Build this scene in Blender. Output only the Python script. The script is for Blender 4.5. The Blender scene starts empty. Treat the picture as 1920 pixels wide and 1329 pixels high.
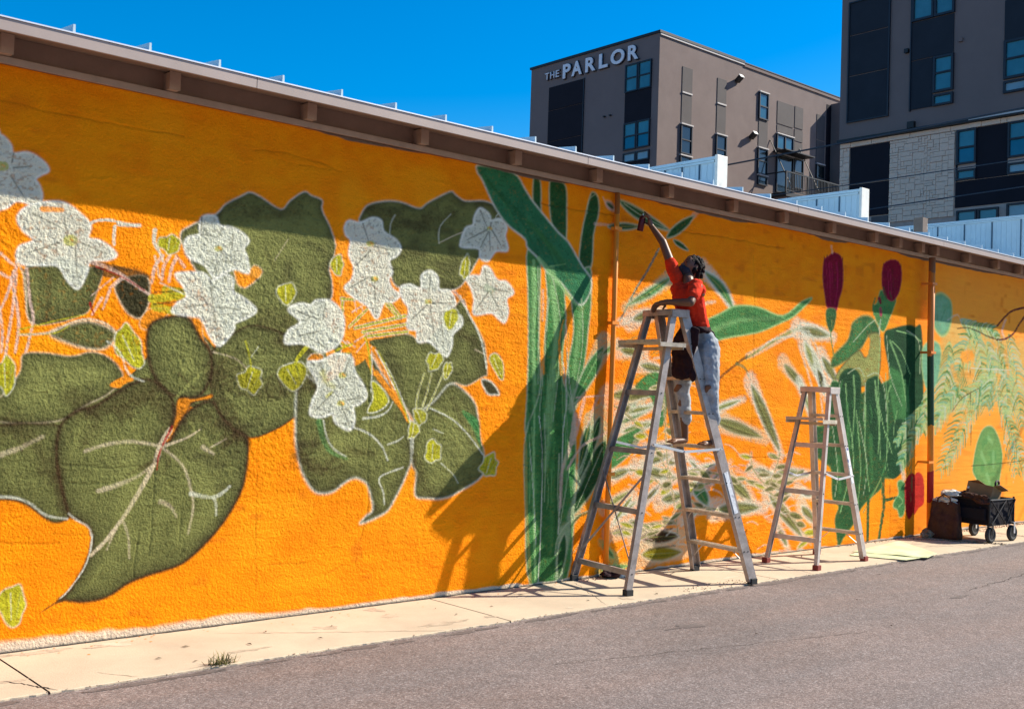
import bpy, bmesh, math, random, json
import numpy as np
from mathutils import Vector, Matrix, noise as mn
sc = bpy.context.scene
COL = sc.collection
R = math.radians
# ---------------------------------------------------------------- camera
cam_d = bpy.data.cameras.new('camera'); cam = bpy.data.objects.new('camera', cam_d); COL.objects.link(cam)
cam_d.sensor_width = 36.0; cam_d.lens = 2042.0 / 1920.0 * 36.0; cam_d.clip_end = 3000; cam_d.clip_start = 0.1
MX = [[0.74773013, -0.66318396, 0.03296514], [0.04590187, 0.0020988, -0.99894375], [0.66241428, 0.7484535, 0.03201072]]
rx, ry, rz = Vector(MX[0]), -Vector(MX[1]), -Vector(MX[2])
m = Matrix((rx, ry, rz)).transposed().to_4x4(); m.translation = Vector((0, -6.76, 1.64))
cam.matrix_world = m; sc.camera = cam
# ---------------------------------------------------------------- world, sun, exposure
SUN = Vector((2.5, -1.0, 2.12)).normalized()          # towards the sun
world = bpy.data.worlds.new('World'); sc.world = world; world.use_nodes = True
wn = world.node_tree; wn.nodes.clear()
wo = wn.nodes.new('ShaderNodeOutputWorld'); wb = wn.nodes.new('ShaderNodeBackground'); sky = wn.nodes.new('ShaderNodeTexSky')
sky.sky_type = 'NISHITA'; sky.sun_disc = False; sky.sun_elevation = math.asin(SUN.z)
sky.sun_rotation = math.atan2(SUN.x, SUN.y); sky.ozone_density = 3.0; sky.air_density = 1.0; sky.dust_density = 0.6; sky.altitude = 200
wb.inputs['Strength'].default_value = 0.10
hs = wn.nodes.new('ShaderNodeHueSaturation'); hs.inputs['Saturation'].default_value = 1.6; hs.inputs['Hue'].default_value = 0.501
wn.links.new(sky.outputs[0], hs.inputs['Color']); wn.links.new(hs.outputs[0], wb.inputs[0]); wn.links.new(wb.outputs[0], wo.inputs[0])
sl = bpy.data.lights.new('sun', 'SUN'); sl.energy = 5.0; sl.angle = R(0.5); sl.color = (1.0, 0.925, 0.79)
so = bpy.data.objects.new('sun', sl); COL.objects.link(so); so.rotation_euler = (-SUN).to_track_quat('-Z', 'Y').to_euler()
sc.view_settings.view_transform = 'Standard'; sc.view_settings.look = 'None'; sc.view_settings.gamma = 1
sc.view_settings.exposure = 0.80; sc.view_settings.use_curve_mapping = False
# ---------------------------------------------------------------- helpers
def s2l(*c):
    return tuple((v/255/12.92 if v/255 <= .04045 else ((v/255+.055)/1.055)**2.4) for v in c)
def nd(nt, t, **k):
    n = nt.nodes.new(t)
    for a, b in k.items():
        if a in n.inputs: n.inputs[a].default_value = b
        else: setattr(n, a, b)
    return n
MATS = {}
def mat(name, col, rough=.7, metal=0., spec=.4, var=.12, vscale=6., bump=0., bscale=60., dist=.01, col2=None, mix=(.45, .6), sheen=0, fine=.0, fscale=120.):
    """procedural material: base colour broken up by two noises, optional second colour patches, bump"""
    if name in MATS: return MATS[name]
    m = bpy.data.materials.new(name); m.use_nodes = True; nt = m.node_tree; L = nt.links
    b = nt.nodes['Principled BSDF']; b.inputs['Roughness'].default_value = rough; b.inputs['Metallic'].default_value = metal
    b.inputs['Specular IOR Level'].default_value = spec
    tc = nd(nt, 'ShaderNodeTexCoord')
    n1 = nd(nt, 'ShaderNodeTexNoise', Scale=vscale, Detail=8., Roughness=.65); L.new(tc.outputs['Object'], n1.inputs['Vector'])
    rp = nd(nt, 'ShaderNodeMapRange'); rp.inputs['From Min'].default_value = .3; rp.inputs['From Max'].default_value = .7
    rp.inputs['To Min'].default_value = 1-var; rp.inputs['To Max'].default_value = 1+var; L.new(n1.outputs['Fac'], rp.inputs['Value'])
    c0 = nd(nt, 'ShaderNodeRGB'); c0.outputs[0].default_value = (*col, 1); cur = c0.outputs[0]
    if col2:
        n2 = nd(nt, 'ShaderNodeTexNoise', Scale=vscale*.6, Detail=10., Roughness=.7); L.new(tc.outputs['Object'], n2.inputs['Vector'])
        r2 = nd(nt, 'ShaderNodeMapRange'); r2.inputs['From Min'].default_value = mix[0]; r2.inputs['From Max'].default_value = mix[1]; L.new(n2.outputs['Fac'], r2.inputs['Value'])
        mx = nd(nt, 'ShaderNodeMix', data_type='RGBA'); L.new(r2.outputs[0], mx.inputs[0]); L.new(cur, mx.inputs[6]); mx.inputs[7].default_value = (*col2, 1); cur = mx.outputs[2]
    vm = nd(nt, 'ShaderNodeVectorMath', operation='SCALE'); L.new(cur, vm.inputs[0]); L.new(rp.outputs[0], vm.inputs['Scale']); cur = vm.outputs[0]
    if fine:
        n3 = nd(nt, 'ShaderNodeTexNoise', Scale=fscale, Detail=3., Roughness=.8); L.new(tc.outputs['Object'], n3.inputs['Vector'])
        r3 = nd(nt, 'ShaderNodeMapRange'); r3.inputs['From Min'].default_value = .3; r3.inputs['From Max'].default_value = .7
        r3.inputs['To Min'].default_value = 1-fine; r3.inputs['To Max'].default_value = 1+fine; L.new(n3.outputs['Fac'], r3.inputs['Value'])
        v3 = nd(nt, 'ShaderNodeVectorMath', operation='SCALE'); L.new(cur, v3.inputs[0]); L.new(r3.outputs[0], v3.inputs['Scale']); cur = v3.outputs[0]
    L.new(cur, b.inputs['Base Color'])
    if bump:
        nb = nd(nt, 'ShaderNodeTexNoise', Scale=bscale, Detail=6., Roughness=.6); L.new(tc.outputs['Object'], nb.inputs['Vector'])
        bp = nd(nt, 'ShaderNodeBump', Strength=bump, Distance=dist); L.new(nb.outputs['Fac'], bp.inputs['Height']); L.new(bp.outputs[0], b.inputs['Normal'])
    MATS[name] = m; return m
def link(o, parent=None):
    COL.objects.link(o)
    if parent is not None: o.parent = parent
    return o
def obj(name, bm, m, parent=None, smooth=False, bevel=0):
    me = bpy.data.meshes.new(name)
    if isinstance(bm, bmesh.types.BMesh): bm.to_mesh(me); bm.free()
    else: me = bm
    if m is not None:
        me.materials.clear(); me.materials.append(m)
    if smooth: me.shade_smooth()
    o = bpy.data.objects.new(name, me); link(o, parent)
    if bevel:
        b = o.modifiers.new('bevel', 'BEVEL'); b.width = bevel; b.segments = 2; b.limit_method = 'ANGLE'
    return o
def empty(name, loc, label=None, cat=None, group=None, rz=0, kind=None):
    o = bpy.data.objects.new(name, None); o.location = loc; o.rotation_euler = (0, 0, rz); COL.objects.link(o)
    o.empty_display_size = .2
    tag(o, label, cat, group, kind); return o
def tag(o, label=None, cat=None, group=None, kind=None):
    if label: o['label'] = label
    if cat: o['category'] = cat
    if group: o['group'] = group
    if kind: o['kind'] = kind
    return o
def box(bm, x0, x1, y0, y1, z0, z1, M=None):
    vs = [bm.verts.new((x, y, z)) for z in (z0, z1) for y in (y0, y1) for x in (x0, x1)]
    if M is not None:
        for v in vs: v.co = M @ v.co
    for f in ((0, 2, 3, 1), (4, 5, 7, 6), (0, 1, 5, 4), (2, 6, 7, 3), (0, 4, 6, 2), (1, 3, 7, 5)): bm.faces.new([vs[i] for i in f])
    return bm
def B(*a, **k): return box(bmesh.new(), *a, **k)
def beam(bm, a, b, w, t, side):
    """box from a to b; w measured along 'side', t across"""
    a, b, side = Vector(a), Vector(b), Vector(side); d = (b-a); ln = d.length; d.normalize()
    s = (side - d*side.dot(d)).normalized(); n = d.cross(s)
    M = Matrix((d, s, n)).transposed().to_4x4(); M.translation = a
    return box(bm, 0, ln, -w/2, w/2, -t/2, t/2, M)
def tube(bm, pts, r, n=10, closed=False, caps=True):
    pts = [Vector(p) for p in pts]; rs = r if isinstance(r, (list, tuple)) else [r]*len(pts); rings = []
    up = None
    for i, p in enumerate(pts):
        if closed: d = pts[(i+1) % len(pts)]-pts[i-1]
        else: d = pts[min(i+1, len(pts)-1)]-pts[max(i-1, 0)]
        d.normalize()
        if up is None: up = d.orthogonal().normalized()
        up = (up-d*up.dot(d)).normalized(); q = d.cross(up)
        rings.append([bm.verts.new(p+(up*math.cos(2*math.pi*k/n)+q*math.sin(2*math.pi*k/n))*rs[i]) for k in range(n)])
    m = len(rings)
    for i in range(m if closed else m-1):
        A, C = rings[i], rings[(i+1) % m]
        for k in range(n): bm.faces.new((A[k], A[(k+1) % n], C[(k+1) % n], C[k]))
    if caps and not closed: bm.faces.new(rings[0][::-1]); bm.faces.new(rings[-1])
    return bm
def hull(bm, a, ra, b, rb):
    t = bmesh.new()
    for c, r in ((a, ra), (b, rb)):
        r3 = Vector(r) if isinstance(r, (tuple, list)) else Vector((r, r, r))
        mm = Matrix.Translation(Vector(c)) @ Matrix.Diagonal((*r3, 1))
        bmesh.ops.create_icosphere(t, subdivisions=2, radius=1, matrix=mm)
    h = bmesh.ops.convex_hull(t, input=t.verts)
    bmesh.ops.delete(t, geom=list({g for g in h['geom_interior'] if isinstance(g, bmesh.types.BMVert)}), context='VERTS')
    me = bpy.data.meshes.new('t'); t.to_mesh(me); t.free(); bm.from_mesh(me); bpy.data.meshes.remove(me)
def blob(name, parts, m, parent=None, voxel=.008, smooth=4, wr=0, wrs=20., seed=0):
    """continuous surface: union of tapered capsules, voxel remeshed and smoothed"""
    bm = bmesh.new()
    for a, ra, b, rb in parts: hull(bm, a, ra, b, rb)
    me = bpy.data.meshes.new(name); bm.to_mesh(me); bm.free()
    o = bpy.data.objects.new(name, me); COL.objects.link(o)
    r = o.modifiers.new('r', 'REMESH'); r.mode = 'VOXEL'; r.voxel_size = voxel
    s = o.modifiers.new('s', 'SMOOTH'); s.iterations = smooth; s.factor = .5
    dg = bpy.context.evaluated_depsgraph_get(); me2 = bpy.data.meshes.new_from_object(o.evaluated_get(dg))
    bpy.data.objects.remove(o); bpy.data.meshes.remove(me)
    if wr:
        me2.update()
        for v in me2.vertices:
            c = v.co; n = mn.noise(Vector((c.x*wrs*.5+seed, c.y*wrs*.5, c.z*wrs)))
            v.co = c+v.normal*wr*(n+.5*mn.noise(Vector((c.x*wrs*2, c.y*wrs*2, c.z*wrs*2+seed))))
    return obj(name, me2, m, parent, smooth=True)
# ---------------------------------------------------------------- materials
M_alu = mat('worn_aluminium', (.40, .335, .30), .5, .35, .4, .3, 9, col2=(.24, .20, .18), mix=(.5, .75), fine=.12, fscale=90)
M_alu2 = mat('bare_aluminium', (.52, .46, .42), .5, .45, .5, .2, 9, col2=(.40, .34, .30), mix=(.5, .75), fine=.1)
M_bright = mat('bright_aluminium', (.70, .70, .72), .35, .6, .5, .1)
M_tread = mat('worn_tread', (.55, .47, .36), .6, .3, .4, .25, 14, col2=(.30, .24, .18), mix=(.5, .7))
M_foot = mat('rubber_foot', (.03, .03, .03), .8)
M_redfoot = mat('red_rubber', (.20, .03, .02), .7)
M_conc = mat('concrete', (.53, .43, .31), .9, 0, .2, .12, 1.6, .35, 90, .006, col2=(.48, .385, .275), mix=(.5, .75), fine=.10, fscale=110)
M_brown = mat('brown_trim_paint', (.28, .185, .14), .6, 0, .35, .15, 5, .2, 40, .003, fine=.06)
M_brownL = mat('fascia_paint', (.39, .31, .275), .5, 0, .4, .08, 3, fine=.03)
M_ledge = mat('ledge_paint', (.38, .265, .205), .6, 0, .35, .14, 7, .2, 40, .003)
M_edge = mat('galvanised_edge', (.75, .75, .78), .4, .3, .5, .06)
M_clad = mat('pale_blue_cladding', (.50, .62, .68), .45, .1, .5, .05, 4)
M_seam = mat('cladding_seam', (.05, .10, .15), .5)
M_capw = mat('white_cap', (.74, .72, .66), .5, 0, .4, .1, 8, col2=(.45, .43, .40), mix=(.6, .8))
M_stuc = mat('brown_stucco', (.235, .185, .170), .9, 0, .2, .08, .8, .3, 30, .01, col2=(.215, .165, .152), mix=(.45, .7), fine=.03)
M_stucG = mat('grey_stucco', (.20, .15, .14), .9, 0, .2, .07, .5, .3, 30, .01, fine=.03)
M_dark = mat('dark_panel', (.016, .014, .020), .8, 0, .15, .12, 1.2)
M_dkb = mat('slate_panel', (.026, .032, .042), .8, 0, .15, .12, 1.2)
M_screen = mat('grey_screen_panel', (.10, .088, .088), .8, 0, .3, .1, 2, fine=.05, fscale=40)
M_frame = mat('black_window_frame', (.012, .014, .024), .45)
M_sill = mat('light_sill', (.55, .52, .5), .6)
M_black = mat('black_metal', (.012, .011, .012), .5)
M_stone = mat('limestone', (.86, .60, .45), .9, 0, .2, .10, 3, .5, 18, .02, col2=(.74, .50, .38), mix=(.45, .7), fine=.07, fscale=24)
M_mort = mat('mortar', (.45, .35, .31), .95, 0, .1)
M_letter = mat('sign_letter', (.78, .76, .80), .5)
M_letterE = mat('sign_letter_edge', (.02, .02, .03), .5)
M_wire = mat('cable', (.05, .05, .055), .6)
def glass(name, col, rough=.12):
    if name in MATS: return MATS[name]
    m = mat(name, col, rough, 0, .8, .25, .7); MATS[name] = m; return m
M_glT = glass('teal_blind_glass', (.055, .165, .19)); M_glB = glass('blue_glass', (.015, .10, .16), .06); M_glD = glass('dark_glass', (.010, .016, .018), .1)
M_glG = glass('grey_blind_glass', (.22, .30, .34), .2)
# ---------------------------------------------------------------- ground
def asphalt():
    m = bpy.data.materials.new('asphalt'); m.use_nodes = True; nt = m.node_tree; L = nt.links; b = nt.nodes['Principled BSDF']
    b.inputs['Roughness'].default_value = .85; b.inputs['Specular IOR Level'].default_value = .3
    tc = nd(nt, 'ShaderNodeTexCoord')
    v = nd(nt, 'ShaderNodeTexVoronoi', Scale=135.); L.new(tc.outputs['Object'], v.inputs['Vector'])
    bw = nd(nt, 'ShaderNodeSeparateColor'); L.new(v.outputs['Color'], bw.inputs[0])
    cr = nd(nt, 'ShaderNodeValToRGB'); L.new(bw.outputs[0], cr.inputs[0]); e = cr.color_ramp.elements
    e[0].position = 0; e[0].color = (.105, .085, .078, 1); e[1].position = 1; e[1].color = (.30, .27, .26, 1)
    for p, c in ((.25, (.135, .107, .098, 1)), (.6, (.182, .148, .138, 1)), (.9, (.24, .20, .185, 1))):
        x = e.new(p); x.color = c
    n = nd(nt, 'ShaderNodeTexNoise', Scale=.55, Detail=6.); L.new(tc.outputs['Object'], n.inputs['Vector'])
    r = nd(nt, 'ShaderNodeMapRange'); r.inputs['From Min'].default_value = .3; r.inputs['From Max'].default_value = .7; r.inputs['To Min'].default_value = .86; r.inputs['To Max'].default_value = 1.16; L.new(n.outputs['Fac'], r.inputs['Value'])
    n2 = nd(nt, 'ShaderNodeTexNoise', Scale=7., Detail=8., Roughness=.7); L.new(tc.outputs['Object'], n2.inputs['Vector'])
    r2 = nd(nt, 'ShaderNodeMapRange'); r2.inputs['From Min'].default_value = .3; r2.inputs['From Max'].default_value = .7; r2.inputs['To Min'].default_value = .84; r2.inputs['To Max'].default_value = 1.14; L.new(n2.outputs['Fac'], r2.inputs['Value'])
    mm = nd(nt, 'ShaderNodeMath', operation='MULTIPLY'); L.new(r.outputs[0], mm.inputs[0]); L.new(r2.outputs[0], mm.inputs[1])
    vm = nd(nt, 'ShaderNodeVectorMath', operation='SCALE'); L.new(cr.outputs[0], vm.inputs[0]); L.new(mm.outputs[0], vm.inputs['Scale'])
    # lengthwise wear streaks and reddish tint
    mp = nd(nt, 'ShaderNodeMapping'); mp.inputs['Scale'].default_value = (.25, 1.6, 1); L.new(tc.outputs['Object'], mp.inputs[0])
    n3 = nd(nt, 'ShaderNodeTexNoise', Scale=1.3, Detail=5.); L.new(mp.outputs[0], n3.inputs['Vector'])
    r3 = nd(nt, 'ShaderNodeMapRange'); r3.inputs['From Min'].default_value = .4; r3.inputs['From Max'].default_value = .65; L.new(n3.outputs['Fac'], r3.inputs['Value'])
    mx = nd(nt, 'ShaderNodeMix', data_type='RGBA', blend_type='MULTIPLY'); L.new(r3.outputs[0], mx.inputs[0]); L.new(vm.outputs[0], mx.inputs[6]); mx.inputs[7].default_value = (1.12, 1.04, .99, 1)
    L.new(mx.outputs[2], b.inputs['Base Color'])
    bp = nd(nt, 'ShaderNodeBump', Strength=.35, Distance=.005); L.new(v.outputs['Distance'], bp.inputs['Height']); bp.invert = True
    n4 = nd(nt, 'ShaderNodeTexNoise', Scale=30., Detail=4.); L.new(tc.outputs['Object'], n4.inputs['Vector'])
    bp2 = nd(nt, 'ShaderNodeBump', Strength=.5, Distance=.012); L.new(n4.outputs['Fac'], bp2.inputs['Height']); L.new(bp.outputs[0], bp2.inputs['Normal']); L.new(bp2.outputs[0], b.inputs['Normal'])
    return m
M_asph = asphalt()
bm = bmesh.new(); xs_ = [-900, -60, -8, 40, 200, 900]; ys_ = [-900, -60, -14, -.93, .5, 60, 900]
vv = [[bm.verts.new((x, y, -.012)) for x in xs_] for y in ys_]
for i in range(len(ys_)-1):
    for j in range(len(xs_)-1): bm.faces.new((vv[i][j], vv[i][j+1], vv[i+1][j+1], vv[i+1][j]))
tag(obj('asphalt_road', bm, M_asph), 'grey asphalt lane in the foreground running along the wall', kind='structure')
walk = empty('sidewalk', (0, 0, 0), 'narrow pale concrete strip between the painted wall and the asphalt', kind='structure')
random.seed(3)
def slab(x0, x1):
    n = max(4, int((x1-x0)/.03)); bm = bmesh.new(); rows = []
    for i in range(n+1):
        x = x0+(x1-x0)*i/n
        e = -.955+.012*mn.noise(Vector((x*3, 0, 0)))+.012*mn.noise(Vector((x*17, 4, 0)))+.006*mn.noise(Vector((x*50, 9, 0)))
        rows.append([bm.verts.new((x, e, -.03)), bm.verts.new((x, e, -.004)), bm.verts.new((x, e+.012, .0)), bm.verts.new((x, -.5, .001)), bm.verts.new((x, .02, .0))])
    for i in range(n):
        for j in range(4): bm.faces.new((rows[i][j], rows[i+1][j], rows[i+1][j+1], rows[i][j+1]))
    return obj('concrete_slab', bm, M_conc, walk)
for a, b in ((-6, -3), (-3, .1), (.1, 2.02), (2.02, 5.2), (5.2, 8.45), (8.45, 12.42), (12.42, 13.0), (13.0, 16.2), (16.2, 20), (20, 26)): slab(a+.006, b-.006)
M_stain = mat('oil_stain', (.125, .102, .094), .7, var=.3, vscale=14, fine=.3, fscale=140)
def blot(name, x, y, rx_, ry_, m, par, z=-.0095, sd=0, holes=.35):
    bm = bmesh.new(); n = 26; c = None; ring = []
    for i in range(n):
        a_ = 2*math.pi*i/n; k = 1+holes*mn.noise(Vector((math.cos(a_)*1.6+sd, math.sin(a_)*1.6, sd)))*2; ring.append(bm.verts.new((x+rx_*k*math.cos(a_), y+ry_*k*math.sin(a_), z)))
    bm.faces.new(ring); return obj(name, bm, m, par)
# crack lines and dirt joint strip
def ribbon(name, pts, w, m, parent=None, z=.0022):
    bm = bmesh.new(); pv = None
    for i, p in enumerate(pts):
        a = Vector((*pts[max(i-1, 0)], 0)); b = Vector((*pts[min(i+1, len(pts)-1)], 0)); d = (b-a).normalized(); n = Vector((-d.y, d.x, 0))
        ww = w*(.5+random.random())*(0.25 if i in (0, len(pts)-1) else 1)
        v = (bm.verts.new(Vector((p[0], p[1], z))+n*ww/2), bm.verts.new(Vector((p[0], p[1], z))-n*ww/2))
        if pv: bm.faces.new((pv[0], v[0], v[1], pv[1]))
        pv = v
    return obj(name, bm, m, parent)
M_crk = mat('crack_dirt', (.045, .035, .028), 1.)
def jag(a, b, n, j): return [(a[0]+(b[0]-a[0])*i/n+random.uniform(-j, j), a[1]+(b[1]-a[1])*i/n+random.uniform(-j, j)) for i in range(n+1)]
ribbon('crack', jag((1.90, -.62), (2.06, -.94), 18, .012), .007, M_crk, walk)
ribbon('crack', jag((2.35, -.72), (2.5, -.93), 8, .008), .003, M_crk, walk)
ribbon('wall_joint', [(x, -.012+.006*mn.noise(Vector((x*9, 0, 0)))) for x in np.arange(-4, 24, .07)], .02, M_crk, walk, .003)
ribbon('joint_dirt', jag((12.42, -.10), (13.0, -.95), 30, .02), .035, M_crk, walk, .0035)
for p0, p1, n_, j_, w_ in (((3.3, -.2), (4.6, -.95), 30, .012, .004), ((6.2, -.95), (6.7, -.1), 20, .012, .003), ((9.0, -.95), (9.35, -.05), 20, .01, .003), ((.6, -.9), (1.7, -.35), 24, .012, .005), ((10.9, -.95), (11.3, -.3), 14, .012, .004)): ribbon('crack', jag(p0, p1, n_, j_), w_, M_crk, walk)
road = bpy.data.objects['asphalt_road']
for p0, p1, n_, j_, w_ in (((13.2, -1.2), (17.5, -3.0), 60, .03, .012), ((9.5, -2.2), (13.0, -1.9), 60, .025, .006), ((4.6, -2.0), (7.2, -2.6), 50, .02, .004)): ribbon('asphalt_crack', jag(p0, p1, n_, j_), w_, M_crk, road, -.0093)
random.seed(5)
M_grit = mat('edge_grit', (.16, .13, .11), .95, var=.4, vscale=40)
for x_, y_, a_, c_ in ((6.2, -1.75, .16, .05), (9.2, -2.3, .12, .03), (11.5, -2.6, .2, .06)): blot('oil_stain', x_, y_, a_, c_, M_stain, road, -.0098, x_, .6)
for x_ in np.arange(-2, 20, .35): blot('edge_dirt', x_+random.uniform(-.1, .1), -1.0-random.uniform(0, .03), random.uniform(.08, .22), random.uniform(.012, .03), M_stain, road, -.0097+random.uniform(-.0004, .0004), random.random()*9)
M_cst = mat('concrete_stain', (.44, .35, .25), .95, var=.25, vscale=12, fine=.2); M_cs2 = mat('pale_concrete_patch', (.56, .47, .35), .9, var=.15, vscale=9, fine=.15)
for i in range(46): blot('stain', random.uniform(-1, 15), -random.uniform(.06, .88), random.uniform(.03, .22), random.uniform(.015, .06), (M_cst, M_cst, M_cs2)[i % 3], walk, .0016+i*.000008, random.random()*9, .6)
M_drip = mat('orange_paint_drip', (.80, .25, .012), .5); M_dripw = mat('white_paint_drip', (.7, .68, .62), .5)
bm = bmesh.new(); 
for i in range(190):
    x_, y_, r_ = random.uniform(1, 14), -abs(random.gauss(0, .12))-.02, random.uniform(.002, .009); ring = [bm.verts.new((x_+r_*math.cos(k_)*(1+.3*random.random()), y_+r_*.8*math.sin(k_), .0026)) for k_ in np.linspace(0, 6.28, 9)[:-1]]; bm.faces.new(ring)
tag(obj('paint_drips', bm, M_drip, walk), kind='stuff')
# gravel and debris
def rocks(name, spots, m, label, cat=None, kind='stuff'):
    bm = bmesh.new()
    for x, y, r in spots:
        M = Matrix.Translation((x, y, r*.35)) @ Matrix.Rotation(random.random()*6, 4, 'Z') @ Matrix.Diagonal((r, r*random.uniform(.5, 1), r*random.uniform(.3, .7), 1))
        s = bmesh.ops.create_icosphere(bm, subdivisions=1, radius=1, matrix=M)
        for v in s['verts']: v.co += Vector([random.uniform(-.2, .2)*r for _ in range(3)])
    return tag(obj(name, bm, m), label, kind=kind)
M_grav = mat('gravel', (.26, .19, .13), .95, var=.5, vscale=30)
sp = []
for _ in range(420):
    t = random.random(); sp.append((12.42+.6*t+random.gauss(0, .05), -.10-.85*t+random.gauss(0, .03), random.uniform(.003, .011)))
for _ in range(300): sp.append((random.uniform(13.8, 16.5), -.06-abs(random.gauss(0, .06)), random.uniform(.003, .012)))
for _ in range(160): sp.append((random.uniform(10.9, 12.5), -abs(random.gauss(0, .03))-.01, random.uniform(.003, .010)))
for _ in range(200): sp.append((7.1+random.gauss(0, .12), -abs(random.gauss(0, .05))-.01, random.uniform(.003, .009)))
for _ in range(240): sp.append((random.uniform(2, 11), -.95-abs(random.gauss(0, .05)), random.uniform(.002, .006)))
for _ in range(120): sp.append((random.uniform(7.2, 8.1), -.75-random.random()*.18, random.uniform(.003, .008)))
rocks('gravel', sp, M_grav, 'loose grit and small stones along the sidewalk joints')
M_leafd = mat('dry_debris', (.10, .07, .04), .9, var=.4, vscale=20)
bm = bmesh.new()
for x, y in [(2.75, -.63), (3.0, -.45), (3.35, -.60), (3.6, -.35), (4.05, -.44), (2.9, -.80), (5.0, -.35), (5.4, -.52), (5.0, -.6), (4.2, -.2), (6.2, -.75), (3.8, -.7), (6.9, -.85), (5.9, -.3), (8.4, -.9), (9.6, -1.3), (6.4, -2.2), (7.5, -2.6), (8.2, -1.9)]:
    a = random.random()*6; l = random.uniform(.012, .03); d = Vector((math.cos(a), math.sin(a), 0)); n = Vector((-d.y, d.x, 0)); c = Vector((x, y, .006 if y > -.95 else -.004))
    vs = [bm.verts.new(c-d*l), bm.verts.new(c+n*l*.35+Vector((0, 0, .005))), bm.verts.new(c+d*l), bm.verts.new(c-n*l*.3+Vector((0, 0, .002)))]
    bm.faces.new(vs)
tag(obj('leaf_litter', bm, M_leafd), 'scattered dry leaf bits on the concrete and asphalt', kind='stuff')
# grass tuft
bm = bmesh.new(); random.seed(8)
for i in range(90):
    x, y = 3.0+random.gauss(0, .045), -.93+random.gauss(0, .012); a = random.random()*6.28; l = random.uniform(.03, .10); tilt = random.uniform(.3, 1.2)
    d = Vector((math.cos(a)*tilt, math.sin(a)*tilt*.8, 1)).normalized(); s = Vector((-math.sin(a), math.cos(a), 0))*.0028; b0 = Vector((x, y, -.005))
    p1 = b0+d*l*.6; p2 = b0+d*l+Vector((math.cos(a), math.sin(a), -.3))*l*.25
    vs = [bm.verts.new(b0-s), bm.verts.new(b0+s), bm.verts.new(p1+s*.8), bm.verts.new(p1-s*.8), bm.verts.new(p2)]
    bm.faces.new(vs[:4]); bm.faces.new((vs[3], vs[2], vs[4]))
tag(obj('grass_tuft', bm, mat('dry_grass', (.13, .14, .04), .8, col2=(.28, .22, .08), vscale=30)), 'small dry grass tuft growing where the concrete meets the asphalt', 'weed')

# ---------------------------------------------------------------- warehouse with the mural
ware = empty('warehouse', (8, 0, 0), 'long low warehouse with an orange botanical mural on its side wall', 'building')
ware.location = (0, 0, 0)
PAL = {'o': (118, 120, 66), 'd': (62, 58, 34), 'n': (66, 48, 28), 'p': (226, 206, 168), 'w': (222, 222, 198), 'W': (244, 242, 224), 'v': (116, 116, 98),
 'y': (186, 180, 40), 'u': (140, 128, 20), 'O': (252, 152, 30), 'r': (168, 18, 26), 'R': (196, 40, 28), 'k': (236, 200, 178), 'e': (150, 152, 84), 'g': (72, 132, 70),
 'G': (52, 118, 76), 'h': (42, 88, 46), 'H': (26, 70, 38), 'l': (150, 196, 124), 'q': (186, 200, 158), 'a': (116, 172, 132), 't': (170, 192, 122), 's': (116, 158, 84),
 'c': (126, 8, 44), 'C': (176, 30, 84), 'm': (96, 34, 34), 'z': (60, 60, 30)}
PAL = {k: np.array(s2l(*v), np.float32)*(.95 if k not in 'wWpkq' else .90) for k, v in PAL.items()}
H = 3.445
xs = [-3.0]
while xs[-1] < 19.5:
    x = xs[-1]; xc = min(max(x, 1.2), 17); fw = .6624*xc+.7485*6.76; dp = (.7477*fw-(.7477*xc-.6632*6.76)*.6624)/fw**2*1089
    st = 1/dp*.92; st = .03 if x < 1.1 else st; st = max(st, .03) if x > 16.4 else st
    xs.append(x+st)
xs = np.array(xs, np.float32); zs = np.arange(-.02, H+.004, .0068).astype(np.float32); zs[-1] = H
NX, NZ = len(xs), len(zs)
rng = np.random.RandomState(7)
def vn(scx, scz, seed, xa=xs, za=zs):
    r = np.random.RandomState(seed).rand(1400, 1400).astype(np.float32)
    def ax(v, s):
        t = (v+10)/s; i = np.floor(t).astype(int); f = t-i; f = f*f*(3-2*f); return i % 1399, f
    ix, fx = ax(xa, scx); iz, fz = ax(za, scz)
    a = r[iz][:, ix]; b = r[iz][:, ix+1]; c = r[iz+1][:, ix]; d = r[iz+1][:, ix+1]
    fx = fx[None, :]; fz = fz[:, None]
    return ((a*(1-fx)+b*fx)*(1-fz)+(c*(1-fx)+d*fx)*fz).astype(np.float32)
NF = vn(.013, .011, 1)*.6+vn(.03, .022, 2)*.4; NM = vn(.09, .07, 3)*.6+vn(.25, .2, 4)*.4; NL = vn(1.1, .8, 5)
C = np.empty((NZ, NX, 3), np.float32)
oa = np.array(s2l(254, 149, 5), np.float32)*.99; ob = np.array(s2l(250, 137, 3), np.float32)*.97; oc = np.array(s2l(255, 162, 16), np.float32)
t = np.clip(NM*1.6-.3+(vn(.6, .05, 11)-.5)*.5, 0, 1)[..., None]; C[:] = oa*(1-t)+ob*t
t = (np.clip((vn(.35, .25, 12)-.62)*4, 0, 1)*.5)[..., None]; C[:] = C*(1-t)+oc*t
xr = np.clip((xs-12.4)/1.2, 0, 1)[None, :, None]; C[:] = C*(1-xr)+(C*.4+np.array(s2l(255, 168, 62))*.6)*xr
t = (np.clip((vn(.12, .07, 14)-.72)*5, 0, 1)*np.clip((vn(.5, .4, 15)-.5)*4, 0, 1)*.5)[..., None]; C[:] = C*(1-t)+np.array(s2l(214, 104, 12))*t
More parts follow.
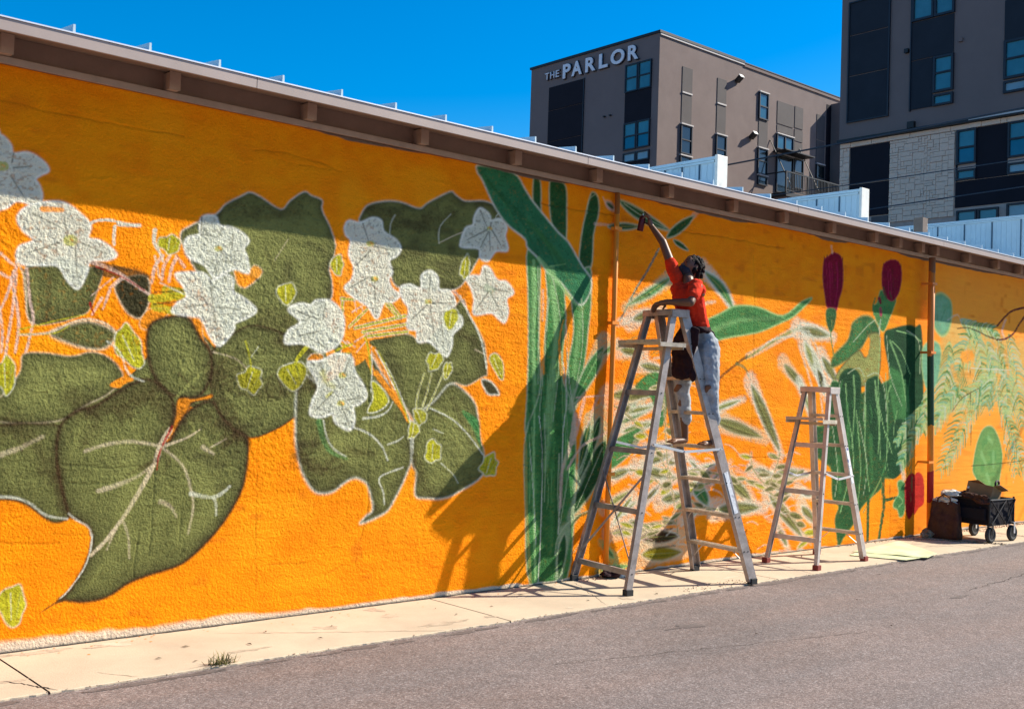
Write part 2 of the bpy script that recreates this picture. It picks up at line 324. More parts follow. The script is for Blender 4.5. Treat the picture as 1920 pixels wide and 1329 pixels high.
# grooves of the joints (height field)
HT = np.zeros((NZ, NX), np.float32)
def sub(x0, x1, z0, z1):
    return max(0, np.searchsorted(xs, x0)-1), min(NX, np.searchsorted(xs, x1)+1), max(0, np.searchsorted(zs, z0)-1), min(NZ, np.searchsorted(zs, z1)+1)
def segdist(pts, mg, closed):
    """distance to the polyline inside its padded box, plus parameter along it"""
    x0, x1, z0, z1 = sub(pts[:, 0].min()-mg, pts[:, 0].max()+mg, pts[:, 1].min()-mg, pts[:, 1].max()+mg)
    D = np.full((z1-z0, x1-x0), 9., np.float32); Tt = np.zeros_like(D)
    n = len(pts); m = n if closed else n-1
    for i in range(m):
        a, b = pts[i], pts[(i+1) % n]
        i0, i1, k0, k1 = sub(min(a[0], b[0])-mg, max(a[0], b[0])+mg, min(a[1], b[1])-mg, max(a[1], b[1])+mg)
        if i1 <= i0 or k1 <= k0: continue
        X = xs[i0:i1][None, :]; Z = zs[k0:k1][:, None]; d = b-a; l2 = max(float(d@d), 1e-9)
        u = np.clip(((X-a[0])*d[0]+(Z-a[1])*d[1])/l2, 0, 1)
        q = np.sqrt((X-a[0]-u*d[0])**2+(Z-a[1]-u*d[1])**2)
        V = D[k0-z0:k1-z0, i0-x0:i1-x0]; W = Tt[k0-z0:k1-z0, i0-x0:i1-x0]
        mk = q < V; V[mk] = q[mk]; W[mk] = ((i+u)/m)[mk]
    return D, Tt, x0, x1, z0, z1
def catmull(p, closed, k=4):
    n = len(p); out = []
    if n < 3: return p
    for i in range(n if closed else n-1):
        if closed: a, b, c, d = p[i-1], p[i], p[(i+1) % n], p[(i+2) % n]
        else: a, b, c, d = p[max(i-1, 0)], p[i], p[i+1], p[min(i+2, n-1)]
        for j in range(k):
            t = j/k; out.append(.5*((2*b)+(-a+c)*t+(2*a-5*b+4*c-d)*t*t+(-a+3*b-3*c+d)*t**3))
    if not closed: out.append(p[-1])
    return np.array(out, np.float32)
def blend(V, col, al):
    al = al[..., None]; V[:] = V*(1-al)+col*al
def sstep(a, b, x): t = np.clip((x-a)/(b-a), 0, 1); return t*t*(3-2*t)
def paint_poly(col, flat, edge, ew, ea, soft, al, sp_, dark, dw, smooth):
    p = np.array(flat, np.float32).reshape(-1, 2)/1000
    if smooth: p = catmull(p, True)
    mg = max(ew*3, soft*2, dw*2 if dark else 0, .02)
    D, _, x0, x1, z0, z1 = segdist(p, mg, True)
    X = xs[x0:x1]; Z = zs[z0:z1]; ins = np.zeros((len(Z), len(X)), bool)
    for i in range(len(p)):
        a, b = p[i-1], p[i]
        if a[1] == b[1]: continue
        lo, hi = min(a[1], b[1]), max(a[1], b[1]); k0, k1 = np.searchsorted(Z, lo), np.searchsorted(Z, hi)
        if k1 > k0: ins[k0:k1] ^= X[None, :] < (a[0]+(Z[k0:k1]-a[1])*(b[0]-a[0])/(b[1]-a[1]))[:, None]
    nf = NF[z0:z1, x0:x1]; nm = NM[z0:z1, x0:x1]; V = C[z0:z1, x0:x1]
    sd = np.where(ins, D, -D)+(nf-.5)*soft*1.2
    cov = sstep(-soft, soft, sd)*al
    if sp_: cov = cov*np.clip(1-sp_*1.2*np.clip(nf-.62, 0, 1)*2, 0, 1)
    base = PAL[col]*(1+(nm-.5)[..., None]*.5*(1 if col not in 'wW' else .4))*(1+(nf-.5)[..., None]*(.35 if col not in 'wW' else .12))
    if sp_: base = base*(1-np.clip((nf-.56)*3.2, 0, .5)*min(1., sp_*2.2))[..., None]
    if col in 'odghHG': base = base*(1-np.clip((.34-nf)*2, 0, .2))[..., None]  # dark speckle painted in for the tiny shadows of the wall pits
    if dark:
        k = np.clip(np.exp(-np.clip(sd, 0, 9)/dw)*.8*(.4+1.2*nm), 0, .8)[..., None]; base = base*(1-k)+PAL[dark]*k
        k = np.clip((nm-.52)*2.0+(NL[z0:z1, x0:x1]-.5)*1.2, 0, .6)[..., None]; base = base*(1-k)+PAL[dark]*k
    blend(V, base, cov)
    if edge: blend(V, PAL[edge], np.exp(-(D/ew)**2)*ea*(.72 if col == 'o' and edge in 'wp' else 1)*np.clip(1.25-nf*.6, 0, 1))
def paint_stroke(col, flat, w0, w1, al, soft, sp_):
    p = catmull(np.array(flat, np.float32).reshape(-1, 2)/1000, False, 3); mg = max(w0, w1)+soft*2+.004
    D, T, x0, x1, z0, z1 = segdist(p, mg, False); nf = NF[z0:z1, x0:x1]
    w = w0+(w1-w0)*T; cov = (1-sstep(w-soft*.6, w+soft, D+(nf-.5)*soft))*al
    cov = cov*np.clip(1-sp_*2.2*np.clip(nf-.48, 0, 1)*2, 0, 1)
    blend(C[z0:z1, x0:x1], PAL[col]*(1+(nf-.5)[..., None]*.3), cov)
def frond(flat, ln, n):
    p = np.array(flat, np.float32).reshape(-1, 2)/1000; seg = np.hypot(*(p[1:]-p[:-1]).T); T = seg.sum()
    F = lambda P: [v for q in P for v in (q*1000)]
    paint_stroke('e', F(p), .009, .005, .9, .006, 0)
    n = int(n*1.5)
    for k in range(n):
        t = (k+.5)/n*T; i = 0
        while i < len(seg)-1 and t > seg[i]: t -= seg[i]; i += 1
        d = (p[i+1]-p[i])/seg[i]; q = p[i]+d*min(t, seg[i]); v = np.array([-d[1], d[0]]); L_ = ln*(.55+.6*math.sin(math.pi*(k+.5)/n))*rng.uniform(.8, 1.25)
        for s in (-1, 1):
            e = q+(v*s*.8+d*.7)*L_*np.array([1.5, 1])+np.array([0, -.2*L_]); mm = q+(v*s*.5+d*.3)*L_*.7*np.array([1.5, 1])
            paint_stroke(['t', 't', 'q', 'e', 'g', 'a'][rng.randint(6)], F([q, mm, e]), .017, .006, .85, .009, .12)
def groove(flat, w, d):
    p = np.array(flat, np.float32).reshape(-1, 2)/1000; q = []
    for i in range(len(p)-1):
        n = max(2, int(np.hypot(*(p[i+1]-p[i]))/.05)); q += [p[i]+(p[i+1]-p[i])*j/n+rng.uniform(-.006, .006, 2) for j in range(n)]
    q = np.array(q+[p[-1]], np.float32); D, T, x0, x1, z0, z1 = segdist(q, .03, False)
    k = np.exp(-(D/max(w, .004))**2); HT[z0:z1, x0:x1] -= k*d; blend(C[z0:z1, x0:x1], C[z0:z1, x0:x1]*.45, k*.5*(.3+NM[z0:z1, x0:x1]))
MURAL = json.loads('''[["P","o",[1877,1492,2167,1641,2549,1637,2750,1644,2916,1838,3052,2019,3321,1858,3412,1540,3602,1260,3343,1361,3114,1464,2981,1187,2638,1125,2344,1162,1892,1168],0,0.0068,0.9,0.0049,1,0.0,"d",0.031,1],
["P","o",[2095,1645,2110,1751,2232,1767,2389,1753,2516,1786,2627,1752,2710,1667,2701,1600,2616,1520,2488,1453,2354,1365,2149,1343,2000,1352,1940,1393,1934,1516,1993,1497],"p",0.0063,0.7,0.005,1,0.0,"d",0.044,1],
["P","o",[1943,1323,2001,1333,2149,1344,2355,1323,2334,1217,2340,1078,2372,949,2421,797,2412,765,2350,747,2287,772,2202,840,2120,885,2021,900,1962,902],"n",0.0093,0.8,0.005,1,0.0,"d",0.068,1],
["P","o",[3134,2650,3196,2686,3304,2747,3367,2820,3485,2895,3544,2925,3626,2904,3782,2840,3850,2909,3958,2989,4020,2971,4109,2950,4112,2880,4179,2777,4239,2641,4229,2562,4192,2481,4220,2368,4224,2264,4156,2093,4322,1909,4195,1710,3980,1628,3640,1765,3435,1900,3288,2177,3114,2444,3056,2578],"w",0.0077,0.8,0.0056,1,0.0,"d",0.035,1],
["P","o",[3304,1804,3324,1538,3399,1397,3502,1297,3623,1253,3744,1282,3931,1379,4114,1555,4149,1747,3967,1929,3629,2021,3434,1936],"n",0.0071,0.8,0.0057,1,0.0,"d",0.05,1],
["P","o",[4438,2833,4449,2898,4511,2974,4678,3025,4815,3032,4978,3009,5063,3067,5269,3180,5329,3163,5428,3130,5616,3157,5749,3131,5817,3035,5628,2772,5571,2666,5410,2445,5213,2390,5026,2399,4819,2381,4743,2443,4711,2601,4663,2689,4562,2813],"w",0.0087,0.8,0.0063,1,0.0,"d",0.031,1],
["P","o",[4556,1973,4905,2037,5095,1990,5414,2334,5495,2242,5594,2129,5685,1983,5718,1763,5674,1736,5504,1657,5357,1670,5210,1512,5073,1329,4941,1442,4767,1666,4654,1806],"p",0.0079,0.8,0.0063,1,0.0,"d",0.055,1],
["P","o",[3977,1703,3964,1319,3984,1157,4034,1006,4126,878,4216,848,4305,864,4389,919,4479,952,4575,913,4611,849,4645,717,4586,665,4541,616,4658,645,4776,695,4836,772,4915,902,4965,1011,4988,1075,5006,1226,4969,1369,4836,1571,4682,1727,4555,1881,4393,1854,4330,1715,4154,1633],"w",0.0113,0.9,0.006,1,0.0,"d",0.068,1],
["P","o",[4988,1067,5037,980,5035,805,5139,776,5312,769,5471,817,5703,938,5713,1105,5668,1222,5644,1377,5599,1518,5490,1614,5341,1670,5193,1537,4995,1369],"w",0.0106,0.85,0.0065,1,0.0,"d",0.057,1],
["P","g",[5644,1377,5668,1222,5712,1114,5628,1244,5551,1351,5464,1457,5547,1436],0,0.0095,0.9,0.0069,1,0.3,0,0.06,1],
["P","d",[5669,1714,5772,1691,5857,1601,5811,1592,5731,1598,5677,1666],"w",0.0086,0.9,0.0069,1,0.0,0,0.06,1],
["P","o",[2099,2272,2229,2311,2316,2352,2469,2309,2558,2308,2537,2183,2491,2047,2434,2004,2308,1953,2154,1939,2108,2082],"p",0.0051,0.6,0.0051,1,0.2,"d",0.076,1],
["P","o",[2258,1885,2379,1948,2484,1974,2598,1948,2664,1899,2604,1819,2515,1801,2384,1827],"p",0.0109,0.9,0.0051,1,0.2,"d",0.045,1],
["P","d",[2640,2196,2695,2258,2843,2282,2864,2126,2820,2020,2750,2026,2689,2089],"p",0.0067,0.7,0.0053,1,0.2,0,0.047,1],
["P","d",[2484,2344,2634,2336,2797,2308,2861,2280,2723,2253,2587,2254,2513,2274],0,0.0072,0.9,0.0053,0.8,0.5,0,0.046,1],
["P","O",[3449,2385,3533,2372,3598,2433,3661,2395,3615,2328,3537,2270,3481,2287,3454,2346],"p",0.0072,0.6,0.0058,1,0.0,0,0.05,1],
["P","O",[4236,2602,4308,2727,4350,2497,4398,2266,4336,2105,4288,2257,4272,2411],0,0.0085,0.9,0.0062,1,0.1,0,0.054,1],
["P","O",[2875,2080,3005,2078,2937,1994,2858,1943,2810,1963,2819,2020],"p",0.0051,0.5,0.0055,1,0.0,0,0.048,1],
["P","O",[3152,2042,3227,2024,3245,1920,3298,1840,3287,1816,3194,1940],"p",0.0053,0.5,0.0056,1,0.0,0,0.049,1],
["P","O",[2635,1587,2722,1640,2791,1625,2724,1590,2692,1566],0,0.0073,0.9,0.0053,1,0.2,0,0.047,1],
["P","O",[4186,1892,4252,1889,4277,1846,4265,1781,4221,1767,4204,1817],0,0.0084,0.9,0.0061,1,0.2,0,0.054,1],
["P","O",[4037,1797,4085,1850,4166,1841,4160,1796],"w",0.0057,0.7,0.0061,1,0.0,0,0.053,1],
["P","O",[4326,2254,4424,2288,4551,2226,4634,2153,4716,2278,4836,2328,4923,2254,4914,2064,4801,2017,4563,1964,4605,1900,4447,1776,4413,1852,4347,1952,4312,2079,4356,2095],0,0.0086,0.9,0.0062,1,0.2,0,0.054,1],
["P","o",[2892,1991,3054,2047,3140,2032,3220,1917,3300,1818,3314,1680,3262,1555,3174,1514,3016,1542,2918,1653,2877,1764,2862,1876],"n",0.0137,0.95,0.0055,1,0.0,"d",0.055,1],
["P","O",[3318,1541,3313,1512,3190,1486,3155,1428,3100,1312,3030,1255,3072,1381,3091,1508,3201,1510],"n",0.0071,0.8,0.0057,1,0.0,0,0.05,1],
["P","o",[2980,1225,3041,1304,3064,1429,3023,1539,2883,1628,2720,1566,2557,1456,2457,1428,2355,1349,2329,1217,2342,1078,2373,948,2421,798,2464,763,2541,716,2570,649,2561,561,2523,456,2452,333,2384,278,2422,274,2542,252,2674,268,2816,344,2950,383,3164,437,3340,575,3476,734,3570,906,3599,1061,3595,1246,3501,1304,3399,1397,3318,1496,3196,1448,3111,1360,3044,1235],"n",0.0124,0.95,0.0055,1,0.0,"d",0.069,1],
["S","n",[2422,281,2354,256,2287,218],0.0113,0.0016,0.8,0.0039,0.2],
["S","w",[2570,655,2556,535,2518,440,2445,336,2390,284],0.0049,0.0032,0.8,0.004,0.2],
["S","w",[2418,798,2468,756,2545,706,2564,653],0.0049,0.0049,0.7,0.0039,0.2],
["S","p",[3041,1304,2981,1201,2956,1112,2885,968,2763,760,2648,611,2566,534],0.0173,0.0082,0.85,0.0086,0.2],
["S","r",[3054,1325,2998,1214,2970,1126,2966,1050],0.0086,0.0034,0.9,0.0042,0.2],
["S","p",[2981,1201,2804,1230,2651,1218,2504,1176],0.0069,0.0082,0.6,0.0103,0.2],
["S","p",[2950,1092,2855,1019,2746,972,2597,927],0.0051,0.0132,0.6,0.0103,0.2],
["S","p",[2981,1201,3131,1081,3196,940,3225,799,3196,626],0.0069,0.0052,0.6,0.0086,0.2],
["S","w",[3206,887,3290,866,3374,842,3390,738],0.014,0.0053,0.7,0.007,0.2],
["S","w",[3366,856,3423,879,3479,923],0.0124,0.0072,0.7,0.0071,0.2],
["S","p",[3016,1204,3160,1255,3251,1308],0.0086,0.0053,0.7,0.0041,0.2],
["S","p",[3275,1191,3353,1148],0.0123,0.0053,0.6,0.0106,0.2],
["S","p",[3332,1190,3441,1247],0.0053,0.0036,0.6,0.0043,0.2],
["S","p",[2997,844,3070,806,3110,742],0.012,0.0035,0.5,0.0103,0.2],
["S","p",[2757,737,2796,634,2809,499],0.0067,0.0034,0.5,0.0084,0.2],
["S","p",[2718,706,2664,560],0.0067,0.0033,0.5,0.0084,0.2],
["S","e",[2635,463,2574,354],0.0099,0.0033,0.4,0.0099,0.2],
["S","n",[2956,1112,2846,1053,2762,1015],0.0137,0.0067,0.6,0.0103,0.2],
["S","n",[3086,1672,3221,1554],0.0087,0.0053,0.5,0.0042,0.2],
["S","e",[3289,1715,3163,1605,3075,1516],0.0124,0.0087,0.6,0.0071,0.2],
["S","p",[2009,1160,2126,1203,2246,1266],0.014,0.0064,0.5,0.0125,0.2],
["S","w",[2020,915,2119,901,2201,860,2286,793,2412,765],0.0062,0.0049,0.7,0.0062,0.2],
["S","n",[2242,2215,2238,2076,2234,1948],0.0129,0.0096,0.4,0.0129,0.2],
["S","e",[2139,2237,2165,2112,2181,1986],0.0222,0.0127,0.35,0.0159,0.2],
["S","n",[3840,1922,3968,1891,4148,1785],0.0372,0.0268,0.35,0.0298,0.2],
["S","n",[2461,1405,2725,1458,2964,1565],0.036,0.0172,0.3,0.0262,0.2],
["S","e",[2112,1512,2357,1582,2614,1656],0.041,0.0166,0.35,0.0284,0.2],
["S","e",[3484,2556,3763,2699,4105,2741],0.0724,0.0574,0.25,0.0434,0.2],
["S","n",[2348,1065,2362,904,2392,806],0.0258,0.0162,0.45,0.0194,0.2],
["S","n",[3427,1218,3542,1271,3592,1217],0.0286,0.0145,0.5,0.0215,0.2],
["S","n",[4002,1138,4182,1021,4356,1133,4636,1129],0.0339,0.0198,0.35,0.0263,0.2],
["S","e",[4211,1365,4353,1211,4580,1328],0.0383,0.0277,0.35,0.0268,0.2],
["S","n",[5448,2435,5298,2169,5577,2016],0.0383,0.0214,0.35,0.0298,0.2],
["S","p",[3752,2482,3850,2642],0.0037,0.0028,0.5,0.0044,0.2],
["S","w",[4751,2926,4714,2856,4714,2759,4759,2732],0.0071,0.003,0.6,0.0048,0.2],
["S","w",[5287,3005,5186,2899,5174,2797,5186,2764],0.0042,0.0042,0.6,0.0051,0.2],
["S","p",[5176,2763,5322,2839,5439,2888],0.0042,0.0032,0.7,0.005,0.2],
["S","e",[5070,2568,5174,2562,5336,2510],0.0052,0.0021,0.6,0.005,0.2],
["S","e",[5176,2516,5348,2477],0.0042,0.0021,0.6,0.005,0.2],
["S","w",[4192,1373,4225,1250,4291,1165,4394,1110],0.0057,0.0058,0.85,0.0046,0.2],
["S","g",[4157,1365,4199,1231,4274,1142,4404,1094],0.0229,0.0078,0.7,0.0115,0.2],
["S","w",[4440,1327,4582,1280,4691,1200,4742,1128,4764,1079],0.0066,0.006,0.8,0.0047,0.2],
["S","w",[4759,1196,4851,1223,4904,1255],0.008,0.0041,0.6,0.0048,0.2],
["S","w",[4530,1391,4672,1408,4757,1456,4789,1513],0.0098,0.004,0.7,0.0047,0.2],
["S","w",[4910,1020,4730,968,4694,922,4736,840,4750,748],0.0061,0.005,0.75,0.0049,0.2],
["S","w",[4995,1369,4996,1124],0.0061,0.0051,0.6,0.0049,0.2],
["S","e",[5133,1486,5331,1422,5554,1287,5707,1114],0.0083,0.0065,0.7,0.005,0.2],
["S","w",[5144,1474,5375,1388,5556,1253,5719,1088],0.005,0.0043,0.9,0.005,0.2],
["S","w",[5188,1312,5284,1279],0.0041,0.0031,0.6,0.005,0.2],
["S","w",[5273,1045,5394,959,5451,885],0.0042,0.0032,0.6,0.005,0.2],
["S","e",[5381,1498,5548,1415],0.0042,0.0021,0.5,0.0051,0.2],
["S","n",[5181,1453,5388,1329,5610,1265],0.0062,0.0043,0.4,0.005,0.2],
["S","p",[5580,1951,5694,1914],0.0043,0.0032,0.6,0.0051,0.2],
["S","O",[4325,2338,4366,1950],0.0233,0.0156,0.85,0.0047,0.2],
["S","O",[4506,1918,4610,1725],0.0236,0.0159,0.85,0.0047,0.2],
["S","O",[4634,1726,4916,1430],0.0239,0.0163,0.85,0.0048,0.2],
["S","y",[4512,2018,4554,1901,4591,1724],0.0099,0.0079,0.9,0.0047,0.2],
["S","w",[4582,1922,4596,1724,4592,1585],0.004,0.004,0.8,0.0048,0.2],
["S","O",[4602,1904,4730,1729,4837,1530,4944,1369],0.0199,0.0102,0.9,0.0048,0.2],
["S","y",[4641,1885,4781,1690,4873,1511,4960,1349],0.008,0.0061,0.9,0.0048,0.2],
["S","w",[4621,1900,4714,1768,4809,1610],0.005,0.005,0.9,0.0048,0.2],
["S","w",[4712,1808,4850,1591,4959,1369],0.004,0.0041,0.7,0.0048,0.2],
["S","w",[4430,2052,4883,2174],0.0137,0.0142,0.8,0.0047,0.3],
["S","y",[4430,2052,4883,2174],0.0078,0.0081,0.95,0.0047,0.2],
["S","w",[4502,2029,4901,2110],0.0138,0.0142,0.8,0.0047,0.3],
["S","y",[4502,2029,4901,2110],0.0079,0.0081,0.95,0.0047,0.2],
["S","w",[4550,2000,4904,2053],0.0138,0.0142,0.8,0.0047,0.3],
["S","y",[4550,2000,4904,2053],0.0079,0.0081,0.95,0.0047,0.2],
["S","w",[4384,2061,4532,2197],0.0137,0.0099,0.7,0.0047,0.3],
["S","y",[4384,2061,4532,2197],0.0078,0.0059,0.95,0.0047,0.2],
["S","w",[4692,2257,4810,2157],0.014,0.0101,0.7,0.0048,0.3],
["S","y",[4692,2257,4810,2157],0.008,0.0061,0.95,0.0048,0.2],
["S","w",[4721,2267,4834,2170],0.0141,0.0101,0.7,0.0048,0.3],
["S","y",[4721,2267,4834,2170],0.008,0.0061,0.95,0.0048,0.2],
["S","w",[4316,2236,4321,2135],0.0136,0.0097,0.7,0.0047,0.3],
["S","y",[4316,2236,4321,2135],0.0078,0.0058,0.95,0.0047,0.2],
["S","w",[4306,2258,4421,2260],0.0136,0.0098,0.7,0.0047,0.3],
["S","y",[4306,2258,4421,2260],0.0078,0.0059,0.95,0.0047,0.2],
["S","k",[4405,2306,4439,2171],0.0059,0.0039,0.8,0.0047,0.4],
["S","k",[4453,2286,4494,2186],0.0059,0.0039,0.8,0.0047,0.4],
["S","k",[4435,1954,4549,2020],0.0059,0.004,0.8,0.0047,0.4],
["S","k",[4452,1876,4528,1959],0.0059,0.0039,0.8,0.0047,0.4],
["S","k",[4538,2277,4590,2162],0.0059,0.004,0.8,0.0047,0.4],
["S","k",[4366,1950,4436,1915],0.0058,0.0039,0.8,0.0047,0.4],
["S","k",[4402,2168,4585,2281],0.0059,0.004,0.8,0.0047,0.4],
["S","w",[5407,2368,5512,2226,5601,2103,5663,1977,5710,1806],0.0085,0.0065,0.9,0.0051,0.2],
["S","k",[5341,2405,5482,2288],0.0106,0.0064,0.7,0.0051,0.2],
["S","k",[2050,2293,2022,2170,1997,2074,1970,2009],0.0079,0.0062,0.85,0.0057,0.35],
["S","k",[2048,2267,2044,2077,2032,1950,2016,1792,2008,1698],0.0079,0.0062,0.85,0.0057,0.35],
["S","k",[1955,2336,1992,2309,2042,2267],0.0078,0.0063,0.85,0.0056,0.35],
["S","k",[1961,2221,2003,2200],0.0078,0.0063,0.85,0.0056,0.35],
["S","k",[2109,2258,2132,2084,2159,1959,2125,1766],0.0079,0.0063,0.85,0.0057,0.35],
["S","k",[2021,2202,2077,1954,2065,1763],0.0079,0.0063,0.85,0.0057,0.35],
["S","k",[1953,2070,1988,1885,1987,1760],0.0078,0.0062,0.85,0.0056,0.35],
["S","p",[2046,2299,2085,2239,2108,2146,2121,1988,2161,1921],0.0055,0.0048,0.8,0.0038,0.2],
["S","y",[2080,1897,2185,1929,2308,1969,2466,2012],0.0047,0.0033,0.8,0.0038,0.2],
["S","y",[2081,1872,2280,1886,2372,1941],0.0047,0.0032,0.8,0.0038,0.2],
["S","p",[2081,1865,2249,1888,2372,1954,2487,1988,2600,1962,2678,1893],0.0063,0.005,0.9,0.0038,0.2],
["S","k",[2560,2119,2524,2050,2505,2015],0.0099,0.0049,0.8,0.005,0.3],
["S","k",[2608,2173,2570,2053],0.0083,0.005,0.8,0.005,0.3],
["S","k",[2688,2264,2607,2189],0.0134,0.0083,0.7,0.005,0.3],
["S","r",[2489,2087,2518,2016],0.0066,0.0033,0.9,0.0039,0.2],
["S","k",[2477,2343,2636,2299,2794,2206,2884,2162],0.0132,0.0068,0.7,0.0053,0.4],
["S","r",[2518,2314,2688,2264,2830,2192],0.005,0.0034,0.7,0.004,0.2],
["S","k",[2627,2258,2494,2130],0.005,0.0033,0.5,0.004,0.2],
["S","w",[2467,2574,2512,2599,2588,2612,2646,2606,2724,2602,2783,2606],0.0082,0.0068,0.9,0.0039,0.2],
["S","w",[2623,2576,2619,2525,2622,2465],0.01,0.01,0.9,0.004,0.2],
["S","w",[2646,2596,2784,2600],0.0134,0.0085,0.85,0.004,0.2],
["S","w",[2883,2584,2883,2505,2925,2441,2945,2391],0.0137,0.0069,0.9,0.0048,0.2],
["S","k",[2943,2426,2893,2352,2877,2247],0.0103,0.0085,0.8,0.0052,0.4],
["S","k",[2990,2431,2950,2357,2940,2270],0.0104,0.0086,0.8,0.0052,0.4],
["S","k",[3034,2418,3008,2363,2990,2264],0.0104,0.0086,0.8,0.0052,0.4],
["S","k",[3091,2371,3033,2435],0.0105,0.0087,0.8,0.0052,0.4],
["S","w",[2925,2286,2890,2420],0.0069,0.0068,0.6,0.0041,0.2],
["S","n",[2635,2309,2754,2321,2868,2280],0.015,0.0085,0.5,0.01,0.5],
["P","y",[3054,2503,3050,2474,3020,2451,2978,2440,2950,2468,2912,2480,2905,2511,2918,2542,2961,2549,2996,2573,3034,2557,3061,2533],"w",0.0056,0.6,0.0083,1,0.35,0,0.049,1],
["S","u",[2952,2544,2962,2463],0.0052,0.0017,0.6,0.0048,0.2],
["S","w",[2984,2543,2978,2465],0.0028,0.0017,0.6,0.0048,0.2],
["S","u",[3015,2541,2994,2467],0.0042,0.0017,0.6,0.0049,0.2],
["S","e",[3039,2540,3006,2468],0.0035,0.0017,0.6,0.0049,0.2],
["P","y",[3931,2266,3914,2231,3894,2198,3858,2175,3821,2195,3798,2222,3773,2253,3781,2294,3817,2316,3851,2328,3894,2337,3920,2304],"w",0.006,0.6,0.009,1,0.35,0,0.053,1],
["S","u",[3814,2301,3837,2206],0.0056,0.0019,0.6,0.0052,0.2],
["S","w",[3844,2304,3852,2207],0.003,0.0019,0.6,0.0052,0.2],
["S","u",[3875,2306,3868,2208],0.0045,0.0019,0.6,0.0052,0.2],
["S","e",[3898,2308,3879,2209],0.0038,0.0019,0.6,0.0053,0.2],
["P","y",[4313,2505,4300,2472,4293,2429,4262,2424,4236,2438,4218,2462,4196,2493,4211,2531,4232,2554,4256,2572,4287,2576,4301,2538],"w",0.0062,0.6,0.0093,1,0.35,0,0.054,1],
["S","u",[4230,2541,4248,2446],0.0058,0.0019,0.6,0.0054,0.2],
["S","w",[4252,2543,4258,2448],0.0031,0.0019,0.6,0.0054,0.2],
["S","u",[4273,2545,4269,2449],0.0046,0.0019,0.6,0.0054,0.2],
["S","e",[4290,2547,4278,2449],0.0039,0.0019,0.6,0.0054,0.2],
["P","y",[5492,2598,5492,2545,5466,2512,5439,2504,5423,2530,5395,2543,5404,2598,5417,2644,5440,2670,5467,2713,5485,2673,5499,2643],"w",0.0068,0.6,0.0102,1,0.35,0,0.06,1],
["S","u",[5435,2655,5432,2531],0.0064,0.0021,0.6,0.006,0.2],
["S","w",[5455,2655,5442,2532],0.0034,0.0021,0.6,0.006,0.2],
["S","u",[5474,2654,5452,2533],0.0051,0.0021,0.6,0.006,0.2],
["S","e",[5489,2654,5460,2533],0.0043,0.0021,0.6,0.006,0.2],
["P","y",[5883,1853,5893,1800,5896,1759,5891,1718,5852,1727,5810,1772,5774,1815,5737,1872,5746,1910,5769,1924,5797,1931,5841,1910],"w",0.007,0.6,0.0105,1,0.35,0,0.061,1],
["S","u",[5761,1884,5846,1759],0.0065,0.0022,0.6,0.0061,0.2],
["S","w",[5782,1892,5858,1760],0.0035,0.0022,0.6,0.0061,0.2],
["S","u",[5803,1899,5869,1760],0.0052,0.0022,0.6,0.0061,0.2],
["S","e",[5819,1905,5878,1760],0.0044,0.0022,0.6,0.0061,0.2],
["P","y",[5234,1816,5212,1783,5171,1770,5122,1760,5116,1805,5091,1831,5104,1869,5132,1906,5178,1896,5223,1912,5251,1886,5263,1849],"w",0.0067,0.6,0.01,1,0.35,0,0.058,1],
["S","u",[5166,1894,5129,1793],0.0062,0.0021,0.6,0.0058,0.2],
["S","w",[5194,1883,5145,1793],0.0033,0.0021,0.6,0.0058,0.2],
["S","u",[5222,1872,5160,1794],0.005,0.0021,0.6,0.0058,0.2],
["S","e",[5243,1863,5172,1794],0.0042,0.0021,0.6,0.0058,0.2],
["P","y",[5352,1769,5331,1742,5315,1716,5292,1702,5270,1714,5270,1750,5260,1778,5272,1814,5293,1836,5314,1828,5340,1837,5349,1805],"w",0.0067,0.6,0.0101,1,0.35,0,0.059,1],
["S","u",[5290,1816,5287,1727],0.0063,0.0021,0.6,0.0059,0.2],
["S","w",[5307,1814,5295,1727],0.0034,0.0021,0.6,0.0059,0.2],
["S","u",[5324,1813,5304,1728],0.005,0.0021,0.6,0.0059,0.2],
["S","e",[5337,1811,5310,1728],0.0042,0.0021,0.6,0.0059,0.2],
["P","y",[5267,1132,5267,1077,5219,1069,5184,1049,5144,1060,5111,1094,5127,1143,5124,1190,5154,1226,5196,1233,5227,1200,5267,1182],"w",0.0067,0.6,0.01,1,0.35,0,0.058,1],
["S","u",[5155,1196,5167,1075],0.0062,0.0021,0.6,0.0058,0.2],
["S","w",[5186,1193,5183,1075],0.0033,0.0021,0.6,0.0058,0.2],
["S","u",[5217,1191,5199,1074],0.005,0.0021,0.6,0.0058,0.2],
["S","e",[5241,1189,5210,1074],0.0042,0.0021,0.6,0.0058,0.2],
["P","y",[5848,996,5842,936,5782,936,5736,932,5703,959,5659,991,5700,1039,5718,1083,5764,1106,5820,1124,5835,1069,5872,1041],"w",0.007,0.6,0.0105,1,0.35,0,0.061,1],
["S","u",[5753,1084,5728,956],0.0065,0.0022,0.6,0.0061,0.2],
["S","w",[5788,1074,5746,956],0.0035,0.0022,0.6,0.0061,0.2],
["S","u",[5823,1064,5764,955],0.0052,0.0022,0.6,0.0061,0.2],
["S","e",[5849,1056,5778,955],0.0044,0.0022,0.6,0.0061,0.2],
["P","y",[2824,1868,2831,1804,2852,1732,2821,1694,2770,1706,2723,1748,2665,1786,2652,1859,2661,1913,2689,1941,2724,1981,2777,1919],"w",0.0054,0.6,0.0081,1,0.35,0,0.048,1],
["S","u",[2673,1885,2769,1740],0.005,0.0017,0.6,0.0047,0.2],
["S","w",[2702,1900,2786,1741],0.0027,0.0017,0.6,0.0047,0.2],
["S","u",[2731,1916,2802,1742],0.004,0.0017,0.6,0.0047,0.2],
["S","e",[2753,1927,2815,1742],0.0034,0.0017,0.6,0.0047,0.2],
